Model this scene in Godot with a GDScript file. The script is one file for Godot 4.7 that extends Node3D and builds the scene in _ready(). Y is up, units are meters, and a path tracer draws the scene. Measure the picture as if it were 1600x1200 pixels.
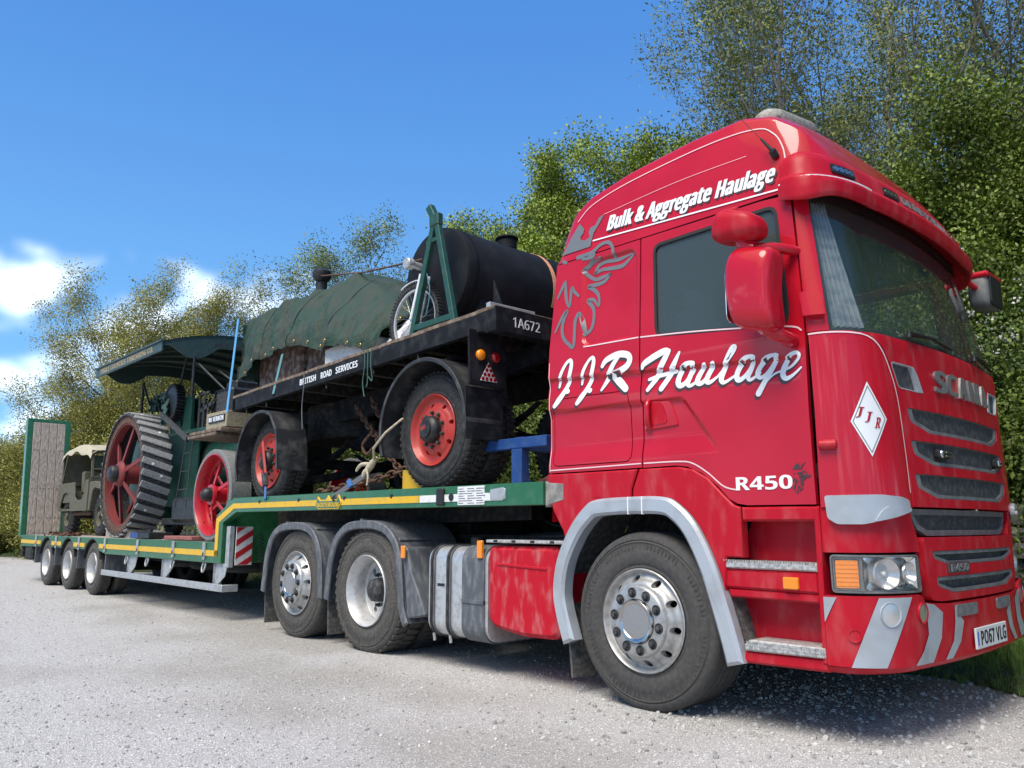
extends Node3D
# A red tractor unit with a low loader carrying a flatbed trailer, a traction engine and a small
# army field car, parked on a gravel yard beside a wood.
# World: x runs forward along the lorry (0 = front axle), y up, z toward the photographer
# (0 = near outer face of the tyres, ZC = centre line). Metres.

const ZC := -1.25
var M := {}
var rng := RandomNumberGenerator.new()
const SCRIPT_STROKES := [[-0.676,2.023,0.019,-0.669,2.060,0.024,-0.641,2.124,0.027,-0.598,2.180,0.024,-0.560,2.194,0.027,-0.553,2.151,0.033,-0.581,2.054,0.034,-0.628,1.976,0.039,-0.677,1.926,0.042,-0.716,1.891,0.032],[-0.467,2.017,0.017,-0.461,2.052,0.024,-0.434,2.115,0.027,-0.392,2.169,0.022,-0.357,2.183,0.025,-0.351,2.141,0.033,-0.378,2.047,0.034,-0.422,1.971,0.036,-0.469,1.922,0.039,-0.506,1.888,0.030],[-0.273,2.110,0.028,-0.237,2.148,0.039,-0.141,2.171,0.044,-0.063,2.155,0.044,-0.044,2.119,0.041,-0.072,2.081,0.042,-0.145,2.055,0.042,-0.225,2.050,0.034],[-0.135,2.159,0.026,-0.183,2.108,0.036,-0.240,2.020,0.036,-0.289,1.954,0.018],[-0.205,2.047,0.039,-0.146,1.997,0.052,-0.085,1.937,0.044],[0.055,2.050,0.021,0.069,2.076,0.036,0.138,2.107,0.043,0.224,2.134,0.041,0.262,2.131,0.024],[0.254,2.124,0.033,0.209,2.061,0.041,0.145,1.969,0.036,0.088,1.908,0.026],[0.335,2.109,0.017,0.291,2.039,0.036,0.235,1.957,0.038,0.191,1.903,0.036],[0.096,1.975,0.021,0.182,1.989,0.026,0.301,1.999,0.024],[0.418,2.035,0.022,0.372,2.027,0.033,0.330,1.984,0.037,0.313,1.932,0.037,0.332,1.905,0.034,0.373,1.924,0.029,0.421,1.990,0.031],[0.429,2.028,0.029,0.397,1.955,0.035,0.384,1.913,0.033,0.406,1.896,0.022,0.457,1.923,0.018],[0.505,2.009,0.026,0.464,1.955,0.035,0.451,1.914,0.035,0.478,1.901,0.029,0.518,1.934,0.024,0.553,1.986,0.029],[0.562,2.008,0.029,0.524,1.947,0.035,0.514,1.911,0.033,0.538,1.900,0.024,0.588,1.929,0.015],[0.588,1.929,0.015,0.650,1.996,0.018,0.701,2.053,0.022,0.716,2.083,0.020,0.692,2.078,0.024,0.650,2.005,0.030,0.614,1.926,0.035,0.618,1.892,0.028,0.644,1.889,0.020,0.708,1.922,0.014],[0.819,2.012,0.020,0.773,2.005,0.030,0.731,1.965,0.034,0.711,1.917,0.034,0.726,1.887,0.031,0.768,1.909,0.026,0.815,1.971,0.025],[0.826,2.004,0.026,0.797,1.937,0.032,0.783,1.898,0.027,0.801,1.880,0.020,0.857,1.911,0.014],[0.959,1.999,0.018,0.906,1.989,0.027,0.860,1.951,0.031,0.841,1.908,0.031,0.861,1.883,0.023,0.901,1.905,0.023,0.947,1.961,0.025],[0.968,1.993,0.023,0.925,1.919,0.030,0.878,1.845,0.031,0.844,1.795,0.034],[0.888,1.848,0.011,0.938,1.891,0.011,0.986,1.906,0.013,1.038,1.921,0.016,1.086,1.957,0.018,1.094,1.981,0.018,1.070,1.991,0.022,1.032,1.973,0.027,1.001,1.926,0.034,0.992,1.883,0.031,1.011,1.859,0.027,1.049,1.871,0.018,1.101,1.907,0.011]]
const GRIFFIN_STROKES := [[-0.522,2.933,0.031,-0.435,2.933,0.033,-0.375,2.943,0.029,-0.316,2.974,0.026,-0.248,2.976,0.026,-0.208,2.933,0.026,-0.196,2.860,0.024],[-0.468,2.911,0.029,-0.381,2.911,0.037,-0.375,2.943,0.022],[-0.318,2.882,0.024,-0.382,2.873,0.029,-0.436,2.840,0.029,-0.464,2.817,0.029,-0.421,2.773,0.026,-0.363,2.740,0.026,-0.305,2.742,0.028,-0.240,2.751,0.020],[-0.371,2.786,0.029,-0.340,2.833,0.026,-0.277,2.847,0.026,-0.165,2.835,0.026,-0.043,2.847,0.011,-0.086,2.807,0.024,-0.136,2.783,0.030,-0.217,2.787,0.029,-0.309,2.797,0.024,-0.371,2.786,0.029],[-0.240,2.751,0.020,-0.280,2.711,0.026,-0.343,2.701,0.029,-0.433,2.703,0.026,-0.386,2.673,0.029,-0.339,2.621,0.026,-0.334,2.542,0.015,-0.382,2.598,0.024,-0.435,2.600,0.026,-0.394,2.554,0.029,-0.376,2.510,0.026,-0.380,2.437,0.026,-0.402,2.388,0.026,-0.451,2.363,0.029],[-0.445,2.362,0.026,-0.465,2.453,0.029,-0.491,2.516,0.029,-0.516,2.496,0.029,-0.530,2.448,0.029,-0.538,2.292,0.026,-0.587,2.316,0.026,-0.637,2.371,0.029,-0.650,2.445,0.029,-0.635,2.502,0.029,-0.608,2.556,0.029,-0.652,2.522,0.026,-0.716,2.423,0.017],[-0.704,2.669,0.014,-0.661,2.738,0.029,-0.631,2.783,0.015,-0.627,2.705,0.029,-0.611,2.624,0.026,-0.583,2.583,0.013,-0.577,2.660,0.026,-0.568,2.726,0.018,-0.543,2.686,0.024,-0.503,2.648,0.020],[-0.658,2.937,0.029,-0.630,2.921,0.024]]
const CROWN_POLY := [-0.678,2.988,-0.607,3.109,-0.532,3.198,-0.480,3.140,-0.487,3.107,-0.512,3.088,-0.507,3.065,-0.463,3.048,-0.422,3.063,-0.436,3.106,-0.417,3.135,-0.377,3.139,-0.346,3.188,-0.294,3.203,-0.356,3.118,-0.386,3.083,-0.409,2.987]

# ---------------------------------------------------------------- mesh builder
class B:
	var v := PackedVector3Array()
	var n := PackedVector3Array()
	var c := PackedColorArray()
	func tri(a: Vector3, b: Vector3, d: Vector3) -> void:
		var k := (d - a).cross(b - a)
		if k.length_squared() < 1e-16:
			return
		k = k.normalized()
		v.append(a); v.append(b); v.append(d)
		n.append(k); n.append(k); n.append(k)
	func quad(a: Vector3, b: Vector3, d: Vector3, e: Vector3) -> void:
		tri(a, b, d); tri(a, d, e)
	func tris(a: Vector3, na: Vector3, b: Vector3, nb: Vector3, d: Vector3, nd: Vector3) -> void:
		var k := (d - a).cross(b - a)
		if k.length_squared() < 1e-16:
			return
		if k.dot(na + nb + nd) < 0.0:
			v.append(a); v.append(d); v.append(b)
			n.append(na); n.append(nd); n.append(nb)
		else:
			v.append(a); v.append(b); v.append(d)
			n.append(na); n.append(nb); n.append(nd)
	func quads(a: Vector3, na: Vector3, b: Vector3, nb: Vector3, d: Vector3, nd: Vector3, e: Vector3, ne: Vector3) -> void:
		tris(a, na, b, nb, d, nd); tris(a, na, d, nd, e, ne)
	func mesh() -> ArrayMesh:
		var a := []
		a.resize(Mesh.ARRAY_MAX)
		a[Mesh.ARRAY_VERTEX] = v
		a[Mesh.ARRAY_NORMAL] = n
		if c.size() == v.size() and c.size() > 0:
			a[Mesh.ARRAY_COLOR] = c
		var m := ArrayMesh.new()
		m.add_surface_from_arrays(Mesh.PRIMITIVE_TRIANGLES, a)
		return m

func tab(t: Array, x: float) -> float:
	if x <= t[0][0]:
		return t[0][1]
	for i in range(1, t.size()):
		if x <= t[i][0]:
			var k: float = (x - t[i - 1][0]) / (t[i][0] - t[i - 1][0])
			return lerpf(t[i - 1][1], t[i][1], k)
	return t[t.size() - 1][1]

func xf(o := Vector3.ZERO, ax := Vector3.UP, deg := 0.0) -> Transform3D:
	return Transform3D(Basis(ax.normalized(), deg_to_rad(deg)), o)

# transform whose local z points along dir
func along(o: Vector3, dir: Vector3) -> Transform3D:
	var z := dir.normalized()
	var up := Vector3.UP if absf(z.y) < 0.95 else Vector3.RIGHT
	var x := up.cross(z).normalized()
	return Transform3D(Basis(x, z.cross(x), z), o)

# box with chamfered edges
func box(b: B, c: Vector3, s: Vector3, bev := 0.0, bas := Basis()) -> B:
	var h := s * 0.5
	var e := minf(bev, minf(h.x, minf(h.y, h.z)) * 0.9)
	var P := func(a: int, sg: Array) -> Vector3:
		var p := Vector3.ZERO
		for k in 3:
			p[k] = sg[k] * (h[k] if k == a else h[k] - e)
		return c + bas * p
	for a in 3:
		var b1 := (a + 1) % 3
		var b2 := (a + 2) % 3
		for sa in [-1, 1]:
			var q := []
			for w in [[-1, -1], [1, -1], [1, 1], [-1, 1]]:
				var sg := [0, 0, 0]
				sg[a] = sa; sg[b1] = w[0]; sg[b2] = w[1]
				q.append(P.call(a, sg))
			if sa > 0: b.quad(q[0], q[3], q[2], q[1])
			else: b.quad(q[0], q[1], q[2], q[3])
			if e > 0.0:
				for sb in [-1, 1]:
					var s1 := [0, 0, 0]
					var s2 := [0, 0, 0]
					s1[a] = sa; s1[b1] = sb; s1[b2] = -1
					s2[a] = sa; s2[b1] = sb; s2[b2] = 1
					var m1 = P.call(a, s1); var m2 = P.call(a, s2)
					var m3 = P.call(b1, s2); var m4 = P.call(b1, s1)
					if sa * sb > 0: b.quad(m1, m2, m3, m4)
					else: b.quad(m4, m3, m2, m1)
	if e > 0.0:
		for sx in [-1, 1]:
			for sy in [-1, 1]:
				for sz in [-1, 1]:
					var s3 := [sx, sy, sz]
					var p0 = P.call(0, s3); var p1 = P.call(1, s3); var p2 = P.call(2, s3)
					if sx * sy * sz > 0: b.tri(p0, p2, p1)
					else: b.tri(p0, p1, p2)
	return b

# box between two points with section w (across) x t (along up)
func bar(b: B, p: Vector3, q: Vector3, w: float, t: float, bev := 0.004) -> B:
	var f := along((p + q) * 0.5, q - p)
	return box(b, f.origin, Vector3(w, t, (q - p).length()), bev, f.basis)

# surface of revolution round local z; profile of (radius, height)
func lathe(b: B, prof: Array, seg: int, f := Transform3D(), a0 := 0.0, a1 := TAU) -> B:
	var np := prof.size()
	var sn := []
	for i in np - 1:
		var d: Vector2 = prof[i + 1] - prof[i]
		sn.append(Vector2(d.y, -d.x).normalized())
	for i in np - 1:
		var n0: Vector2 = sn[i]
		var n1: Vector2 = sn[i]
		if i > 0 and sn[i].dot(sn[i - 1]) > 0.72:
			n0 = (sn[i] + sn[i - 1]).normalized()
		if i < np - 2 and sn[i].dot(sn[i + 1]) > 0.72:
			n1 = (sn[i] + sn[i + 1]).normalized()
		var p0: Vector2 = prof[i]
		var p1: Vector2 = prof[i + 1]
		for k in seg:
			var t0 := a0 + (a1 - a0) * k / seg
			var t1 := a0 + (a1 - a0) * (k + 1) / seg
			var c0 := Vector3(cos(t0), sin(t0), 0); var c1 := Vector3(cos(t1), sin(t1), 0)
			b.quads(f * (c0 * p0.x + Vector3(0, 0, p0.y)), f.basis * (c0 * n0.x + Vector3(0, 0, n0.y)),
				f * (c1 * p0.x + Vector3(0, 0, p0.y)), f.basis * (c1 * n0.x + Vector3(0, 0, n0.y)),
				f * (c1 * p1.x + Vector3(0, 0, p1.y)), f.basis * (c1 * n1.x + Vector3(0, 0, n1.y)),
				f * (c0 * p1.x + Vector3(0, 0, p1.y)), f.basis * (c0 * n1.x + Vector3(0, 0, n1.y)))
	return b

func cyl(b: B, p: Vector3, q: Vector3, r: float, seg := 12, bev := 0.0) -> B:
	var l := (q - p).length()
	var pr := [Vector2(0, 0), Vector2(r - bev, 0), Vector2(r, bev), Vector2(r, l - bev), Vector2(r - bev, l), Vector2(0, l)]
	if bev <= 0.0:
		pr = [Vector2(0, 0), Vector2(r, 0), Vector2(r, l), Vector2(0, l)]
	return lathe(b, pr, seg, along(p, q - p))

func spline(pts: Array, per := 6) -> Array:
	var out := []
	for i in pts.size() - 1:
		var p0 = pts[maxi(i - 1, 0)]; var p1 = pts[i]; var p2 = pts[i + 1]; var p3 = pts[mini(i + 2, pts.size() - 1)]
		for k in per:
			out.append(p1.cubic_interpolate(p2, p0, p3, float(k) / per))
	out.append(pts[pts.size() - 1])
	return out

# round tube along points; r is a number or an array of radii
func tube(b: B, pts: Array, r, seg := 8, caps := true) -> B:
	var m := pts.size()
	var rings := []
	var nrm := []
	var ref := Vector3.ZERO
	for i in m:
		var t: Vector3 = (pts[mini(i + 1, m - 1)] - pts[maxi(i - 1, 0)]).normalized()
		if i == 0:
			ref = t.cross(Vector3.UP if absf(t.y) < 0.9 else Vector3.RIGHT).normalized()
		else:
			ref = (ref - t * ref.dot(t)).normalized()
		var bi := t.cross(ref)
		var rad: float = r[i] if r is Array else r
		var ring := []
		var rn := []
		for k in seg:
			var a := TAU * k / seg
			var d := ref * cos(a) + bi * sin(a)
			ring.append(pts[i] + d * rad)
			rn.append(d)
		rings.append(ring); nrm.append(rn)
	for i in m - 1:
		for k in seg:
			var l := (k + 1) % seg
			b.quads(rings[i][k], nrm[i][k], rings[i][l], nrm[i][l], rings[i + 1][l], nrm[i + 1][l], rings[i + 1][k], nrm[i + 1][k])
	if caps:
		for k in range(1, seg - 1):
			b.tri(rings[0][0], rings[0][k + 1], rings[0][k])
			b.tri(rings[m - 1][0], rings[m - 1][k], rings[m - 1][k + 1])
	return b

func inset(poly: PackedVector2Array, d: float) -> PackedVector2Array:
	var out := PackedVector2Array()
	var m := poly.size()
	var s := -1.0 if Geometry2D.is_polygon_clockwise(poly) else 1.0
	for i in m:
		var e0 := (poly[i] - poly[(i + m - 1) % m]).normalized()
		var e1 := (poly[(i + 1) % m] - poly[i]).normalized()
		var n0 := Vector2(-e0.y, e0.x) * s
		var n1 := Vector2(-e1.y, e1.x) * s
		var k := (n0 + n1)
		k = k / maxf(0.35, k.dot(n0)) if k.length() > 1e-4 else n0
		out.append(poly[i] + k * d)
	return out

# polygon in local xy extruded from z0 to z1, edges of the z1 face chamfered
func prism(b: B, poly: PackedVector2Array, z0: float, z1: float, f := Transform3D(), bev := 0.0) -> B:
	var top := inset(poly, bev) if bev > 0.0 else poly
	var m := poly.size()
	var t := Geometry2D.triangulate_polygon(poly)
	for i in range(0, t.size(), 3):
		var q := [t[i], t[i + 1], t[i + 2]]
		b.tris(f * Vector3(top[q[0]].x, top[q[0]].y, z1), f.basis.z, f * Vector3(top[q[1]].x, top[q[1]].y, z1), f.basis.z, f * Vector3(top[q[2]].x, top[q[2]].y, z1), f.basis.z)
		b.tris(f * Vector3(poly[q[0]].x, poly[q[0]].y, z0), -f.basis.z, f * Vector3(poly[q[1]].x, poly[q[1]].y, z0), -f.basis.z, f * Vector3(poly[q[2]].x, poly[q[2]].y, z0), -f.basis.z)
	var zs := z1 - bev * signf(z1 - z0)
	for i in m:
		var j := (i + 1) % m
		b.quad(f * Vector3(poly[i].x, poly[i].y, z0), f * Vector3(poly[j].x, poly[j].y, z0), f * Vector3(poly[j].x, poly[j].y, zs), f * Vector3(poly[i].x, poly[i].y, zs))
		if bev > 0.0:
			b.quad(f * Vector3(poly[i].x, poly[i].y, zs), f * Vector3(poly[j].x, poly[j].y, zs), f * Vector3(top[j].x, top[j].y, z1), f * Vector3(top[i].x, top[i].y, z1))
	return b

func pv(a: Array) -> PackedVector2Array:
	var p := PackedVector2Array()
	for i in range(0, a.size(), 2):
		p.append(Vector2(a[i], a[i + 1]))
	return p

func rrect(x0: float, y0: float, x1: float, y1: float, r: float, k := 4) -> PackedVector2Array:
	var p := PackedVector2Array()
	for q in [[x1 - r, y1 - r, 0.0], [x0 + r, y1 - r, 0.5], [x0 + r, y0 + r, 1.0], [x1 - r, y0 + r, 1.5]]:
		for i in k + 1:
			var a: float = PI * (q[2] + 0.5 * i / k)
			p.append(Vector2(q[0] + r * cos(a), q[1] + r * sin(a)))
	return p

func soften(poly: PackedVector2Array, r: float, k := 3) -> PackedVector2Array:
	var out := PackedVector2Array()
	var m := poly.size()
	for i in m:
		var p := poly[i]
		var a := poly[(i + m - 1) % m] - p
		var c := poly[(i + 1) % m] - p
		var d := minf(r, minf(a.length(), c.length()) * 0.45)
		var q0 := p + a.normalized() * d
		var q1 := p + c.normalized() * d
		for j in k + 1:
			var t := float(j) / k
			out.append(q0.lerp(p, t).lerp(p.lerp(q1, t), t))
	return out

# grid surface from a callable (u, v in 0..1) -> Vector3
func sheet(b: B, nu: int, nv: int, fn: Callable) -> B:
	var p := []
	for i in nu + 1:
		for j in nv + 1:
			p.append(fn.call(float(i) / nu, float(j) / nv))
	var w := nv + 1
	var nn := []
	for i in nu + 1:
		for j in nv + 1:
			var du: Vector3 = p[mini(i + 1, nu) * w + j] - p[maxi(i - 1, 0) * w + j]
			var dv: Vector3 = p[i * w + mini(j + 1, nv)] - p[i * w + maxi(j - 1, 0)]
			var k := du.cross(dv)
			nn.append(k.normalized() if k.length_squared() > 1e-18 else Vector3.UP)
	for i in nu:
		for j in nv:
			var a := i * w + j
			b.quads(p[a], nn[a], p[a + w], nn[a + w], p[a + w + 1], nn[a + w + 1], p[a + 1], nn[a + 1])
	return b

# region of a curved surface S(a, y): clipped to a grid, pushed out by off, with a rim of depth thick
func patch(b: B, poly: PackedVector2Array, S: Callable, off: float, step: float, thick := 0.0, holes := []) -> B:
	var lo := Vector2(1e9, 1e9)
	var hi := -lo
	for p in poly:
		lo = lo.min(p); hi = hi.max(p)
	var NP := func(q: Vector2) -> Array:
		var o: Vector3 = S.call(q.x, q.y)
		var du: Vector3 = S.call(q.x + 0.004, q.y) - S.call(q.x - 0.004, q.y)
		var dv: Vector3 = S.call(q.x, q.y + 0.004) - S.call(q.x, q.y - 0.004)
		var k := du.cross(dv).normalized()
		var outward := o - Vector3(0.2, o.y, ZC)
		if k.dot(outward) < 0.0:
			k = -k
		return [o + k * off, k]
	var nx := maxi(1, int(ceil((hi.x - lo.x) / step)))
	var ny := maxi(1, int(ceil((hi.y - lo.y) / step)))
	var memo := {}
	for i in nx:
		for j in ny:
			var c0 := Vector2(lo.x + (hi.x - lo.x) * i / nx, lo.y + (hi.y - lo.y) * j / ny)
			var c1 := Vector2(lo.x + (hi.x - lo.x) * (i + 1) / nx, lo.y + (hi.y - lo.y) * (j + 1) / ny)
			var cell := PackedVector2Array([c0, Vector2(c1.x, c0.y), c1, Vector2(c0.x, c1.y)])
			var list: Array = Array(Geometry2D.intersect_polygons(cell, poly), TYPE_NIL, "", null)
			for h in holes:
				var next := []
				for q in list:
					for r in Geometry2D.clip_polygons(q, h):
						if not Geometry2D.is_polygon_clockwise(r):
							next.append(r)
				list = next
			for q in list:
				var pts := []
				for e in q:
					var key := Vector2i(roundi(e.x * 20000.0), roundi(e.y * 20000.0))
					if not memo.has(key):
						memo[key] = NP.call(e)
					pts.append(memo[key])
				var t := Geometry2D.triangulate_polygon(q)
				for k in range(0, t.size(), 3):
					b.tris(pts[t[k]][0], pts[t[k]][1], pts[t[k + 1]][0], pts[t[k + 1]][1], pts[t[k + 2]][0], pts[t[k + 2]][1])
	if thick > 0.0:
		var loops := [poly]
		loops.append_array(holes)
		for lp in loops:
			var m: int = lp.size()
			for i in m:
				var p0: Vector2 = lp[i]
				var p1: Vector2 = lp[(i + 1) % m]
				var cnt := maxi(1, int(ceil(p0.distance_to(p1) / step)))
				for k in cnt:
					var q0 = NP.call(p0.lerp(p1, float(k) / cnt))
					var q1 = NP.call(p0.lerp(p1, float(k + 1) / cnt))
					b.quad(q0[0], q1[0], q1[0] - q1[1] * thick, q0[0] - q0[1] * thick)
	return b

# stroke of changing width laid on a surface S(a, y): pts is a flat list x, y, width
func stroke(b: B, flat: Array, S: Callable, off: float, shift := Vector2.ZERO, grow := 1.0) -> B:
	var pts := []
	for i in range(0, flat.size(), 3):
		pts.append(Vector3(flat[i] + shift.x, flat[i + 1] + shift.y, flat[i + 2] * grow))
	var q := spline(pts, 6)
	var m := q.size()
	var L := []
	var R := []
	for i in m:
		var t := Vector2(q[mini(i + 1, m - 1)].x - q[maxi(i - 1, 0)].x, q[mini(i + 1, m - 1)].y - q[maxi(i - 1, 0)].y).normalized()
		var nn: Vector2 = Vector2(-t.y, t.x) * q[i].z * 0.5
		L.append(S.call(q[i].x + nn.x, q[i].y + nn.y, off))
		R.append(S.call(q[i].x - nn.x, q[i].y - nn.y, off))
	for i in m - 1:
		b.quad(L[i], L[i + 1], R[i + 1], R[i])
	for e in [0, m - 1]:
		var o := Vector2(q[e].x, q[e].y)
		for k in 8:
			var a0 := TAU * k / 8
			var a1 := TAU * (k + 1) / 8
			var w: float = q[e].z * 0.5
			b.tri(S.call(o.x, o.y, off + 0.0002), S.call(o.x + cos(a0) * w, o.y + sin(a0) * w, off + 0.0002), S.call(o.x + cos(a1) * w, o.y + sin(a1) * w, off + 0.0002))
	return b

# ---------------------------------------------------------------- nodes
func named(parent: Node, called: String) -> String:
	if not parent.has_node(called):
		return called
	var k := 1
	while parent.has_node("%s_%03d" % [called, k]):
		k += 1
	return "%s_%03d" % [called, k]

func thing(called: String, label: String, category: String, group := "", kind := "") -> Node3D:
	var o := Node3D.new()
	o.name = named(self, called)
	add_child(o)
	tag(o, label, category, group, kind)
	return o

func tag(o: Node, label: String, category: String, group := "", kind := "") -> void:
	if label: o.set_meta("label", label)
	if category: o.set_meta("category", category)
	if group: o.set_meta("group", group)
	if kind: o.set_meta("kind", kind)

func node(called: String, parent: Node, t := Transform3D()) -> Node3D:
	var o := Node3D.new()
	o.name = named(parent, called)
	parent.add_child(o)
	o.transform = t
	return o

func part(called: String, b: B, m: Material, parent: Node, label := "") -> MeshInstance3D:
	var o := MeshInstance3D.new()
	o.name = named(parent, called)
	o.mesh = b.mesh()
	o.material_override = m
	parent.add_child(o)
	if label: o.set_meta("label", label)
	return o

func inst(called: String, mesh: Mesh, m: Material, parent: Node, t := Transform3D()) -> MeshInstance3D:
	var o := MeshInstance3D.new()
	o.name = named(parent, called)
	o.mesh = mesh
	o.material_override = m
	parent.add_child(o)
	o.transform = t
	return o

func copy_part(src: Node3D, parent: Node, t: Transform3D, label := "") -> Node3D:
	var o: Node3D = src.duplicate()
	o.name = named(parent, String(src.name))
	parent.add_child(o)
	o.transform = t
	if label: o.set_meta("label", label)
	return o

# lettering: f has x along the line, y up, z out of the surface; the text is centred on f.origin
func words(called: String, txt: String, w: float, h: float, f: Transform3D, m: Material, parent: Node, depth := 0.006, lean := 0.0, serif := false, bold := true) -> MeshInstance3D:
	var sf := SystemFont.new()
	sf.font_names = PackedStringArray(["Droid Serif" if serif else "Droid Sans"])
	sf.font_weight = 700 if bold else 400
	var tm := TextMesh.new()
	tm.text = txt
	tm.font = sf
	tm.font_size = 64
	tm.pixel_size = 0.01
	tm.depth = 0.05
	tm.curve_step = 2.0
	var bb := tm.get_aabb()
	var c := bb.get_center()
	var sx := w / maxf(bb.size.x, 0.001)
	var sy := h / maxf(bb.size.y, 0.001)
	var bs := Basis(f.basis.x * sx, f.basis.y * sy + f.basis.x * lean * sy, f.basis.z * depth / 0.05)
	var o := inst(called, tm, m, parent, Transform3D(bs, f.origin))
	o.position -= bs * c
	return o

# ---------------------------------------------------------------- materials
func lin(r: float, g: float, b: float, a := 1.0) -> Color:
	var c := Color(r, g, b).linear_to_srgb()
	c.a = a
	return c

# seamless blotches between two colours (linear values), t = smoothstep(a, b, noise), plus fine grain
func blotch(sd: int, freq: float, lo: Color, hi: Color, a: float, b: float, grain := 0.0, size := 256, octaves := 4) -> ImageTexture:
	var f := FastNoiseLite.new()
	f.seed = sd
	f.noise_type = FastNoiseLite.TYPE_SIMPLEX_SMOOTH
	f.frequency = freq
	f.fractal_octaves = octaves
	var d := f.get_seamless_image(size, size).get_data()
	var r := RandomNumberGenerator.new()
	r.seed = sd * 7 + 1
	var out := PackedByteArray()
	out.resize(size * size * 3)
	for i in size * size:
		var t := smoothstep(a, b, d[i] / 255.0)
		var c := lo.lerp(hi, t)
		var k := 1.0 + (r.randf() - 0.5) * 2.0 * grain
		c = Color(c.r * k, c.g * k, c.b * k).linear_to_srgb()
		out[i * 3] = clampi(int(c.r * 255.0), 0, 255)
		out[i * 3 + 1] = clampi(int(c.g * 255.0), 0, 255)
		out[i * 3 + 2] = clampi(int(c.b * 255.0), 0, 255)
	return ImageTexture.create_from_image(Image.create_from_data(size, size, false, Image.FORMAT_RGB8, out))

func bump_tex(sd: int, freq: float, strength: float, size := 256, octaves := 4, cell := false) -> ImageTexture:
	var f := FastNoiseLite.new()
	f.seed = sd
	f.noise_type = FastNoiseLite.TYPE_CELLULAR if cell else FastNoiseLite.TYPE_SIMPLEX_SMOOTH
	f.frequency = freq
	f.fractal_octaves = octaves
	var im := f.get_seamless_image(size, size)
	im.convert(Image.FORMAT_RGB8)
	im.bump_map_to_normal_map(strength)
	return ImageTexture.create_from_image(im)

func mat(key: String, col: Color, rough: float, metal := 0.0, opt := {}) -> StandardMaterial3D:
	var m := StandardMaterial3D.new()
	m.resource_name = key
	m.roughness = rough
	m.metallic = metal
	m.cull_mode = BaseMaterial3D.CULL_DISABLED
	if opt.has("tex"):
		m.albedo_color = Color.WHITE
		m.albedo_texture = opt.tex
	else:
		m.albedo_color = lin(col.r, col.g, col.b)
	if opt.has("tex") or opt.has("bump"):
		m.uv1_triplanar = true
		m.uv1_world_triplanar = opt.get("world", true)
		m.uv1_scale = opt.get("scale", Vector3.ONE)
		m.uv1_triplanar_sharpness = 4.0
	if opt.has("bump"):
		m.normal_enabled = true
		m.normal_texture = opt.bump
		m.normal_scale = opt.get("bump_scale", 0.4)
	if opt.has("coat"):
		m.clearcoat_enabled = true
		m.clearcoat = opt.coat
		m.clearcoat_roughness = opt.get("coat_rough", 0.08)
	if opt.has("alpha"):
		m.transparency = BaseMaterial3D.TRANSPARENCY_ALPHA
		m.albedo_color.a = opt.alpha
	if opt.has("back"):
		m.backlight_enabled = true
		m.backlight = opt.back
	if opt.has("vcol"):
		m.vertex_color_use_as_albedo = true
	if opt.has("spec"):
		m.metallic_specular = opt.spec
	M[key] = m
	return m

func _ready() -> void:
	rng.seed = 4711
	setup_camera()
	setup_sky()
	setup_materials()
	build_ground()
	build_walls()
	build_trees()
	build_tractor()
	build_trailer()
	build_flatbed()
	build_loads()
	build_engine()
	build_jeep()

func setup_camera() -> void:
	var cam := Camera3D.new()
	cam.name = "camera"
	cam.fov = 51.45
	cam.near = 0.05
	cam.far = 900.0
	add_child(cam)
	cam.transform = Transform3D(Basis(Vector3(0.6844, 0.0015, -0.7291), Vector3(0.126, 0.9847, 0.1203), Vector3(0.7181, -0.1742, 0.6738)).orthonormalized(), Vector3(3.0806, 1.0788, 3.9308))
	cam.current = true

func setup_sky() -> void:
	var sm := ProceduralSkyMaterial.new()
	sm.sky_top_color = lin(0.036, 0.138, 0.415)
	sm.sky_horizon_color = lin(0.21, 0.479, 0.769)
	sm.sky_curve = 0.22
	sm.ground_bottom_color = lin(0.25, 0.25, 0.23)
	sm.ground_horizon_color = lin(0.42, 0.5, 0.6)
	sm.sun_angle_max = 1.0
	sm.sky_cover = cloud_cover()
	var sky := Sky.new()
	sky.sky_material = sm
	var env := Environment.new()
	env.background_mode = Environment.BG_SKY
	env.sky = sky
	env.background_energy_multiplier = 0.60
	env.tonemap_mode = Environment.TONE_MAPPER_LINEAR
	env.tonemap_exposure = 2.85
	env.sdfgi_enabled = true
	env.ssao_enabled = true
	env.ssil_enabled = true
	var we := WorldEnvironment.new()
	we.name = "environment"
	we.environment = env
	add_child(we)
	var sun := DirectionalLight3D.new()
	sun.name = "sun"
	sun.light_color = Color(1.0, 0.972, 0.93)
	sun.light_energy = 0.5
	sun.light_angular_distance = 34.0
	sun.shadow_enabled = true
	add_child(sun)
	sun.transform = Transform3D(Basis.looking_at(Vector3(-0.12, -0.82, -0.52), Vector3.UP), Vector3(-8, 16, 9))

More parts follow.
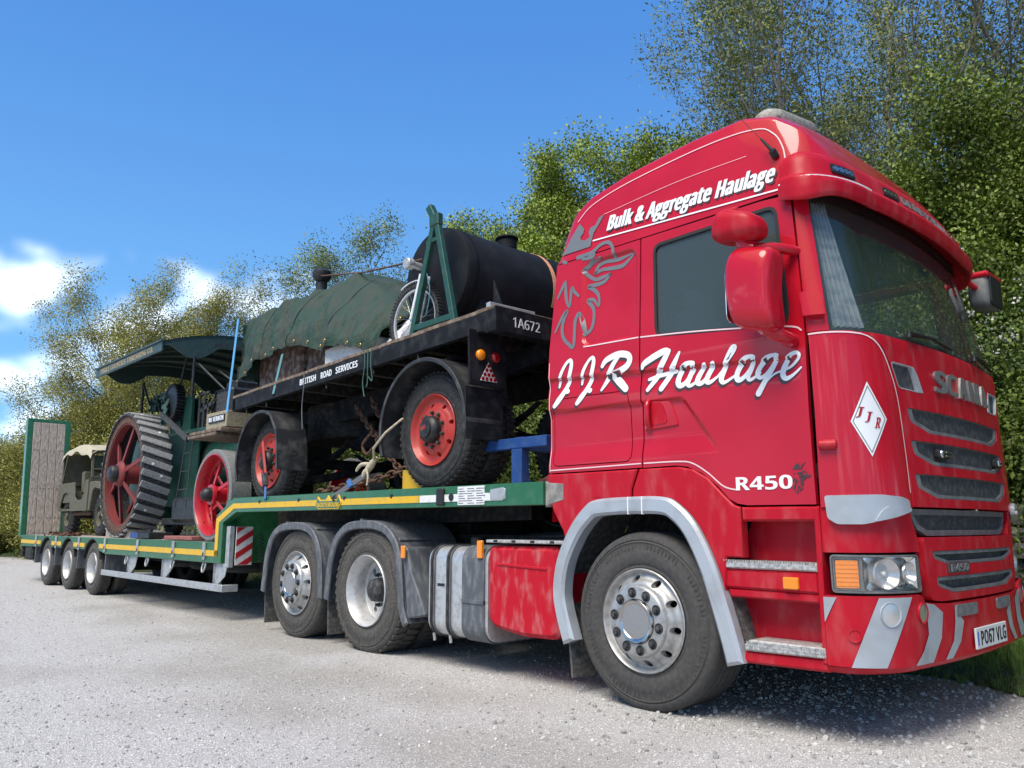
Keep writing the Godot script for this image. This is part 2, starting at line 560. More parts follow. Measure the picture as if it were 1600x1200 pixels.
# scattered fair-weather clouds, thicker toward the horizon, spread evenly round the sky
func cloud_cover() -> ImageTexture:
	var w := 1024
	var h := 512
	var f := FastNoiseLite.new()
	f.seed = 21
	f.frequency = 2.6
	f.fractal_octaves = 7
	f.fractal_gain = 0.55
	var puffs := []
	var r := RandomNumberGenerator.new()
	r.seed = 77
	for k in 44:
		var az := TAU * (k + r.randf_range(0.1, 0.9)) / 44.0
		var el := deg_to_rad(r.randf_range(2.0, 14.0))
		puffs.append([Vector3(cos(az) * cos(el), sin(el), sin(az) * cos(el)), r.randf_range(0.06, 0.14), r.randf_range(0.5, 1.0)])
	for q in [[-0.950, 0.250, -0.185, 0.060, 0.95], [-0.975, 0.150, -0.165, 0.055, 0.8], [-0.922, 0.215, -0.312, 0.085, 0.95], [-0.862, 0.255, -0.435, 0.065, 0.9], [-0.955, 0.268, -0.135, 0.045, 0.8]]:
		puffs.append([Vector3(q[0], q[1], q[2]).normalized(), q[3], q[4]])
	var px := PackedByteArray()
	px.resize(w * h * 4)
	for j in h:
		var y := cos(PI * (j + 0.5) / h)
		var s := sqrt(maxf(0.0, 1.0 - y * y))
		for i in w:
			var o := (j * w + i) * 4
			px[o] = 255; px[o + 1] = 250; px[o + 2] = 243
			if y < 0.0 or y > 0.5:
				px[o + 3] = 0
				continue
			var a := TAU * (i + 0.5) / w
			var d := Vector3(sin(a) * s, y, -cos(a) * s)
			var m := 0.0
			for p in puffs:
				var e: Vector3 = d - p[0]
				e.y *= 1.7
				var l: float = e.length() / p[1]
				if l < 2.0:
					m = maxf(m, p[2] * exp(-l * l * 0.9))
			if m < 0.03:
				px[o + 3] = 0
				continue
			var nn := f.get_noise_3d(d.x * 3.0, d.y * 5.0, d.z * 3.0) * 0.5 + 0.5
			var c := 0.9 * smoothstep(0.30, 0.95, m * 0.72 + (nn - 0.42) * 1.5 * smoothstep(0.03, 0.25, m))
			px[o + 3] = clampi(int(c * 255.0), 0, 255)
	return ImageTexture.create_from_image(Image.create_from_data(w, h, false, Image.FORMAT_RGBA8, px))

func setup_materials() -> void:
	var C := func(r: float, g: float, b: float) -> Color: return Color(r, g, b)
	# paint of the tractor unit
	mat("red", Color.WHITE, 0.38, 0.0, {tex = blotch(3, 0.012, Color(0.45, 0.004, 0.017), Color(0.49, 0.007, 0.022), 0.2, 0.9, 0.01), scale = Vector3.ONE * 0.5, coat = 0.7, coat_rough = 0.05, spec = 0.3})
	mat("red_dusty", Color.WHITE, 0.5, 0.0, {tex = blotch(5, 0.02, Color(0.44, 0.005, 0.018), Color(0.46, 0.06, 0.068), 0.40, 1.2, 0.02, 512, 6), scale = Vector3(0.8, 0.3, 0.8), coat = 0.12, coat_rough = 0.3, spec = 0.3})
	mat("red_road_dust", Color.WHITE, 0.65, 0.0, {tex = blotch(6, 0.025, Color(0.47, 0.008, 0.022), Color(0.50, 0.15, 0.155), 0.40, 1.2, 0.03, 512, 5), scale = Vector3(0.9, 0.35, 0.9), spec = 0.3})
	mat("silver", Color.WHITE, 0.42, 0.25, {tex = blotch(6, 0.02, Color(0.42, 0.46, 0.50), Color(0.36, 0.38, 0.40), 0.3, 0.9, 0.02), scale = Vector3.ONE * 0.8, coat = 0.3})
	mat("grey_trim", Color.WHITE, 0.6, 0.1, {tex = blotch(8, 0.03, Color(0.13, 0.135, 0.138), Color(0.19, 0.19, 0.185), 0.3, 0.9, 0.06), scale = Vector3.ONE * 1.3})
	mat("letter_metal", Color(0.30, 0.30, 0.30), 0.4, 0.6)
	mat("grille", Color.WHITE, 0.75, 0.1, {tex = blotch(9, 0.03, Color(0.040, 0.042, 0.045), Color(0.10, 0.10, 0.10), 0.3, 1.0, 0.25, 256), scale = Vector3(2.2, 2.2, 2.2)})
	mat("white_paint", Color(0.80, 0.82, 0.83), 0.4, 0.0, {coat = 0.3})
	mat("pinstripe", Color(0.80, 0.55, 0.56), 0.35)
	mat("letter_shadow", Color(0.05, 0.035, 0.04), 0.5)
	mat("sticker_grey", Color(0.17, 0.18, 0.19), 0.45, 0.2)
	mat("black", Color(0.012, 0.012, 0.013), 0.55)
	mat("gasket", Color(0.015, 0.015, 0.016), 0.7)
	mat("glass", Color(0.05, 0.085, 0.078), 0.02, 0.0, {alpha = 0.42})
	mat("side_glass", Color(0.10, 0.135, 0.13), 0.02, 0.0, {alpha = 0.48})
	mat("clear_lens", Color(0.5, 0.5, 0.5), 0.02, 0.0, {alpha = 0.04})
	mat("interior", Color(0.05, 0.052, 0.055), 0.8)
	mat("seat_cloth", Color(0.09, 0.09, 0.10), 0.9)
	mat("curtain", Color.WHITE, 0.9, 0.0, {tex = blotch(12, 0.03, Color(0.50, 0.56, 0.60), Color(0.30, 0.36, 0.42), 0.3, 0.8, 0.04), scale = Vector3.ONE * 1.5})
	mat("chrome", Color(0.50, 0.50, 0.49), 0.24, 1.0, {bump = bump_tex(2, 0.03, 2.0), bump_scale = 0.15, scale = Vector3.ONE * 2.0})
	mat("lamp_bowl", Color(0.70, 0.70, 0.69), 0.28, 0.85)
	mat("mirror_chrome", Color(0.82, 0.84, 0.86), 0.05, 1.0)
	mat("alloy", Color.WHITE, 0.46, 0.6, {tex = blotch(14, 0.03, Color(0.46, 0.46, 0.45), Color(0.30, 0.29, 0.275), 0.35, 0.95, 0.04), scale = Vector3.ONE * 2.0})
	mat("rim_silver", Color.WHITE, 0.42, 0.35, {tex = blotch(15, 0.03, Color(0.55, 0.55, 0.55), Color(0.42, 0.41, 0.39), 0.4, 0.95, 0.04), scale = Vector3.ONE * 2.0})
	mat("tyre", Color.WHITE, 0.85, 0.0, {tex = blotch(16, 0.03, Color(0.050, 0.048, 0.046), Color(0.072, 0.069, 0.065), 0.2, 0.95, 0.03, 512, 5), scale = Vector3.ONE * 1.6, bump = bump_tex(5, 0.12, 3.0), bump_scale = 0.1})
	mat("tyre_dusty", Color.WHITE, 0.9, 0.0, {tex = blotch(17, 0.03, Color(0.060, 0.056, 0.051), Color(0.100, 0.093, 0.083), 0.2, 0.95, 0.03, 512, 5), scale = Vector3.ONE * 1.6, bump = bump_tex(5, 0.12, 3.0), bump_scale = 0.1})
	mat("tyre_black", Color.WHITE, 0.75, 0.0, {tex = blotch(18, 0.03, Color(0.018, 0.018, 0.018), Color(0.045, 0.045, 0.044), 0.3, 0.95, 0.12), scale = Vector3.ONE * 2.0})
	mat("mudguard", Color.WHITE, 0.6, 0.0, {tex = blotch(19, 0.025, Color(0.085, 0.093, 0.106), Color(0.19, 0.195, 0.20), 0.3, 1.05, 0.02, 512, 5), scale = Vector3(1.2, 0.5, 1.2)})
	mat("mudflap", Color.WHITE, 0.9, 0.0, {tex = blotch(20, 0.03, Color(0.07, 0.07, 0.068), Color(0.16, 0.155, 0.145), 0.2, 0.9, 0.3), scale = Vector3.ONE * 2.5, bump = bump_tex(8, 0.3, 6.0), bump_scale = 0.6})
	mat("chassis", Color.WHITE, 0.8, 0.0, {tex = blotch(22, 0.03, Color(0.010, 0.010, 0.010), Color(0.045, 0.042, 0.038), 0.3, 0.95, 0.2), scale = Vector3.ONE * 1.6})
	mat("tank_alu", Color.WHITE, 0.4, 0.6, {tex = blotch(24, 0.02, Color(0.60, 0.61, 0.61), Color(0.44, 0.43, 0.41), 0.35, 0.95, 0.05, 512, 5), scale = Vector3.ONE * 1.2})
	mat("tread_plate", Color.WHITE, 0.5, 0.4, {tex = blotch(25, 0.06, Color(0.55, 0.55, 0.54), Color(0.33, 0.32, 0.30), 0.3, 0.8, 0.25), scale = Vector3.ONE * 2.0})
	mat("amber", Color(0.85, 0.25, 0.006), 0.2, 0.0, {coat = 0.8})
	mat("red_lens", Color(0.30, 0.006, 0.006), 0.2, 0.0, {coat = 0.8})
	mat("white_lens", Color(0.75, 0.76, 0.75), 0.2, 0.0, {coat = 0.6})
	mat("plate_white", Color(0.62, 0.63, 0.62), 0.5)
	mat("letter_black", Color(0.012, 0.012, 0.014), 0.5)
	# low loader
	mat("green", Color.WHITE, 0.42, 0.0, {tex = blotch(30, 0.02, Color(0.012, 0.115, 0.040), Color(0.035, 0.135, 0.062), 0.3, 0.95, 0.06, 512, 5), scale = Vector3.ONE * 0.9, coat = 0.3})
	mat("yellow", Color.WHITE, 0.45, 0.0, {tex = blotch(31, 0.03, Color(0.72, 0.42, 0.006), Color(0.58, 0.38, 0.05), 0.4, 0.95, 0.05), scale = Vector3.ONE})
	mat("sticker_white", Color.WHITE, 0.5, 0.0, {tex = blotch(32, 0.04, Color(0.74, 0.75, 0.74), Color(0.58, 0.58, 0.56), 0.5, 0.95, 0.03), scale = Vector3.ONE * 2.0})
	mat("galv", Color.WHITE, 0.48, 0.45, {tex = blotch(33, 0.03, Color(0.46, 0.48, 0.49), Color(0.33, 0.34, 0.34), 0.3, 0.9, 0.05), scale = Vector3.ONE * 1.2})
	mat("deck_steel", Color.WHITE, 0.7, 0.2, {tex = blotch(34, 0.03, Color(0.20, 0.19, 0.18), Color(0.34, 0.32, 0.29), 0.3, 0.8, 0.15), scale = Vector3.ONE})
	mat("old_wood", Color.WHITE, 0.9, 0.0, {tex = blotch(35, 0.02, Color(0.33, 0.275, 0.225), Color(0.47, 0.40, 0.335), 0.25, 0.9, 0.03, 512, 6), scale = Vector3(2.0, 0.6, 2.0), bump = bump_tex(12, 0.05, 5.0), bump_scale = 0.4})
	mat("bed_wood", Color.WHITE, 0.9, 0.0, {tex = blotch(36, 0.02, Color(0.12, 0.085, 0.06), Color(0.24, 0.185, 0.14), 0.25, 0.9, 0.04, 256, 5), scale = Vector3(2.0, 0.6, 2.0)})
	mat("warn_red", Color(0.42, 0.012, 0.02), 0.5)
	mat("warn_white", Color.WHITE, 0.5, 0.0, {tex = blotch(37, 0.04, Color(0.66, 0.66, 0.65), Color(0.46, 0.45, 0.43), 0.4, 0.95, 0.03), scale = Vector3.ONE * 2.0})
	mat("blue_steel", Color.WHITE, 0.5, 0.0, {tex = blotch(38, 0.03, Color(0.010, 0.055, 0.22), Color(0.03, 0.08, 0.24), 0.3, 0.9, 0.05), scale = Vector3.ONE})
	mat("rust", Color.WHITE, 0.9, 0.1, {tex = blotch(39, 0.04, Color(0.085, 0.035, 0.02), Color(0.16, 0.10, 0.07), 0.3, 0.8, 0.25), scale = Vector3.ONE * 2.0})
	mat("rust_tank", Color.WHITE, 0.85, 0.1, {tex = blotch(40, 0.02, Color(0.10, 0.055, 0.04), Color(0.22, 0.19, 0.165), 0.35, 0.75, 0.15, 512, 6), scale = Vector3.ONE * 0.8})
	mat("ratchet_blue", Color(0.05, 0.16, 0.42), 0.7)
	mat("strap_blue", Color(0.10, 0.34, 0.62), 0.75)
	mat("strap_teal", Color(0.10, 0.25, 0.27), 0.8)
	mat("strap_orange", Color(0.62, 0.30, 0.17), 0.8)
	mat("strap_red", Color(0.50, 0.07, 0.06), 0.75)
	mat("strap_grey", Color(0.12, 0.125, 0.14), 0.75)
	mat("rope", Color.WHITE, 0.9, 0.0, {tex = blotch(42, 0.06, Color(0.42, 0.36, 0.25), Color(0.58, 0.52, 0.40), 0.3, 0.8, 0.1), scale = Vector3.ONE * 3.0})
	mat("cord_green", Color(0.05, 0.13, 0.11), 0.9)
	# flatbed trailer and its load
	mat("flat_black", Color.WHITE, 0.6, 0.0, {spec = 0.2, tex = blotch(44, 0.025, Color(0.014, 0.015, 0.018), Color(0.034, 0.035, 0.038), 0.3, 0.95, 0.08), scale = Vector3.ONE})
	mat("guard_black", Color.WHITE, 0.6, 0.0, {tex = blotch(45, 0.02, Color(0.020, 0.021, 0.024), Color(0.075, 0.075, 0.075), 0.4, 1.0, 0.08), scale = Vector3.ONE})
	mat("wheel_red", Color.WHITE, 0.5, 0.0, {tex = blotch(46, 0.03, Color(0.44, 0.028, 0.018), Color(0.34, 0.05, 0.035), 0.35, 0.95, 0.06), scale = Vector3.ONE * 1.5, coat = 0.15})
	mat("engine_red", Color.WHITE, 0.35, 0.0, {tex = blotch(47, 0.03, Color(0.46, 0.008, 0.022), Color(0.40, 0.02, 0.03), 0.3, 0.95, 0.04), scale = Vector3.ONE * 1.5, coat = 0.4})
	mat("engine_red_old", Color.WHITE, 0.65, 0.0, {tex = blotch(48, 0.03, Color(0.22, 0.02, 0.024), Color(0.13, 0.04, 0.035), 0.3, 0.85, 0.15), scale = Vector3.ONE * 1.5})
	mat("tank_black", Color.WHITE, 0.62, 0.0, {tex = blotch(49, 0.012, Color(0.009, 0.010, 0.013), Color(0.016, 0.017, 0.020), 0.3, 0.9, 0.02), scale = Vector3.ONE, spec = 0.3})
	mat("frame_green", Color.WHITE, 0.5, 0.0, {tex = blotch(50, 0.03, Color(0.012, 0.065, 0.045), Color(0.03, 0.085, 0.065), 0.4, 0.95, 0.06), scale = Vector3.ONE * 1.2})
	mat("tarpaulin", Color.WHITE, 0.78, 0.0, {tex = blotch(51, 0.014, Color(0.012, 0.048, 0.034), Color(0.042, 0.046, 0.036), 0.15, 1.0, 0.06, 512, 7), scale = Vector3(0.7, 0.35, 0.7), bump = bump_tex(21, 0.02, 9.0, 512, 4), bump_scale = 0.6})
	mat("white_sheet", Color(0.66, 0.67, 0.68), 0.85, 0.0, {bump = bump_tex(23, 0.04, 8.0), bump_scale = 0.5, scale = Vector3.ONE * 2.0})
	mat("iron", Color.WHITE, 0.7, 0.3, {tex = blotch(53, 0.04, Color(0.035, 0.036, 0.038), Color(0.10, 0.10, 0.10), 0.3, 0.9, 0.2), scale = Vector3.ONE * 2.0})
	mat("strake", Color.WHITE, 0.75, 0.0, {tex = blotch(54, 0.04, Color(0.30, 0.305, 0.305), Color(0.19, 0.19, 0.19), 0.35, 0.95, 0.10), scale = Vector3.ONE * 2.0})
	mat("rim_rubber", Color.WHITE, 0.85, 0.0, {tex = blotch(55, 0.04, Color(0.17, 0.175, 0.18), Color(0.24, 0.24, 0.235), 0.3, 0.95, 0.12), scale = Vector3.ONE * 2.0})
	mat("engine_black", Color.WHITE, 0.5, 0.1, {tex = blotch(56, 0.03, Color(0.011, 0.012, 0.013), Color(0.035, 0.036, 0.037), 0.3, 0.95, 0.12), scale = Vector3.ONE * 1.5})
	mat("engine_green", Color.WHITE, 0.45, 0.0, {tex = blotch(57, 0.03, Color(0.008, 0.052, 0.034), Color(0.02, 0.066, 0.048), 0.3, 0.95, 0.08), scale = Vector3.ONE * 1.2, spec = 0.35})
	mat("canopy_edge", Color.WHITE, 0.5, 0.0, {tex = blotch(58, 0.03, Color(0.030, 0.060, 0.057), Color(0.046, 0.076, 0.073), 0.3, 0.95, 0.05), scale = Vector3.ONE * 1.2})
	mat("gold_letter", Color(0.42, 0.33, 0.17), 0.5)
	mat("cream_wood", Color.WHITE, 0.85, 0.0, {tex = blotch(60, 0.03, Color(0.34, 0.30, 0.20), Color(0.20, 0.175, 0.13), 0.3, 0.9, 0.1), scale = Vector3.ONE * 2.0})
	mat("brass", Color(0.40, 0.28, 0.10), 0.35, 0.9)
	mat("olive", Color.WHITE, 0.75, 0.0, {tex = blotch(62, 0.03, Color(0.095, 0.090, 0.062), Color(0.125, 0.118, 0.085), 0.3, 0.9, 0.08), scale = Vector3.ONE * 1.2})
	mat("canvas", Color.WHITE, 0.92, 0.0, {tex = blotch(63, 0.03, Color(0.46, 0.42, 0.31), Color(0.38, 0.345, 0.25), 0.3, 0.9, 0.05), scale = Vector3.ONE * 1.4, bump = bump_tex(25, 0.05, 5.0), bump_scale = 0.4})
	mat("pad_red", Color.WHITE, 0.85, 0.0, {tex = blotch(64, 0.04, Color(0.26, 0.07, 0.06), Color(0.34, 0.16, 0.14), 0.3, 0.8, 0.15), scale = Vector3.ONE * 2.0})
	# setting
	mat("stone", Color.WHITE, 0.95, 0.0, {tex = blotch(70, 0.025, Color(0.13, 0.13, 0.125), Color(0.34, 0.335, 0.315), 0.25, 0.8, 0.2, 512, 6), scale = Vector3.ONE * 1.3, bump = bump_tex(31, 0.05, 8.0, 512, 5), bump_scale = 0.8})
	mat("bark", Color.WHITE, 0.95, 0.0, {tex = blotch(71, 0.03, Color(0.07, 0.062, 0.050), Color(0.16, 0.145, 0.12), 0.3, 0.8, 0.2), scale = Vector3(2.5, 1.0, 2.5), bump = bump_tex(33, 0.06, 6.0), bump_scale = 0.6})
	mat("bark_pale", Color.WHITE, 0.95, 0.0, {tex = blotch(72, 0.03, Color(0.14, 0.13, 0.105), Color(0.26, 0.245, 0.21), 0.3, 0.8, 0.2), scale = Vector3(2.5, 1.0, 2.5)})
	mat("leaf", Color(1, 1, 1), 0.55, 0.0, {vcol = true, back = Color(0.42, 0.50, 0.08)})
	mat("grass_blade", Color(1, 1, 1), 0.7, 0.0, {vcol = true, back = Color(0.06, 0.10, 0.02)})
	mat("pebble", Color(1, 1, 1), 0.95, 0.0, {vcol = true, tex = blotch(74, 0.06, Color(0.75, 0.75, 0.74), Color(1, 1, 1), 0.2, 0.8, 0.12), scale = Vector3.ONE * 8.0})

# ---------------------------------------------------------------- ground
func gravel_albedo(size: int) -> Array:
	# crushed limestone: cells of stone of uneven size, each with its own tone, dust between
	var f1 := FastNoiseLite.new()
	f1.seed = 91
	f1.noise_type = FastNoiseLite.TYPE_CELLULAR
	f1.cellular_return_type = FastNoiseLite.RETURN_CELL_VALUE
	f1.cellular_jitter = 1.0
	f1.frequency = 0.085
	f1.fractal_type = FastNoiseLite.FRACTAL_NONE
	f1.domain_warp_enabled = false
	var f2: FastNoiseLite = f1.duplicate()
	f2.cellular_return_type = FastNoiseLite.RETURN_DISTANCE2_SUB
	var f3 := FastNoiseLite.new()
	f3.seed = 92
	f3.frequency = 0.012
	f3.fractal_octaves = 5
	var f4 := FastNoiseLite.new()
	f4.seed = 93
	f4.frequency = 0.3
	f4.fractal_octaves = 3
	var a := f1.get_seamless_image(size, size).get_data()
	var d := f2.get_seamless_image(size, size).get_data()
	var m := f3.get_seamless_image(size, size).get_data()
	var g := f4.get_seamless_image(size, size).get_data()
	var out := PackedByteArray()
	out.resize(size * size * 3)
	var hgt := PackedByteArray()
	hgt.resize(size * size * 3)
	for i in size * size:
		var tone := a[i] / 255.0
		var edge := smoothstep(0.03, 0.28, d[i] / 255.0)
		var mac := m[i] / 255.0
		var fine := g[i] / 255.0
		var buried := smoothstep(0.25, 0.55, mac * 0.4 + tone * 0.6)
		var st := 0.20 + 0.52 * tone + 0.16 * (fine - 0.5)
		var dust := 0.38 + 0.16 * (mac - 0.5) + 0.30 * (fine - 0.5)
		var k := lerpf(dust, st, edge * buried)
		var col := Color(k * 1.20, k * 1.185, k * 1.165).linear_to_srgb()
		out[i * 3] = clampi(int(col.r * 255), 0, 255)
		out[i * 3 + 1] = clampi(int(col.g * 255), 0, 255)
		out[i * 3 + 2] = clampi(int(col.b * 255), 0, 255)
		var hh := clampi(int(255.0 * (edge * buried * (0.35 + 0.45 * tone) + 0.2 * fine)), 0, 255)
		hgt[i * 3] = hh; hgt[i * 3 + 1] = hh; hgt[i * 3 + 2] = hh
	var im := Image.create_from_data(size, size, false, Image.FORMAT_RGB8, hgt)
	im.bump_map_to_normal_map(5.0)
	return [ImageTexture.create_from_image(Image.create_from_data(size, size, false, Image.FORMAT_RGB8, out)), ImageTexture.create_from_image(im)]

func ground_y(x: float, z: float, f: FastNoiseLite) -> float:
	return f.get_noise_2d(x, z) * 0.012

func build_ground() -> void:
	var gm := StandardMaterial3D.new()
	var t := gravel_albedo(1024)
	gm.albedo_texture = t[0]
	gm.normal_enabled = true
	gm.normal_texture = t[1]
	gm.normal_scale = 1.6
	gm.roughness = 0.95
	gm.vertex_color_use_as_albedo = true
	gm.uv1_triplanar = true
	gm.uv1_world_triplanar = true
	gm.uv1_scale = Vector3.ONE * 0.9
	var f := FastNoiseLite.new()
	f.seed = 5
	f.frequency = 0.35
	var tone := FastNoiseLite.new()
	tone.seed = 8
	tone.frequency = 0.22
	tone.fractal_octaves = 5
	# fine grid near the lorry, coarse ring out to the horizon
	var xs := [-260.0, -120.0, -70.0, -45.0]
	var x := -30.0
	while x < 8.0:
		xs.append(x); x += 0.25
	xs.append_array([12.0, 25.0, 60.0, 150.0, 260.0])
	var zs := [-260.0, -120.0, -60.0, -30.0, -15.0]
	var z := -8.0
	while z < 6.0:
		zs.append(z); z += 0.25
	zs.append_array([10.0, 25.0, 60.0, 150.0, 260.0])
	var b := B.new()
	var H := func(px: float, pz: float) -> Vector3:
		return Vector3(px, ground_y(px, pz, f) if absf(px) < 40.0 and absf(pz) < 20.0 else 0.0, pz)
	var K := func(px: float, pz: float) -> Color:
		var k := tone.get_noise_2d(px * 0.4, pz * 1.5) + 0.6 * tone.get_noise_2d(px * 3.0 + 40.0, pz * 3.0)
		var c := Color(1.0, 0.995, 0.99).lerp(Color(0.76, 0.74, 0.70), smoothstep(-0.1, 0.6, k))
		# worn earthy patch in the foreground and at the verge
		var e := smoothstep(0.9, 0.2, Vector2(px - 1.15, (pz - 1.65) * 1.3).length() + tone.get_noise_2d(px * 4.0, pz * 4.0) * 0.5)
		e = maxf(e, smoothstep(-1.0, -2.3, pz - 0.35 * (1.4 - px) * 0.0 + tone.get_noise_2d(px * 3.0, pz * 3.0) * 0.6) * smoothstep(-0.5, 1.0, px))
		return c.lerp(Color(0.52, 0.46, 0.38), e * 0.55)
	for i in xs.size() - 1:
		for j in zs.size() - 1:
			var p := [Vector2(xs[i], zs[j]), Vector2(xs[i + 1], zs[j]), Vector2(xs[i + 1], zs[j + 1]), Vector2(xs[i], zs[j + 1])]
			for q in [[0, 1, 2], [0, 2, 3]]:
				for k in q:
					b.v.append(H.call(p[k].x, p[k].y)); b.n.append(Vector3.UP); b.c.append(K.call(p[k].x, p[k].y))
	var o := part("ground", b, gm, self)
	tag(o, "pale crushed limestone yard under the lorry", "ground", "", "structure")

	# grass verge: strip between the yard and the wall, closing round the far end
	var vm := mat("verge", Color.WHITE, 0.95, 0.0, {tex = blotch(80, 0.03, Color(0.035, 0.055, 0.014), Color(0.085, 0.085, 0.035), 0.3, 0.85, 0.25, 512, 6), scale = Vector3.ONE * 0.8, bump = bump_tex(41, 0.08, 8.0), bump_scale = 0.8})
	var vb := B.new()
	var edge := func(u: float) -> float: return -2.62 + 0.25 * sin(u * 1.7) + 0.16 * sin(u * 4.1 + 1.0)
	sheet(vb, 300, 8, func(u, v):
		var px := lerpf(14.0, -46.0, u)
		var pz: float = lerpf(edge.call(px) if px < 0.0 else edge.call(px) + 0.55 * smoothstep(0.0, 3.0, px), -14.0, v * v)
		return Vector3(px, 0.004 + 0.35 * v + smoothstep(0.0, 0.2, v) * 0.05 + f.get_noise_2d(px * 2.0, pz * 2.0) * 0.03 * smoothstep(0.0, 0.1, v), pz))
	o = part("grass_verge", vb, vm, self)
	tag(o, "grassy verge between the yard and the stone wall", "verge", "", "structure")
	var fb := B.new()
	sheet(fb, 6, 40, func(u, v):
		var pz := lerpf(-14.0, 40.0, v)
		return Vector3(lerpf(-38.5 + 0.5 * sin(pz * 0.9), -60.0, u), 0.012 + 0.5 * u, pz))
	o = part("grass_bank", fb, vm, self)
	tag(o, "grassy bank closing off the far end of the yard", "verge", "", "structure")

	# grass: tufts of blades
	var tuft := B.new()
	var r := RandomNumberGenerator.new()
	r.seed = 15
	for k in 14:
		var a := r.randf() * TAU
		var base := Vector3(cos(a), 0, sin(a)) * r.randf_range(0.0, 0.06)
		var hgt := r.randf_range(0.10, 0.26)
		var lean := Vector3(cos(a), 0, sin(a)).rotated(Vector3.UP, r.randf_range(-0.9, 0.9)) * r.randf_range(0.03, 0.14)
		var side := Vector3(-sin(a), 0, cos(a)) * 0.0035
		var mid := base + Vector3(0, hgt * 0.6, 0) + lean * 0.4
		var tip := base + Vector3(0, hgt, 0) + lean
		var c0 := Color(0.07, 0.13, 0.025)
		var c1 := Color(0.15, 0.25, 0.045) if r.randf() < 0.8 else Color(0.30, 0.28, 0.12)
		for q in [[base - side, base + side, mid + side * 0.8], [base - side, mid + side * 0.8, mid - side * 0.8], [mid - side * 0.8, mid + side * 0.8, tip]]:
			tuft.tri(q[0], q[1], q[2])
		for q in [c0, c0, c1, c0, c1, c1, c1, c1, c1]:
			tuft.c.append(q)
	var xs2 := []
	while xs2.size() < 26000:
		var px: float
		var pz: float
		var pick := r.randf()
		if pick < 0.55:
			px = r.randf_range(-3.0, 5.0)
			pz = r.randf_range(-6.0, -2.0)
		else:
			px = r.randf_range(-40.0, 5.0)
			pz = r.randf_range(-6.0, -2.4)
		var e: float = edge.call(px) + (0.55 * smoothstep(0.0, 3.0, px) if px >= 0.0 else 0.0) - 0.1
		if pz > e + r.randf() * 0.25:
			continue
		var s := r.randf_range(0.55, 1.25) * clampf((e + 0.35 - pz) * 1.1, 0.3, 1.0)
		var v := sqrt(clampf((e - pz) / (14.0 + e), 0.0, 1.0))
		xs2.append(Transform3D(Basis(Vector3.UP, r.randf() * TAU).scaled(Vector3(s, s * r.randf_range(0.7, 1.2), s)), Vector3(px, 0.0 + 0.35 * v, pz)))
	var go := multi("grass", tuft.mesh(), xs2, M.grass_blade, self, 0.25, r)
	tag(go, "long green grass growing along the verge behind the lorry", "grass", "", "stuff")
	var xs3 := []
	for k in 5000:
		var pz := r.randf_range(-8.0, 26.0)
		var s := r.randf_range(1.0, 2.2)
		xs3.append(Transform3D(Basis(Vector3.UP, r.randf() * TAU).scaled(Vector3(s, s, s)), Vector3(r.randf_range(-44.0, -38.4), 0.02, pz)))
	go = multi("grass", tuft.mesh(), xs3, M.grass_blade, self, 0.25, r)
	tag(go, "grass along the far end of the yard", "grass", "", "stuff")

	# loose stones on the gravel, denser near the photographer
	var st := B.new()
	stone(st, Vector3.ZERO, Vector3(1, 0.62, 0.8), 3, r)
	var xs4 := []
	for k in 40000:
		var px: float
		var pz: float
		if k < 24000:
			var dd := 0.8 + 5.5 * pow(r.randf(), 1.2)
			var aa := r.randf_range(-0.62, 0.62)
			var fw := Vector2(-0.729, -0.684).rotated(aa)
			px = 3.08 + fw.x * dd; pz = 3.93 + fw.y * dd
		else:
			px = r.randf_range(-12.0, 3.0); pz = r.randf_range(-2.6, 3.2)
		var s := 0.0025 + 0.008 * pow(r.randf(), 6.0)
		if px > 0.3 and pz < 0.2 and r.randf() < 0.5:
			s *= 1.7
		xs4.append(Transform3D(Basis(Vector3(r.randfn(), r.randfn() * 2.0, r.randfn()).normalized(), r.randf() * TAU).scaled(Vector3.ONE * s), Vector3(px, ground_y(px, pz, f) + s * 0.25, pz)))
	go = multi("gravel", st.mesh(), xs4, M.pebble, self, 0.35, r, Color(0.50, 0.49, 0.47))
	tag(go, "loose limestone chippings scattered over the yard", "gravel", "", "stuff")
	var xs5 := []
	for k in 900:
		var px := r.randf_range(-0.4, 2.6)
		var pz := r.randf_range(-2.5, 0.15) if r.randf() < 0.85 else r.randf_range(0.1, 0.9)
		var s := r.randf_range(0.007, 0.011) + 0.010 * pow(r.randf(), 3.0)
		xs5.append(Transform3D(Basis(Vector3(r.randfn(), r.randfn() * 2.0, r.randfn()).normalized(), r.randf() * TAU).scaled(Vector3.ONE * s), Vector3(px, ground_y(px, pz, f) + s * 0.3, pz)))
	go = multi("gravel", st.mesh(), xs5, M.pebble, self, 0.35, r, Color(0.46, 0.45, 0.43))
	tag(go, "coarse pale stones lying under and ahead of the bumper", "gravel", "", "stuff")

func multi(called: String, mesh: Mesh, xs: Array, m: Material, parent: Node, vary: float, r: RandomNumberGenerator, base := Color.WHITE) -> MultiMeshInstance3D:
	var mm := MultiMesh.new()
	mm.transform_format = MultiMesh.TRANSFORM_3D
	mm.use_colors = true
	mm.mesh = mesh
	mm.instance_count = xs.size()
	for i in xs.size():
		mm.set_instance_transform(i, xs[i])
		var k := 1.0 + (r.randf() - 0.5) * 2.0 * vary
		mm.set_instance_color(i, Color(base.r * k, base.g * k, base.b * k))
	var o := MultiMeshInstance3D.new()
	o.name = named(parent, called)
	o.multimesh = mm
	o.material_override = m
	parent.add_child(o)
	return o

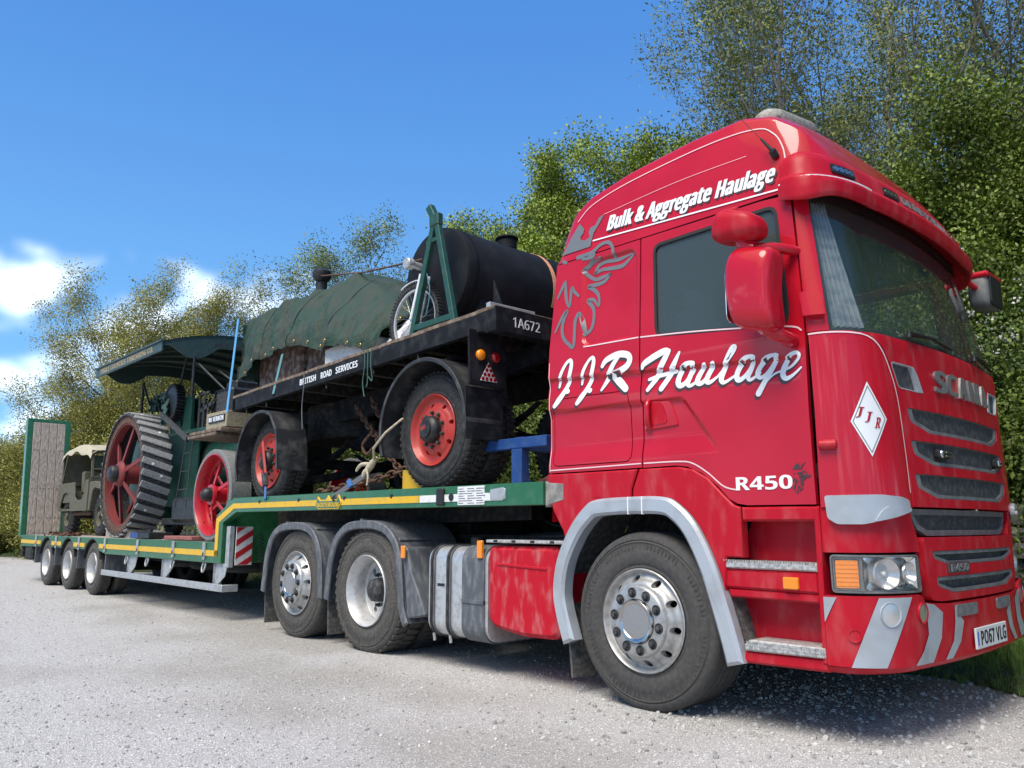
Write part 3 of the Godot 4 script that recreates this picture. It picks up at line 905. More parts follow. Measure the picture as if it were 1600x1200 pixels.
# faceted stone: box grid pushed to a rounded, chipped shape
func stone(b: B, c: Vector3, s: Vector3, n: int, r: RandomNumberGenerator) -> B:
	var memo := {}
	var P := func(q: Vector3) -> Vector3:
		var key := Vector3i((q * 100.0).round())
		if not memo.has(key):
			var d := q.normalized().lerp(q, 0.42)
			memo[key] = c + d * (1.0 + r.randf_range(-0.14, 0.10)) * s
		return memo[key]
	for a in 3:
		for sg in [-1.0, 1.0]:
			for i in n:
				for j in n:
					var pts := []
					for w in [[0, 0], [1, 0], [1, 1], [0, 1]]:
						var q := Vector3.ZERO
						q[a] = sg
						q[(a + 1) % 3] = -1.0 + 2.0 * (i + w[0]) / n
						q[(a + 2) % 3] = -1.0 + 2.0 * (j + w[1]) / n
						pts.append(P.call(q))
					if sg > 0: b.quad(pts[0], pts[3], pts[2], pts[1])
					else: b.quad(pts[0], pts[1], pts[2], pts[3])
	return b

func build_walls() -> void:
	var r := RandomNumberGenerator.new()
	r.seed = 31
	# stones are shared between a few variants
	var kinds := []
	for k in 6:
		var b := B.new()
		stone(b, Vector3.ZERO, Vector3(0.5, 0.5, 0.5), 3, r)
		kinds.append(b.mesh())
	var w := thing("dry_stone_wall", "grey dry stone wall on the verge beyond the lorry's bumper", "wall")
	var rest := []
	for row in 7:
		var x := 4.6 + r.randf() * 0.2
		var y := 0.25 + row * 0.135
		while x > -37.5:
			var l := r.randf_range(0.16, 0.42)
			var h := r.randf_range(0.13, 0.17)
			if row == 6: h = 0.22; l = r.randf_range(0.15, 0.3)
			var t := Transform3D(Basis(Vector3(r.randfn(), r.randfn(), r.randfn()).normalized(), 0.10).scaled_local(Vector3(l * 1.04, h * 1.1, 0.42)), Vector3(x - l * 0.5, y + h * 0.5, -4.6 + r.randf_range(-0.04, 0.04)))
			if x < 3.4 and x > -2.8: inst("stone", kinds[r.randi() % 6], M.stone, w, t)
			else: rest.append(t)
			x -= l
	var o := multi("stone_course", kinds[0], rest, M.stone, w, 0.0, r)
	o.set_meta("kind", "stuff")
	var w2 := thing("dry_stone_wall", "low rubble wall closing the far end of the yard behind the ramps", "wall")
	rest = []
	for row in 6:
		var z := -4.6
		while z < 22.0:
			var l := r.randf_range(0.2, 0.5)
			var t := Transform3D(Basis(Vector3(r.randfn(), r.randfn(), r.randfn()).normalized(), 0.12).scaled_local(Vector3(0.45, 0.2, l * 1.05)), Vector3(-39.6, 0.12 + row * 0.17, z + l * 0.5))
			rest.append(t)
			z += l
	o = multi("stone_course", kinds[1], rest, M.stone, w2, 0.0, r)
	o.set_meta("kind", "stuff")

# ---------------------------------------------------------------- trees
func sprig(sd: int, count: int, llen: float, lwid: float, reach: float, droop: float) -> ArrayMesh:
	var r := RandomNumberGenerator.new()
	r.seed = sd
	var b := B.new()
	for k in count:
		var d := Vector3(r.randfn(), r.randfn() * 0.8, r.randfn()).normalized()
		var p := d * reach * r.randf_range(0.25, 1.0)
		var ax := (d + Vector3(r.randfn() * 0.5, -droop + r.randfn() * 0.3, r.randfn() * 0.5)).normalized()
		var sd2 := ax.cross(Vector3(r.randfn(), r.randfn(), r.randfn())).normalized()
		var up := ax.cross(sd2)
		var l := llen * r.randf_range(0.7, 1.25)
		var w := lwid * r.randf_range(0.8, 1.2) * 0.5
		var q0 := p
		var q1 := p + ax * l * 0.5 + sd2 * w + up * w * 0.35
		var q2 := p + ax * l
		var q3 := p + ax * l * 0.5 - sd2 * w + up * w * 0.35
		var fn := (q2 - q0).cross(q1 - q0).normalized()
		if fn.dot(d + Vector3(0, 0.4, 0)) < 0.0: fn = -fn
		var bn := (fn * 0.55 + d * 0.6 + Vector3(0, 0.25, 0)).normalized()
		b.tris(q0, bn, q1, bn, q2, bn)
		b.tris(q0, bn, q2, bn, q3, bn)
		var t := r.randf_range(0.7, 1.3)
		for i in 6:
			b.c.append(Color(t, t, t * r.randf_range(0.8, 1.1)))
	return b.mesh()

func grow(b: B, tips: Array, p: Vector3, dir: Vector3, length: float, rad: float, depth: int, r: RandomNumberGenerator, st: Dictionary) -> void:
	var segs := 5 if depth >= 2 else 3
	var pts := [p]
	var rr := [rad]
	var d := dir
	for i in segs:
		d = (d + Vector3(r.randfn(), r.randfn() * 0.6, r.randfn()) * st.wob + Vector3.UP * st.up * (0.5 if depth >= 3 else 1.0)).normalized()
		pts.append(pts[i] + d * length / segs)
		rr.append(rad * lerpf(1.0, 0.28 if depth > 0 else 0.15, float(i + 1) / segs))
	tube(b, pts, rr, 7 if depth >= 3 else (5 if depth == 2 else (4 if depth == 1 else 3)), false)
	if depth <= st.leafdepth:
		for i in range(1, segs + 1):
			tips.append([pts[i], d, depth])
	if depth == 0:
		return
	var kids: int = st.kids[depth]
	for k in kids:
		var t: float = lerpf(st.from[depth], 1.0, (k + r.randf()) / kids)
		var i := clampi(int(t * segs), 0, segs - 1)
		var q: Vector3 = pts[i].lerp(pts[i + 1], t * segs - i)
		var ax := (pts[i + 1] - pts[i] as Vector3).normalized()
		var az := r.randf() * TAU + k * 2.4
		var side := ax.cross(Vector3.RIGHT if absf(ax.x) < 0.8 else Vector3.UP).normalized().rotated(ax, az)
		var ang: float = deg_to_rad(r.randf_range(st.ang[0], st.ang[1]))
		var nd := (ax * cos(ang) + side * sin(ang)).normalized()
		var nl: float = length * st.ratio[depth] * r.randf_range(0.7, 1.15) * (1.15 - 0.55 * t)
		grow(b, tips, q, nd, nl, maxf(rr[i] * 0.55, 0.004), depth - 1, r, st)

var sprigs := {}
func tree(called: String, label: String, category: String, at: Vector3, h: float, sd: int, st0: Dictionary, group := "trees of the wood behind the lorry") -> Node3D:
	var st := {up = 0.06, wob = 0.10, leafdepth = 1, kids = [0, 5, 6, 11], from = [0.0, 0.25, 0.25, 0.25], ratio = [0.0, 0.5, 0.5, 0.5], ang = [28, 62], stems = 1, rad = 0.011, leaves = 3200, spread = 0.15, sprig = "round", col = Color(0.075, 0.135, 0.022), vary = 0.28, bark = "bark", size = 1.0}
	st.merge(st0, true)
	var r := RandomNumberGenerator.new()
	r.seed = sd
	var o := thing(called, label, category, group)
	o.position = at
	var b := B.new()
	var tips := []
	for s in int(st.stems):
		var a := TAU * s / float(st.stems) + r.randf()
		var out: float = 0.0 if st.stems == 1 else r.randf_range(0.12, 0.4)
		var d := Vector3(cos(a) * out, 1.0, sin(a) * out).normalized()
		grow(b, tips, Vector3(cos(a), 0, sin(a)) * (0.0 if st.stems == 1 else 0.12), d, h * 0.86 * (1.0 if s == 0 else r.randf_range(0.7, 1.0)), h * st.rad, 3, r, st)
	var tr := part("trunk", b, M[st.bark], o)
	tr.set_meta("label", "trunk and branches")
	var xs := []
	for k in int(st.leaves):
		var t = tips[r.randi() % tips.size()]
		var q: Vector3 = t[0] + Vector3(r.randfn(), r.randfn() * 0.8, r.randfn()) * st.spread
		if q.y < 0.15:
			continue
		var s: float = st.size * r.randf_range(0.7, 1.3)
		xs.append(Transform3D(Basis(Vector3(r.randfn(), r.randfn(), r.randfn()).normalized(), r.randf() * TAU).scaled(Vector3.ONE * s), q))
	var cr := multi("crown", sprigs[st.sprig], xs, M.leaf, o, st.vary, r, st.col)
	cr.set_meta("kind", "stuff")
	return o

func build_trees() -> void:
	sprigs.round = sprig(1, 36, 0.040, 0.024, 0.21, 0.2)
	sprigs.maple = sprig(2, 44, 0.044, 0.034, 0.24, 0.4)
	sprigs.willow = sprig(3, 20, 0.044, 0.019, 0.20, 0.1)
	sprigs.bush = sprig(4, 34, 0.038, 0.026, 0.20, 0.2)
	sprigs.far = sprig(5, 44, 0.056, 0.034, 0.32, 0.2)
	sprigs.bloom = sprig(6, 12, 0.030, 0.030, 0.08, 0.0)
	var gold := Color(0.36, 0.335, 0.080)
	var green := Color(0.155, 0.215, 0.030)
	var fresh := Color(0.225, 0.295, 0.036)
	var dark := Color(0.085, 0.135, 0.024)
	var grey := Color(0.20, 0.235, 0.075)
	# far end of the yard, golden willows
	var W := {sprig = "far", col = gold, stems = 3, leaves = 2600, spread = 0.17, up = 0.10, ang = [18, 45], bark = "bark_pale", leafdepth = 1, rad = 0.008}
	tree("willow_tree", "tall thin willow with sparse olive leaves above the canopy's raised end", "tree", Vector3(-27.6, 0, -5.6), 8.7, 11, W.merged({leaves = 2200}, true))
	tree("willow_tree", "tall sparse willow standing second from the sky gap over the canopy", "tree", Vector3(-25.6, 0, -6.2), 8.8, 12, W.merged({leaves = 2300}, true))
	tree("willow_tree", "slender willow with a feathery pale top just above the canopy roof", "tree", Vector3(-26.4, 0, -8.4), 9.2, 13, W.merged({stems = 2, leaves = 2200}, true))
	tree("willow_tree", "thin bare-branched willow leaning out over the open sky", "tree", Vector3(-29.6, 0, -4.9), 6.2, 14, W.merged({leaves = 900}, true))
	tree("ash_tree", "green leafy tree rising just behind the canopy front", "tree", Vector3(-22.5, 0, -8.6), 7.4, 15, W.merged({col = green, stems = 2, leaves = 2400}, true))
	var WB := {sprig = "far", col = gold, stems = 6, leaves = 5200, spread = 0.30, up = 0.02, ang = [30, 75], kids = [0, 4, 5, 8], ratio = [0.0, 0.55, 0.6, 0.6], from = [0.0, 0.1, 0.1, 0.08], leafdepth = 2, rad = 0.008}
	var sal := [["golden sallow bush beside the ramp top", -31.5, -2.6, 3.4, 21], ["broad golden sallow bush behind the field car", -28.2, -3.9, 4.3, 22], ["golden olive sallow bush under the canopy's raised end", -25.2, -5.2, 5.2, 23], ["dense sallow bush seen between canopy and big wheel", -22.0, -5.8, 4.4, 24], ["low dark olive bush at the outer end of the yard", -36.0, -1.2, 3.2, 25], ["sallow bush seen through the engine's canopy posts", -18.6, -6.2, 4.4, 26], ["rounded bush in the corner beyond the ramp", -34.0, -4.4, 4.2, 27], ["small bush beyond the ramp foot at the yard's end", -42.0, 1.5, 3.4, 28]]
	for s in sal:
		tree("sallow_bush", s[0], "bush", Vector3(s[1], 0, s[2]), s[3], s[4], WB.merged({col = gold.lerp(dark, rng.randf_range(0.05, 0.45))}, true), "bushes at the far end of the yard")
	# wood along the verge
	var G := {col = fresh, leaves = 3800, spread = 0.14, stems = 2, sprig = "maple", kids = [0, 5, 6, 10], leafdepth = 2, ang = [30, 65]}
	tree("sycamore_tree", "bright green sycamore rising above the black tank", "tree", Vector3(-8.6, 0, -6.4), 6.9, 31, G)
	tree("sycamore_tree", "full green sycamore between the black tank and the cab roof", "tree", Vector3(-7.3, 0, -6.9), 7.3, 32, G.merged({leaves = 4000}, true))
	tree("sycamore_tree", "leafy sycamore just behind the rear of the cab roof", "tree", Vector3(-6.4, 0, -8.2), 8.0, 33, G.merged({leaves = 4000}, true))
	tree("ash_tree", "loose grey-green ash over the slope of the cab roof", "tree", Vector3(-5.2, 0, -8.9), 8.6, 34, {col = grey, leaves = 3400, stems = 2, up = 0.10, sprig = "round", ang = [22, 50]})
	tree("hazel_bush", "twiggy pale green hazel above the green tarpaulin", "bush", Vector3(-12.4, 0, -6.0), 6.3, 35, {col = grey, leaves = 1900, stems = 4, up = 0.10, sprig = "round", ang = [20, 48], rad = 0.006}, "bushes along the wall behind the lorry")
	tree("hazel_bush", "bare-twigged hazel over the dark bollard on the load", "bush", Vector3(-14.6, 0, -6.2), 6.0, 36, {col = grey, leaves = 1100, stems = 4, up = 0.10, sprig = "round", ang = [20, 48], rad = 0.006}, "bushes along the wall behind the lorry")
	tree("ash_tree", "leafy olive tree behind the peak of the tarpaulin", "tree", Vector3(-10.6, 0, -6.0), 6.6, 37, {col = grey.lerp(fresh, 0.3), leaves = 3600, stems = 3, sprig = "round"})
	tree("ash_tree", "loose green tree behind the blue strap end of the tarpaulin", "tree", Vector3(-16.4, 0, -6.6), 6.2, 38, {col = grey.lerp(fresh, 0.5), leaves = 3000, stems = 3, sprig = "round"})
	tree("ash_tree", "leafy tree between tarpaulin peak and the green A-frame", "tree", Vector3(-9.9, 0, -7.0), 6.9, 39, {col = grey.lerp(fresh, 0.5), leaves = 3600, stems = 3, sprig = "round"})
	# tall sallows over the cab
	var S := {col = Color(0.215, 0.245, 0.060), leaves = 3000, stems = 4, sprig = "willow", up = 0.12, ang = [16, 42], kids = [0, 5, 7, 12], leafdepth = 1, bark = "bark_pale", spread = 0.13, rad = 0.0052, size = 1.2, from = [0.0, 0.2, 0.2, 0.3], ratio = [0.0, 0.5, 0.5, 0.38]}
	tree("goat_willow_tree", "tall twiggy willow filling the sky above the beacon", "tree", Vector3(-2.3, 0, -8.2), 12.0, 41, S)
	tree("goat_willow_tree", "tall willow with many upright stems above the cab roof", "tree", Vector3(-1.5, 0, -9.6), 13.0, 42, S)
	tree("goat_willow_tree", "tall willow with dark bare trunk over the sun visor", "tree", Vector3(-0.6, 0, -9.8), 13.0, 43, S.merged({leaves = 2800}, true))
	tree("goat_willow_tree", "sparse tall tree against blue sky over the far mirror", "tree", Vector3(0.4, 0, -11.0), 13.0, 44, S.merged({leaves = 1700, stems = 3}, true))
	tree("goat_willow_tree", "nearly bare tree at the edge of the picture top", "tree", Vector3(1.4, 0, -10.4), 12.6, 45, S.merged({leaves = 1500, stems = 3}, true))
	# maples at the right
	var Mp := {col = green, leaves = 4400, spread = 0.15, stems = 2, sprig = "maple", kids = [0, 5, 6, 12], from = [0.0, 0.15, 0.15, 0.12], leafdepth = 2, ang = [40, 80], up = 0.02}
	tree("maple_tree", "dense green maple behind the windscreen top", "tree", Vector3(-1.2, 0, -8.4), 6.8, 51, Mp)
	tree("maple_tree", "dense hanging maple behind the far mirror", "tree", Vector3(-0.1, 0, -7.3), 6.2, 52, Mp)
	tree("maple_tree", "leafy maple with dark trunk at the frame edge", "tree", Vector3(0.9, 0, -7.6), 6.6, 53, Mp)
	tree("maple_tree", "maple beyond the frame edge hanging over the wall", "tree", Vector3(2.0, 0, -7.0), 6.4, 54, Mp)
	tree("hawthorn_bush", "hawthorn in white blossom beside the windscreen", "bush", Vector3(0.7, 0, -5.9), 3.6, 55, {col = Color(0.07, 0.125, 0.025), leaves = 3000, stems = 4, sprig = "round", leafdepth = 2, spread = 0.15, from = [0.0, 0.1, 0.1, 0.1], ang = [30, 70]}, "bushes along the wall behind the lorry")
	var r := RandomNumberGenerator.new()
	r.seed = 66
	var xs := []
	for k in 420:
		xs.append(Transform3D(Basis(Vector3(r.randfn(), r.randfn(), r.randfn()).normalized(), r.randf() * TAU), Vector3(r.randfn() * 0.6, 2.7 + r.randfn() * 0.45, r.randfn() * 0.45 + 0.35)))
	var blo := multi("blossom", sprigs.bloom, xs, M.leaf, get_node("hawthorn_bush"), 0.1, r, Color(0.62, 0.60, 0.60))
	blo.set_meta("kind", "stuff")
	# more of the wood ahead of the lorry, mirrored in the windscreen and front panels
	var far := [[4.2, -9.0, 9.0, 61], [6.8, -8.0, 10.5, 62], [9.8, -9.5, 11.0, 63], [13.0, -7.5, 10.0, 64], [15.5, -3.5, 11.0, 65]]
	for q in far:
		tree("maple_tree", "maple of the wood ahead of the lorry, outside the frame", "tree", Vector3(q[0], 0, q[1]), q[2], q[3], Mp.merged({sprig = "far", leaves = 2200, spread = 0.35, col = dark}, true), "trees ahead of the lorry")
	# undergrowth against the wall
	var U := {col = dark, leaves = 2600, stems = 5, sprig = "bush", leafdepth = 2, spread = 0.24, up = 0.0, ang = [30, 75], kids = [0, 4, 4, 7], from = [0.0, 0.05, 0.05, 0.05], ratio = [0.0, 0.6, 0.6, 0.7], rad = 0.008, size = 1.3}
	var und := [["dark bramble bush behind the front wheels of the tractor", -0.9, -5.5, 2.4], ["bramble bush seen below the flatbed's tail lamps", -2.6, -5.6, 2.9], ["green bush seen past the blue trestle", -4.4, -5.4, 2.8], ["bush seen under the flatbed between its wheels", -6.4, -5.4, 2.9], ["bush seen through the lashing chains", -8.4, -5.5, 3.0], ["bush showing beside the small front engine wheel", -10.6, -5.5, 3.1], ["bush showing under the engine boiler", -13.0, -5.6, 3.2], ["bush showing behind the big engine wheel", -15.6, -5.6, 3.4], ["dark bush below the far mirror by the wall", 1.6, -5.4, 2.3], ["dark bush at the frame edge above the wall", 3.0, -5.5, 2.6]]
	var k2 := 0
	for q in und:
		tree("bramble_bush", q[0], "bush", Vector3(q[1], 0.1, q[2]), q[3], 80 + k2, U.merged({col = dark.lerp(green, rng.randf_range(0.1, 0.8))}, true), "bushes along the wall behind the lorry")
		k2 += 1

# ---------------------------------------------------------------- tractor unit
const T_XS := [[0.3, 1.10], [0.39, 1.147], [2.05, 1.14], [2.95, 1.07]]
const T_AX := [[0.3, 0.27], [0.39, 0.30], [0.75, 0.31], [1.2, 0.31], [2.05, 0.285], [2.95, 0.16]]
const T_HW := [[0.0, 1.215], [2.1, 1.215], [2.95, 1.165]]
const T_TOP := [[-0.72, 2.96], [-0.68, 3.20], [-0.60, 3.38], [-0.45, 3.475], [-0.1, 3.56], [0.4, 3.62], [0.75, 3.63], [0.95, 3.56], [1.12, 3.40], [1.24, 3.18], [1.30, 3.0]]

func ss(a: float, b: float, x: float) -> float:
	return smoothstep(a, b, x)

# styling of the cab side: a sill line under the window, a hollow round the handle, a recess behind the door
func side_relief(x: float, y: float) -> float:
	var d := 0.0
	var l1 := 2.085 - 0.062 * (x + 0.72)
	d -= 0.020 * ss(l1, l1 - 0.016, y) * ss(1.13, 1.0, x) * (1.0 - 0.85 * ss(l1 - 0.02, l1 - 0.14, y))
	var l2 := 1.865 - 0.03 * (x + 0.72)
	var cut := 0.36 + (l2 - y) * 0.72
	d -= 0.022 * ss(l2, l2 - 0.018, y) * ss(cut, cut - 0.05, x) * (1.0 - ss(1.62, 1.47, y))
	var q := Vector2(absf(x + 0.235) - 0.15, absf(y - 2.575) - 0.22)
	var sd := Vector2(maxf(q.x, 0), maxf(q.y, 0)).length() - 0.08
	d -= 0.022 * ss(0.010, -0.012, sd)
	return d

func side(x: float, y: float, off := 0.0) -> Vector3:
	var hw := tab(T_HW, y)
	if y > 2.95:
		var t := tab(T_TOP, x)
		hw = roof_hw(x, clampf((y - 2.95) / maxf(t - 2.95, 0.01), 0.0, 1.0))
	else:
		hw += side_relief(x, y)
	return Vector3(x, y, ZC + hw + off)

func side_far(x: float, y: float, off := 0.0) -> Vector3:
	var p := side(x, y, off)
	return Vector3(p.x, p.y, 2.0 * ZC - p.z)

func roof_hw(x: float, s: float) -> float:
	var w := 1.165 - 0.070 * s - 0.05 * pow(s, 6.0)
	if x > 1.0:
		w -= 0.42 * (1.0 - sqrt(maxf(0.0, 1.0 - pow(clampf((x - 1.0) / 0.32, 0.0, 1.0), 2.0)))) * 0.8
	return w

func front(w: float, y: float, off := 0.0) -> Vector3:
	var sg := 1.0 if w >= 0.0 else -1.0
	var a := absf(w)
	var xs := tab(T_XS, y)
	var ax := tab(T_AX, y)
	var hw := tab(T_HW, y)
	var hf := hw - 0.42
	var p := Vector3.ZERO
	var n := Vector3.ZERO
	if a <= 0.795:
		var q := a * hf / 0.795
		p = Vector3(xs + ax + 0.05 * (1.0 - pow(q / hf, 2.0)), y, sg * q)
		n = Vector3(1.0, 0, sg * 0.1 * q / (hf * hf)).normalized()
	elif a <= 1.395:
		var th := (a - 0.795) / 0.6 * PI / 2.0
		p = Vector3(xs + ax * cos(th), y, sg * (hf + 0.42 * sin(th)))
		n = Vector3(cos(th) / ax, 0, sg * sin(th) / 0.42).normalized()
	else:
		p = Vector3(xs - (a - 1.395), y, sg * hw)
		n = Vector3(0, 0, sg)
	return p + n * off + Vector3(0, 0, ZC)

func front_frame(w: float, y: float, off := 0.0) -> Transform3D:
	var o := front(w, y, off)
	var x := (front(w - 0.01, y, off) - front(w + 0.01, y, off)).normalized()
	var up := (front(w, y + 0.01, off) - front(w, y - 0.01, off)).normalized()
	var z := x.cross(up).normalized()
	return Transform3D(Basis(x, z.cross(x).normalized(), z), o)

func side_frame(x: float, y: float, off := 0.0) -> Transform3D:
	var o := side(x, y, off)
	var up := (side(x, y + 0.03) - side(x, y - 0.03)).normalized()
	return Transform3D(Basis(Vector3.RIGHT, up, Vector3.RIGHT.cross(up).normalized()), o)

func mirror_poly(p: PackedVector2Array) -> PackedVector2Array:
	var q := PackedVector2Array()
	for i in range(p.size() - 1, -1, -1):
		q.append(Vector2(-p[i].x, p[i].y))
	return q

func line_on(called: String, pts: Array, w: float, S: Callable, off: float, m: Material, parent: Node) -> void:
	var fl := []
	for i in range(0, pts.size(), 2):
		fl.append_array([pts[i], pts[i + 1], w])
	part(called, stroke(B.new(), fl, S, off), m, parent)

# ring of hand holes: sectors between r0 and r1, each with a round hole, height zf(r)
func hole_ring(b: B, n: int, r0: float, r1: float, rc: float, hr: float, zf: Callable, depth: float, turn := 0.0) -> B:
	var K := 20
	for s in n:
		var mid := TAU * (s + 0.5) / n + turn
		var half := PI / n
		var inner := []
		var outer := []
		for k in K:
			var a := TAU * k / K
			var d := Vector2(cos(a), sin(a))     # x radial, y tangential
			inner.append(Vector2(rc + d.x * hr, d.y * hr / rc))
			# hit the sector boundary (radius, angle) going out along d
			var t := 1e9
			if d.x > 1e-6: t = minf(t, (r1 - rc) / d.x)
			if d.x < -1e-6: t = minf(t, (r0 - rc) / d.x)
			if absf(d.y) > 1e-6: t = minf(t, half * rc / absf(d.y))
			outer.append(Vector2(rc + d.x * t, d.y * t / rc))
		# snap the nearest rays to the corners so neighbours meet
		for cr in [Vector2(r0, -half), Vector2(r0, half), Vector2(r1, -half), Vector2(r1, half)]:
			var best := 0
			var bd := 1e9
			for k in K:
				var e := Vector2(outer[k].x - cr.x, (outer[k].y - cr.y) * rc).length()
				if e < bd: bd = e; best = k
			outer[best] = cr
		var P := func(q: Vector2, dz: float) -> Vector3:
			return Vector3(cos(mid + q.y) * q.x, sin(mid + q.y) * q.x, zf.call(q.x) + dz)
		var N := func(q: Vector2) -> Vector3:
			var g: float = (zf.call(q.x + 0.004) - zf.call(q.x - 0.004)) / 0.008
			return Vector3(-g * cos(mid + q.y), -g * sin(mid + q.y), 1.0).normalized()
		for k in K:
			var l := (k + 1) % K
			b.quads(P.call(inner[k], 0), N.call(inner[k]), P.call(inner[l], 0), N.call(inner[l]), P.call(outer[l], 0), N.call(outer[l]), P.call(outer[k], 0), N.call(outer[k]))
			b.quad(P.call(inner[k], 0), P.call(inner[l], 0), P.call(inner[l], -depth), P.call(inner[k], -depth))
	return b

# tyre: radius r, width w, outer face at z = 0 (towards +z), hollow inside down to the bead radius rb
func tyre_mesh(r: float, w: float, rb: float, grooves: int, lugs := 0, lugh := 0.012) -> B:
	var b := B.new()
	var sh := 0.035
	var pr := [Vector2(rb - 0.004, -0.045), Vector2(rb + 0.004, -0.018), Vector2(rb + 0.02, -0.008), Vector2(rb + 0.035, -0.012), Vector2(rb + 0.045, -0.004), Vector2(lerpf(rb, r, 0.5), 0.0), Vector2(lerpf(rb, r, 0.52), -0.003), Vector2(lerpf(rb, r, 0.72), -0.003), Vector2(lerpf(rb, r, 0.735), 0.001), Vector2(lerpf(rb, r, 0.75), -0.004), Vector2(r - 0.05, -0.008), Vector2(r - 0.045, -0.003), Vector2(r - 0.03, -0.006), Vector2(r - 0.012, -0.018), Vector2(r - 0.003, -sh), Vector2(r, -sh - 0.01)]
	var tw := w - 2.0 * (sh + 0.01)
	for g in grooves:
		var z := -(sh + 0.01) - tw * (g + 1) / (grooves + 1)
		pr.append_array([Vector2(r, z + 0.006), Vector2(r - 0.012, z + 0.004), Vector2(r - 0.012, z - 0.004), Vector2(r, z - 0.006)])
	pr.append_array([Vector2(r, -w + sh + 0.01), Vector2(r - 0.003, -w + sh), Vector2(r - 0.03, -w + 0.008), Vector2(lerpf(rb, r, 0.5), -w), Vector2(rb + 0.02, -w + 0.01), Vector2(rb, -w + 0.04)])
	lathe(b, pr, 72)
	if r > 0.44:
		for k in 96:
			if k % 12 > 8: continue
			var a := TAU * k / 96.0
			box(b, Vector3(cos(a), sin(a), 0) * lerpf(rb, r, 0.62) + Vector3(0, 0, -0.002), Vector3(0.026, 0.009 if k % 3 else 0.004, 0.005), 0.0, Basis(Vector3(0, 0, 1), a))
	for k in lugs:
		var a := TAU * k / lugs
		for s in [0, 1]:
			var aa: float = a + s * PI / lugs
			var z: float = -w * (0.27 if s == 0 else 0.73)
			var t := Transform3D(Basis(Vector3(-sin(aa), cos(aa), 0), Vector3(0, 0, 1), Vector3(cos(aa), sin(aa), 0)), Vector3(cos(aa), sin(aa), 0) * (r + lugh * 0.3) + Vector3(0, 0, z))
			box(b, t.origin, Vector3(TAU * r / lugs * 0.62, w * 0.40, lugh * 1.4), 0.004, t.basis * Basis(Vector3(0, 0, 1), 0.22 * (1 if s == 0 else -1)))
	return b

func nut(b: B, c: Vector3, r: float, h: float) -> B:
	return lathe(b, [Vector2(r * 1.25, 0), Vector2(r * 1.25, h * 0.2), Vector2(r, h * 0.22), Vector2(r, h * 0.9), Vector2(r * 0.8, h), Vector2(0, h)], 6, Transform3D(Basis(), c))

# steer or tag wheel with polished ten-hole disc bulging outward
func disc_wheel(called: String, parent: Node, t: Transform3D, tread: String, w: float) -> Node3D:
	var o := node(called, parent, t)
	part("tyre", tyre_mesh(0.523, w, 0.292, 4), M[tread], o)
	var b := B.new()
	lathe(b, [Vector2(0.285, -0.05), Vector2(0.300, -0.012), Vector2(0.306, 0.0), Vector2(0.300, 0.006), Vector2(0.290, 0.0), Vector2(0.284, -0.02), Vector2(0.272, -0.028)], 72)
	var zf := func(r: float) -> float: return lerpf(-0.028, 0.036, ss(0.272, 0.212, r))
	hole_ring(b, 10, 0.212, 0.272, 0.243, 0.022, zf, 0.05)
	lathe(b, [Vector2(0.212, 0.036), Vector2(0.206, 0.052), Vector2(0.198, 0.058), Vector2(0.132, 0.058), Vector2(0.128, 0.050)], 64)
	part("rim", b, M.alloy, o)
	b = B.new()
	lathe(b, [Vector2(0.27, -0.09), Vector2(0.0, -0.09)], 32)
	part("brake_drum", b, M.black, o)
	b = B.new()
	lathe(b, [Vector2(0.128, 0.045), Vector2(0.128, 0.066), Vector2(0.120, 0.075), Vector2(0.105, 0.072), Vector2(0.100, 0.066), Vector2(0.0, 0.066)], 48)
	part("hub_cap", b, M.chrome, o)
	var nb := B.new()
	nut(nb, Vector3.ZERO, 0.017, 0.024)
	var nm := nb.mesh()
	var wb := B.new()
	lathe(wb, [Vector2(0.028, 0.0), Vector2(0.0, 0.0)], 16)
	lathe(wb, [Vector2(0.031, 0.0), Vector2(0.029, 0.004), Vector2(0.026, 0.0)], 16)
	var wm := wb.mesh()
	for k in 10:
		var a := TAU * (k + 0.5) / 10.0
		var c := Vector3(cos(a) * 0.1665, sin(a) * 0.1665, 0.0585)
		inst("nut_recess", wm, M.iron, o, Transform3D(Basis(), c + Vector3(0, 0, 0.0008)))
		inst("wheel_nut", nm, M.iron, o, Transform3D(Basis(Vector3(0, 0, 1), a), c))
	return o

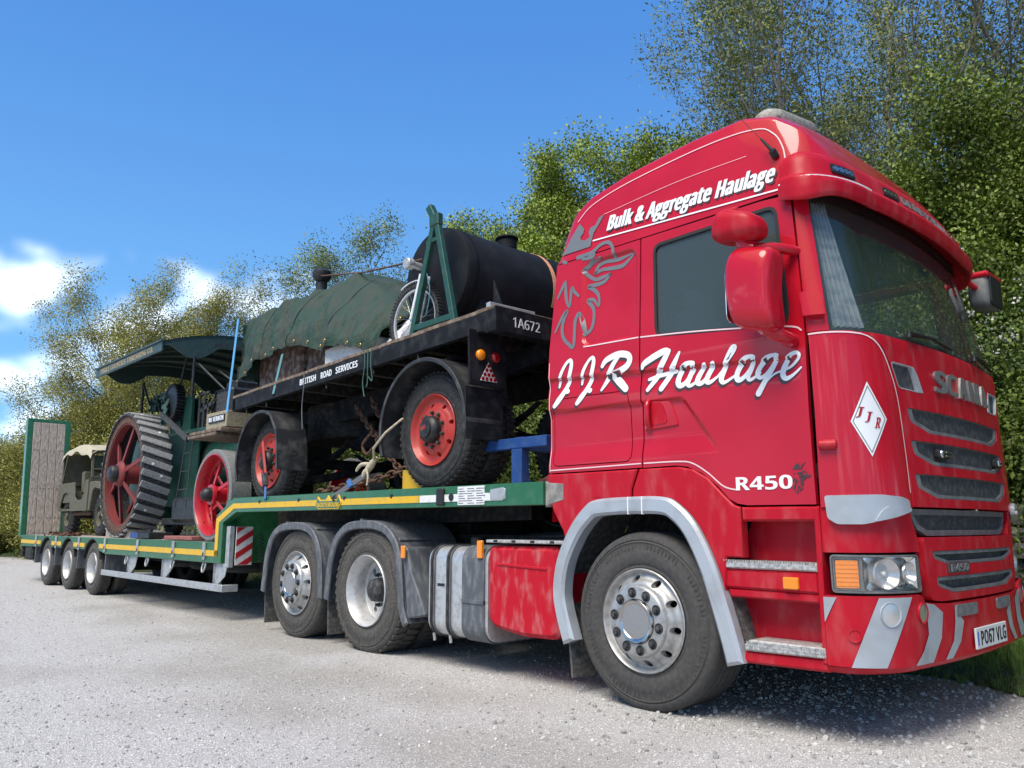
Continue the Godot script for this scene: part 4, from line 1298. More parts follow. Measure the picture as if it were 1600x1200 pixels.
# twin drive wheel: deep dished outer rim and inner tyre
func dish_wheel(called: String, parent: Node, t: Transform3D, R := 0.523, rb := 0.292, w := 0.29, lugs := 46, tread := "tyre_dusty", rimm := "rim_silver", hubm := "iron") -> Node3D:
	var o := node(called, parent, t)
	part("tyre", tyre_mesh(R, w, rb, 1 if lugs > 0 else 4, lugs), M[tread], o, "outer tyre")
	var inner := tyre_mesh(R, w, rb, 1 if lugs > 0 else 4, lugs)
	var it := part("tyre", inner, M[tread], o, "inner tyre of the pair")
	it.position.z = -w - 0.05
	var b := B.new()
	var k := rb / 0.292
	lathe(b, [Vector2(0.30 * k, -0.03), Vector2(0.306 * k, 0.0), Vector2(0.300 * k, 0.008), Vector2(0.290 * k, 0.0), Vector2(0.282 * k, -0.025), Vector2(0.262 * k, -0.05), Vector2(0.255 * k, -0.10), Vector2(0.262 * k, -0.165), Vector2(0.245 * k, -0.178), Vector2(0.238 * k, -0.180)], 64)
	hole_ring(b, 10, 0.165 * k, 0.238 * k, 0.203 * k, 0.025 * k, func(r: float) -> float: return lerpf(-0.165, -0.18, r / 0.238), 0.04)
	lathe(b, [Vector2(0.165 * k, -0.175), Vector2(0.10 * k, -0.165)], 48)
	part("rim", b, M[rimm], o)
	b = B.new()
	lathe(b, [Vector2(0.25 * k, -0.24), Vector2(0.0, -0.24)], 24)
	part("brake_drum", b, M.black, o)
	b = B.new()
	lathe(b, [Vector2(0.105 * k, -0.17), Vector2(0.10 * k, -0.10), Vector2(0.085 * k, -0.07), Vector2(0.05 * k, -0.055), Vector2(0.0, -0.05)], 32)
	part("hub", b, M[hubm], o)
	var nb := B.new()
	nut(nb, Vector3.ZERO, 0.016 * k, 0.04)
	var nm := nb.mesh()
	for q in 10:
		var a := TAU * q / 10.0
		inst("wheel_nut", nm, M.iron, o, Transform3D(Basis(), Vector3(cos(a) * 0.135 * k, sin(a) * 0.135 * k, -0.17)))
	return o

func far_side(t: Transform3D) -> Transform3D:
	return Transform3D(Basis(Vector3.UP, PI) * t.basis, Vector3(t.origin.x, t.origin.y, 2.0 * ZC - t.origin.z))

# ribbon polygon between an outline and its inward offset (open path)
func band(pts: PackedVector2Array, w: float) -> PackedVector2Array:
	var a := []
	var m := pts.size()
	for i in m:
		var t := (pts[mini(i + 1, m - 1)] - pts[maxi(i - 1, 0)]).normalized()
		a.append(pts[i] + Vector2(t.y, -t.x) * w)
	var out := PackedVector2Array(pts)
	for i in range(m - 1, -1, -1):
		out.append(a[i])
	return out

func smooth2(pts: PackedVector2Array, per := 4) -> PackedVector2Array:
	var a := []
	for p in pts: a.append(p)
	return PackedVector2Array(spline(a, per))

func wall_strip(b: B, path: PackedVector2Array, z0: float, z1: float, thick: float) -> B:
	# sheet following a 2-D path in xy, spanning z0..z1, with thickness
	return prism(b, band(path, thick), z0, z1)

func build_tractor() -> void:
	var o := thing("tractor_unit", "red articulated lorry cab with white lettering and silver wheel arches", "lorry")
	var red: Material = M.red
	var S := side
	var SF := side_far
	var F := front

	# --- near side: door, sleeper panel, locker
	var door := pv([0.037, 1.428, 0.28, 1.430, 0.36, 1.418, 0.46, 1.375, 0.56, 1.298, 0.63, 1.225, 0.68, 1.198, 0.74, 1.188, 1.136, 1.186, 1.130, 1.45, 1.127, 1.68, 1.132, 2.08, 1.130, 2.2, 1.10, 2.60, 1.078, 2.86, 1.06, 2.905, 0.90, 2.918, 0.037, 2.922])
	var win := soften(pv([0.165, 2.252, 0.145, 2.842, 0.975, 2.856, 1.035, 2.25, 1.028, 2.165]), 0.05, 4)
	var panel := pv([-0.775, 1.43, 0.027, 1.43, 0.027, 2.922, -0.722, 2.922, -0.74, 2.65, -0.77, 2.3, -0.775, 2.1])
	var lock := soften(pv([-0.735, 1.475, -0.055, 1.475, -0.07, 1.925, -0.735, 1.935]), 0.05, 3)
	for far in [false, true]:
		var SS: Callable = SF if far else S
		var d := part("door", patch(B.new(), door, SS, 0.0, 0.06 if far else 0.018, 0.03, [win]), red, o, "far side door" if far else "near side driver's door")
		part("window_seal", patch(B.new(), inset(win, -0.016), SS, 0.0015, 0.2, 0.02, [inset(win, 0.004)]), M.gasket, d)
		part("window", patch(B.new(), inset(win, 0.003), SS, -0.012, 0.12), M.side_glass, d, "dusty side window glass")
		part("side_panel", patch(B.new(), panel, SS, 0.0, 0.06 if far else 0.018, 0.03, [inset(lock, -0.004)]), red, o, "far sleeper panel" if far else "near sleeper panel behind the door")
		part("locker_door", patch(B.new(), inset(lock, 0.002), SS, 0.001, 0.06 if far else 0.018, 0.03), red, o)
		if far:
			continue
		# handle: hollow with a grab bar
		var hx := B.new()
		prism(hx, soften(pv([0.045, 1.655, 0.30, 1.668, 0.235, 1.845, 0.045, 1.845]), 0.02), -0.012, 0.012, Transform3D(Basis(), Vector3(0, 0, side(0.15, 1.75).z)), 0.008)
		var hd := part("handle_plate", hx, red, d)
		hx = B.new()
		prism(hx, soften(pv([0.10, 1.685, 0.225, 1.69, 0.185, 1.825, 0.10, 1.825]), 0.03), 0.0, 0.006, Transform3D(Basis(), Vector3(0, 0, side(0.15, 1.75).z + 0.010)))
		part("handle_hollow", hx, M.red_dusty, d)
		hx = B.new()
		var hz := side(0.1, 1.75).z
		tube(hx, spline([Vector3(0.085, 1.668, hz + 0.012), Vector3(0.088, 1.71, hz + 0.035), Vector3(0.090, 1.76, hz + 0.04), Vector3(0.088, 1.81, hz + 0.035), Vector3(0.085, 1.842, hz + 0.012)], 4), 0.019, 10)
		part("handle", hx, red, d)
		hx = B.new()
		cyl(hx, Vector3(0.075, 1.678, hz + 0.01), Vector3(0.075, 1.678, hz + 0.026), 0.012, 14)
		part("lock", hx, M.chrome, d)
		# door letters and stripes
		line_on("pinstripe", [0.04, 2.256, 0.5, 2.215, 1.02, 2.146, 1.115, 2.108], 0.009, S, 0.003, M.pinstripe, d)
		line_on("pinstripe", [0.045, 1.455, 0.30, 1.452, 0.40, 1.435, 0.50, 1.375, 0.60, 1.295, 0.69, 1.272], 0.008, S, 0.003, M.pinstripe, d)
		words("lettering", "R450", 0.335, 0.075, side_frame(0.845, 1.306, 0.002), M.white_paint, d, 0.004)
		var gb := B.new()
		for g in GRIFFIN_STROKES:
			var q := []
			for i in range(0, g.size(), 3):
				q.append_array([1.062 + (g[i] + 0.40) * 0.155, 1.30 + (g[i + 1] - 2.62) * 0.16, g[i + 2] * 0.22])
			stroke(gb, q, S, 0.003)
		var cp := PackedVector2Array()
		for i in range(0, CROWN_POLY.size(), 2):
			cp.append(Vector2(1.06 + (CROWN_POLY[i] + 0.46) * 0.20, 1.372 + (CROWN_POLY[i + 1] - 3.0) * 0.16))
		patch(gb, cp, S, 0.003, 0.5)
		part("emblem", gb, M.letter_shadow, d)
	# script lettering across sleeper panel and door, with its drop shadow
	var jb := B.new()
	var js := B.new()
	var names := []
	for i in SCRIPT_STROKES.size():
		stroke(js, SCRIPT_STROKES[i], S, 0.0022, Vector2(-0.010, -0.016), 1.05)
		stroke(jb, SCRIPT_STROKES[i], S, 0.0035 + 0.0004 * (i % 3))
	for q in [[-0.594, 1.982], [-0.391, 1.964]]:
		stroke(jb, [q[0] - 0.004, q[1], 0.034, q[0] + 0.004, q[1], 0.034], S, 0.0037)
		stroke(js, [q[0] - 0.014, q[1] - 0.016, 0.034, q[0] - 0.006, q[1] - 0.016, 0.034], S, 0.0022)
	part("script_lettering", jb, M.white_paint, o, "white brush script company name along the cab side")
	part("script_shadow", js, M.letter_shadow, o)
	jb = B.new()
	for g in GRIFFIN_STROKES:
		stroke(jb, g, S, 0.003)
	var crown := pv(CROWN_POLY)
	patch(jb, crown, S, 0.003, 0.06)
	part("griffin_emblem", jb, M.sticker_grey, o, "large grey crowned griffin sticker on the sleeper panel")
	line_on("pinstripe", [-0.44, 2.275, -0.40, 2.27, 0.02, 2.258], 0.009, S, 0.003, M.pinstripe, o)
	line_on("pinstripe", [-0.755, 1.448, 0.02, 1.455], 0.008, S, 0.003, M.pinstripe, o)
	line_on("pinstripe", [-0.762, 1.44, -0.764, 1.8, -0.762, 2.2], 0.006, S, 0.003, M.pinstripe, o)

	# --- roof
	var rb := B.new()
	sheet(rb, 44, 72, func(u, v):
		var x := lerpf(-0.722, 1.30, u)
		var t := tab(T_TOP, x)
		var sg := 1.0 if v <= 0.5 else -1.0
		var q: float = 1.0 - absf(v - 0.5) * 2.0
		var s := 0.80 * q / 0.45
		var w := 0.0
		if q < 0.45:
			w = roof_hw(x, s)
		else:
			var k := (q - 0.45) / 0.55
			var c := cos(k * PI * 0.5)
			w = roof_hw(x, 0.80) * pow(c, 0.42)
			s = 0.80 + 0.20 * pow(maxf(0.0, 1.0 - pow(pow(c, 0.42), 2.6)), 0.55)
		return Vector3(x, 2.93 + (t - 2.93) * s, ZC + sg * w))
	part("roof", rb, red, o, "tall red roof moulding")
	# rear wall of the cab
	var wb := B.new()
	sheet(wb, 2, 24, func(u, v):
		var y := lerpf(1.10, 2.95, v)
		var x := tab([[1.1, -0.76], [2.1, -0.765], [2.65, -0.735], [2.95, -0.71]], y)
		return Vector3(x, y, ZC + lerpf(-1.0, 1.0, u) * (tab(T_HW, y) - 0.02)))
	part("rear_wall", wb, red, o)
	line_on("pinstripe", [-0.385, 3.025, 0.3, 2.99, 0.8, 2.965, 1.0, 2.955, 1.06, 2.952], 0.010, S, 0.004, M.white_paint, o)
	line_on("pinstripe", [-0.55, 3.22, -0.42, 3.31, -0.1, 3.375, 0.5, 3.42, 0.85, 3.40, 0.97, 3.33, 1.03, 3.22, 1.05, 3.10], 0.007, S, 0.004, M.pinstripe, o)
	line_on("pinstripe", [-0.30, 3.20, 0.3, 3.24, 0.80, 3.24], 0.003, S, 0.003, M.pinstripe, o)
	var bf := side_frame(0.365, 3.078, 0.003)
	bf.basis = bf.basis.rotated(bf.basis.z, deg_to_rad(-2.2))
	for dx in [-0.004, 0.004]:
		words("roof_lettering", "Bulk & Aggregate Haulage", 1.235, 0.150, Transform3D(bf.basis, bf.origin + Vector3(dx, 0, dx * 0.05)), M.white_paint, o, 0.004, 0.22)
	bf.origin += Vector3(0.006, -0.013, -0.0010)
	words("roof_lettering_shadow", "Bulk & Aggregate Haulage", 1.245, 0.150, bf, M.letter_shadow, o, 0.003, 0.22)
	# beacon bar, aerial
	var bb := B.new()
	lathe(bb, [Vector2(0.0, -0.30), Vector2(0.05, -0.295), Vector2(0.085, -0.26), Vector2(0.10, -0.20), Vector2(0.10, 0.20), Vector2(0.085, 0.26), Vector2(0.05, 0.295), Vector2(0.0, 0.30)], 20, Transform3D(Basis().scaled(Vector3(1.0, 0.62, 1.0)).rotated(Vector3.RIGHT, 0.16), Vector3(0.84, 3.580, -0.56)))
	var bc := part("beacon_bar", bb, mat("beacon_cover", Color.WHITE, 0.6, 0.0, {tex = blotch(90, 0.04, Color(0.45, 0.44, 0.38), Color(0.28, 0.28, 0.22), 0.3, 0.85, 0.1), scale = Vector3.ONE * 3.0}), o, "weathered pale beacon bar on the roof")
	bb = B.new()
	box(bb, Vector3(0.84, 3.545, -0.56), Vector3(0.17, 0.07, 0.54), 0.02, Basis(Vector3.RIGHT, 0.16))
	part("beacon_base", bb, M.black, bc)
	bb = B.new()
	var ap := side(0.99, 3.17)
	tube(bb, [ap, ap + Vector3(-0.005, 0.03, 0.035)], 0.022, 10)
	tube(bb, [ap + Vector3(-0.005, 0.03, 0.03), ap + Vector3(-0.06, 0.115, 0.05)], [0.012, 0.007], 8)
	tube(bb, [ap + Vector3(-0.06, 0.115, 0.05), ap + Vector3(-0.20, 0.32, 0.09)], 0.0022, 5)
	part("aerial", bb, M.black, o)

	# --- windscreen, pillars, visor
	var pil := pv([1.385, 2.09, 1.235, 2.09, 1.215, 2.90, 1.36, 2.93])
	for q in [pil, mirror_poly(pil)]:
		part("windscreen_pillar", patch(B.new(), q, F, 0.0, 0.06, 0.03), red, o)
	var ws := pv([1.228, 2.085, 0.9, 2.088, 0.3, 2.10, -0.3, 2.10, -0.9, 2.088, -1.228, 2.085, -1.21, 2.93, 1.21, 2.93])
	part("windscreen", patch(B.new(), ws, F, -0.006, 0.08), M.glass, o, "curved dusty windscreen")
	part("windscreen_seal", patch(B.new(), inset(ws, -0.012), F, -0.012, 0.1, 0.0, [inset(ws, 0.02)]), M.gasket, o)
	for q in [1.0, -1.0]:
		var db := B.new()
		var dp := pv([1.375, 2.17, 1.25, 2.165, 1.25, 2.295, 1.385, 2.305])
		patch(db, dp if q > 0 else mirror_poly(dp), F, 0.045, 0.05, 0.05)
		part("air_deflector", db, red, o, "red block on the windscreen pillar foot")
	var vb := B.new()
	var sec := [[0.0, 3.15], [0.05, 3.125], [0.085, 3.085], [0.115, 2.99], [0.13, 2.978], [0.165, 2.97], [0.182, 2.95], [0.190, 2.885], [0.184, 2.83], [0.168, 2.808], [0.145, 2.81], [0.09, 2.85], [0.0, 2.895]]
	var wl := 1.44
	sheet(vb, 72, (sec.size() - 1) * 3, func(u, v):
		var w := lerpf(wl, -wl, u)
		var e := ss(wl + 0.02, wl - 0.20, absf(w))
		var k: float = v * (sec.size() - 1)
		var i := mini(int(k), sec.size() - 2)
		var of: float = lerpf(sec[i][0], sec[i + 1][0], k - i)
		var y: float = lerpf(sec[i][1], sec[i + 1][1], k - i)
		y = 2.93 + (y - 2.93) * lerpf(0.75, 1.0, e) + 0.03 * (1.0 - e)
		if y < 2.96:
			y += 0.05 * ss(1.36, 1.05, absf(w)) * ss(2.96, 2.88, y)
		return front(w, 2.90, of * 0.66 * lerpf(0.36, 1.0, e)) * Vector3(1, 0, 1) + Vector3(0, y, 0))
	var vis := part("sun_visor", vb, M.red_dusty, o, "deep red sun visor over the windscreen")
	var vfront := func(w: float, y: float, off := 0.0) -> Vector3:
		# upper face of the visor
		var k := (y - 2.99) / 0.095
		return front(w, 2.90, lerpf(0.076, 0.056, k) + off) * Vector3(1, 0, 1) + Vector3(0, y + off * 0.3, 0)
	for q in [0.98, 0.46, -0.72, -1.02]:
		var lp := part("marker_lamp", patch(B.new(), rrect(q - 0.095, 3.004, q + 0.095, 3.062, 0.012), vfront, 0.008, 0.05, 0.012), M.black, vis)
		var ld := B.new()
		for k in 4:
			patch(ld, rrect(q - 0.080 + k * 0.041, 3.016, q - 0.044 + k * 0.041, 3.050, 0.014), vfront, 0.012, 0.1, 0.004)
		part("lens", ld, M.chrome, lp)
	line_on("pinstripe", [1.43, 2.955, 1.25, 2.955, 1.0, 2.958, 0.8, 2.962], 0.010, func(w, y, off): return front(w, 2.90, lerpf(0.045, 0.113, ss(1.44, 1.24, w)) + off) * Vector3(1, 0, 1) + Vector3(0, y, 0), 0.004, M.white_paint, vis)
	for i in 10:
		var w := 0.27 - i * 0.088
		var tf := front_frame(w, 2.90, 0.0)
		tf.origin = vfront.call(w, 3.036, 0.003)
		tf.basis = tf.basis.rotated(tf.basis.x, deg_to_rad(-8))
		words("visor_letter", "DERBYSHIRE"[i], 0.066 if i != 7 else 0.022, 0.068, tf, M.sticker_grey, vis, 0.006)
	var hb := B.new()
	patch(hb, pv([1.1, 2.86, -1.1, 2.86, -1.1, 2.93, 1.1, 2.93]), F, 0.002, 0.1)
	part("windscreen_shade_band", hb, M.black, o)
	# wipers
	for q in [[0.66, 0.05], [-0.30, -0.86]]:
		var wb2 := B.new()
		var a0 := front(q[0], 2.095, 0.03)
		var a1 := front(lerpf(q[0], q[1], 0.55), 2.135, 0.035)
		tube(wb2, [a0, a0 + Vector3(0, 0.03, 0), a1], [0.016, 0.014, 0.008], 6)
		var w0 := front(q[0] - 0.02, 2.115, 0.012); var w1 := front(q[1], 2.12, 0.012)
		tube(wb2, [w0, front(lerpf(q[0], q[1], 0.5), 2.15, 0.014), w1], 0.009, 5)
		part("wiper", wb2, M.black, o)

	# --- corner panels, hood and grilles
	var corner := pv([1.378, 1.17, 1.372, 1.68, 1.38, 2.085, 1.10, 2.088, 1.00, 2.072, 0.925, 2.02, 0.872, 1.92, 0.825, 1.75, 0.808, 1.5, 0.806, 1.17])
	for q in [corner, mirror_poly(corner)]:
		part("corner_panel", patch(B.new(), q, F, 0.0, 0.05, 0.03), red, o)
	line_on("pinstripe", [1.375, 2.078, 1.25, 2.079, 1.10, 2.076, 1.01, 2.062, 0.935, 2.01, 0.882, 1.91, 0.835, 1.75, 0.818, 1.5, 0.816, 1.25], 0.009, F, 0.003, M.pinstripe, o)
	var hood := pv([1.075, 2.082, 0.99, 2.062, 0.915, 2.01, 0.862, 1.915, 0.815, 1.75, 0.798, 1.5, 0.796, 1.175, -0.796, 1.175, -0.798, 1.5, -0.815, 1.75, -0.862, 1.915, -0.915, 2.01, -0.99, 2.062, -1.075, 2.082])
	var gr := []
	var tops := [1.702, 1.527, 1.349]
	for y in tops:
		gr.append(soften(pv([0.75, y, 0.728, y - 0.075, 0.52, y - 0.128, -0.52, y - 0.128, -0.728, y - 0.075, -0.75, y]), 0.02, 2))
	var vent := soften(pv([0.865, 1.942, 0.62, 1.938, 0.545, 1.795, 0.812, 1.802]), 0.03, 3)
	var cuts := gr.duplicate()
	cuts.append(vent); cuts.append(mirror_poly(vent))
	var hd2 := part("hood_panel", patch(B.new(), hood, F, 0.004, 0.05, 0.035, cuts), M.red_dusty, o, "red front flap carrying the maker's name")
	for i in 3:
		var ty: float = tops[i]
		var inner := soften(pv([0.695, ty - 0.004, 0.680, ty - 0.062, 0.495, ty - 0.106, -0.495, ty - 0.106, -0.680, ty - 0.062, -0.695, ty - 0.004]), 0.015, 2)
		part("grille_frame", patch(B.new(), inset(gr[i], 0.002), F, 0.001, 0.06, 0.03, [inner]), M.grey_trim, hd2)
		part("grille_mesh", patch(B.new(), inset(inner, -0.004), F, -0.014, 0.1), M.grille, hd2)
	for q in [vent, mirror_poly(vent)]:
		part("vent_frame", patch(B.new(), q, F, 0.005, 0.06, 0.04, [inset(q, 0.006)]), M.silver, hd2)
		part("vent_mesh", patch(B.new(), inset(q, 0.004), F, -0.012, 0.1), M.grille, hd2)
	var vs := pv([0.66, 1.937, 0.625, 1.937, 0.588, 1.89, 0.548, 1.80, 0.605, 1.799, 0.622, 1.86, 0.64, 1.91])
	for q in [vs, mirror_poly(vs)]:
		part("vent_edge", patch(B.new(), q, F, 0.007, 0.06, 0.03), M.silver, hd2)
	for i in 6:
		for dw in [0.007, -0.007]:
			words("letter", "SCANIA"[i], 0.150 if "SCANIA"[i] != "I" else 0.05, 0.130, front_frame([0.318, 0.155, -0.020, -0.200, -0.312, -0.436][i] + dw, 1.886, 0.005), M.letter_metal, hd2, 0.024, 0.0)
	for q in [0.40, -0.60]:
		var lf := front_frame(q, 1.468, 0.0)
		var lb := B.new()
		box(lb, lf.origin, Vector3(0.15, 0.05, 0.045), 0.012, lf.basis)
		var lo2 := part("spot_lamp", lb, M.black, hd2)
		lb = B.new()
		lathe(lb, [Vector2(0.024, 0.022), Vector2(0.020, 0.030), Vector2(0.0, 0.033)], 16, lf.translated_local(Vector3(-0.045, 0, 0)))
		box(lb, lf * Vector3(0.025, 0.010, 0.025), Vector3(0.075, 0.010, 0.012), 0.003, lf.basis)
		box(lb, lf * Vector3(0.025, -0.010, 0.025), Vector3(0.075, 0.010, 0.012), 0.003, lf.basis)
		part("lens", lb, M.chrome, lo2)
	# diamond badge on the near corner
	var dia := pv([1.050, 1.815, 0.945, 1.622, 1.062, 1.424, 1.166, 1.604])
	var dbg := part("diamond_sticker", patch(B.new(), dia, F, 0.003, 0.05), M.white_paint, o, "white diamond sticker with red initials")
	part("border", patch(B.new(), inset(dia, 0.009), F, 0.0042, 0.05, 0.0, [inset(dia, 0.0135)]), M.sticker_grey, dbg)
	for q in [["J", 1.108, 1.652], ["J", 1.060, 1.628], ["R", 1.006, 1.600]]:
		words("initial", q[0], 0.032, 0.055, front_frame(q[1], q[2], 0.004), mat("initial_red", Color(0.35, 0.01, 0.02), 0.5), dbg, 0.003, 0.35, true)
	var sl := B.new()
	var lf2 := front_frame(1.305, 1.487, 0.01)
	cyl(sl, lf2 * Vector3(-0.045, 0, 0), lf2 * Vector3(0.045, 0, 0), 0.026, 14, 0.006)
	part("side_repeater", sl, M.red_dusty, o, "small red repeater lamp on the corner panel")

	# --- below the hood: silver deflectors, headlamps, lower grille, bumper
	var sil := soften(pv([1.345, 1.228, 1.05, 1.232, 0.92, 1.222, 0.865, 1.205, 0.868, 1.152, 0.98, 1.118, 1.15, 1.085, 1.285, 1.085, 1.335, 1.115]), 0.015, 2)
	var over := pv([1.39, 0.945, 0.752, 0.945, 0.765, 1.03, 0.80, 1.10, 0.815, 1.168, 1.39, 1.168])
	for q in [1.0, -1.0]:
		part("silver_deflector", patch(B.new(), sil if q > 0 else mirror_poly(sil), F, 0.022, 0.05, 0.03), M.silver, o)
		var fin := soften(pv([1.02, 1.175, 0.90, 1.178, 0.872, 1.165, 0.876, 1.150, 0.98, 1.120, 1.10, 1.097, 1.06, 1.15]), 0.012, 2)
		part("deflector_fin", patch(B.new(), fin if q > 0 else mirror_poly(fin), F, 0.034, 0.05, 0.02), M.silver, o)
		part("lamp_surround", patch(B.new(), over if q > 0 else mirror_poly(over), F, -0.012, 0.06, 0.04), M.red_dusty, o)
		headlamp(o, q)
	var g4 := pv([0.80, 1.165, 0.72, 1.06, 0.62, 1.025, -0.62, 1.025, -0.72, 1.06, -0.80, 1.165])
	part("middle_grille_frame", patch(B.new(), g4, F, -0.030, 0.08, 0.03, [inset(g4, 0.03)]), M.grey_trim, o)
	part("middle_grille", patch(B.new(), inset(g4, 0.025), F, -0.048, 0.1), M.grille, o)
	var low := soften(pv([0.745, 1.018, 0.735, 0.80, 0.70, 0.70, 0.60, 0.690, -0.60, 0.690, -0.70, 0.70, -0.735, 0.80, -0.745, 1.018]), 0.02, 2)
	var g5 := soften(pv([0.665, 0.948, 0.64, 0.905, 0.47, 0.872, -0.47, 0.872, -0.64, 0.905, -0.665, 0.948]), 0.015, 2)
	var g6 := soften(pv([0.64, 0.815, 0.625, 0.765, 0.45, 0.727, -0.45, 0.727, -0.625, 0.765, -0.64, 0.815]), 0.015, 2)
	var lp2 := part("lower_panel", patch(B.new(), low, F, 0.010, 0.06, 0.05, [g5, g6]), M.red_dusty, o)
	for g in [g5, g6]:
		part("grille_frame", patch(B.new(), inset(g, 0.002), F, 0.006, 0.06, 0.03, [inset(g, 0.020)]), M.grey_trim, lp2)
		part("grille_mesh", patch(B.new(), inset(g, 0.017), F, -0.018, 0.1), M.grille, lp2)
	var bf2 := B.new()
	var bt := front_frame(0.38, 0.858, 0.014)
	box(bf2, bt.origin, Vector3(0.27, 0.056, 0.016), 0.005, bt.basis)
	var bdg := part("badge_plate", bf2, M.letter_shadow, lp2)
	words("badge_letters", "R450", 0.225, 0.042, bt.translated_local(Vector3(0, 0, 0.009)), M.grey_trim, bdg, 0.006)
	var bump := pv([1.392, 0.735, 0.83, 0.735, 0.80, 0.72, 0.785, 0.695, 0.70, 0.685, 0.52, 0.675, -0.52, 0.675, -0.70, 0.685, -0.785, 0.695, -0.80, 0.72, -0.83, 0.735, -1.392, 0.735, -1.392, 0.40, -1.0, 0.395, 1.0, 0.395, 1.392, 0.40])
	var bp := part("bumper", patch(B.new(), bump, F, 0.012, 0.06, 0.05), M.red_dusty, o, "red bumper with slanting silver stripes")
	var ub := B.new()
	sheet(ub, 60, 4, func(u, v):
		var w := lerpf(1.39, -1.39, u)
		var a: float = v * PI * 0.5
		return front(w, 0.40, 0.012 - 0.05 * (1.0 - cos(a)) - 0.10 * v * v) * Vector3(1, 0, 1) + Vector3(0, 0.396 - 0.045 * sin(a), 0))
	part("lower_lip", ub, M.red_dusty, bp)
	var st := [pv([1.318, 0.728, 1.392, 0.728, 1.392, 0.605]), pv([1.103, 0.728, 0.905, 0.728, 1.08, 0.398, 1.262, 0.398]), pv([0.778, 0.690, 0.70, 0.680, 0.61, 0.635, 0.641, 0.509, 0.74, 0.398, 0.905, 0.398, 0.83, 0.465, 0.77, 0.537, 0.775, 0.62]), pv([0.47, 0.668, 0.40, 0.60, 0.366, 0.573, 0.42, 0.475, 0.53, 0.398, 0.61, 0.398, 0.505, 0.485, 0.475, 0.58])]
	for q in st:
		part("stripe", patch(B.new(), q, F, 0.0155, 0.05), M.silver, bp)
		part("stripe", patch(B.new(), mirror_poly(q), F, 0.0155, 0.05), M.silver, bp)
	for q in [[0.45, 0.17], [-0.17, -0.45]]:
		part("step_pad", patch(B.new(), rrect(q[1], 0.602, q[0], 0.664, 0.012), F, 0.019, 0.08, 0.01), M.grey_trim, bp)
	for q in [[1.044, 0.648, 0.055], [0.817, 0.645, 0.048], [-1.044, 0.648, 0.055], [-0.817, 0.645, 0.048]]:
		var ff := front_frame(q[0], q[1], 0.0)
		var fb := B.new()
		lathe(fb, [Vector2(q[2] + 0.006, 0.010), Vector2(q[2] + 0.005, 0.020), Vector2(q[2], 0.020), Vector2(q[2] - 0.004, 0.017)], 28, ff)
		var fl := part("fog_lamp", fb, M.silver if absf(q[0]) > 1.0 else M.red_dusty, bp)
		fb = B.new()
		lathe(fb, [Vector2(q[2] - 0.004, 0.0165), Vector2(q[2] * 0.6, 0.0185), Vector2(0.0, 0.020)], 24, ff)
		part("lens", fb, M.lamp_bowl, fl)
	var eb := B.new()
	var ef := front_frame(1.235, 0.548, 0.012)
	lathe(eb, [Vector2(0.034, 0.0), Vector2(0.034, 0.006), Vector2(0.027, 0.006), Vector2(0.025, 0.002), Vector2(0.0, 0.002)], 20, ef)
	part("tow_eye_cover", eb, M.red_dusty, bp)
	var pf := front_frame(0.0, 0.472, 0.022)
	pf.basis = Basis(Vector3(0, 0, -1), Vector3(0, 1, 0), Vector3(1, 0, 0))
	var pb := B.new()
	box(pb, pf.origin, Vector3(0.012, 0.112, 0.52), 0.003)
	var pl := part("number_plate", pb, M.plate_white, o, "white front number plate")
	words("plate_lettering", "PO67 VLG", 0.43, 0.076, pf.translated_local(Vector3(0.025, 0, 0.006)), M.letter_black, pl, 0.003)
	pb = B.new()
	box(pb, pf * Vector3(-0.237, 0.0, 0.0068), Vector3(0.002, 0.07, 0.02), 0.0)
	part("plate_flag", pb, M.ratchet_blue, pl)

	tractor_lower(o)
	tractor_chassis(o)
	tractor_mirrors(o)
	tractor_inside(o)

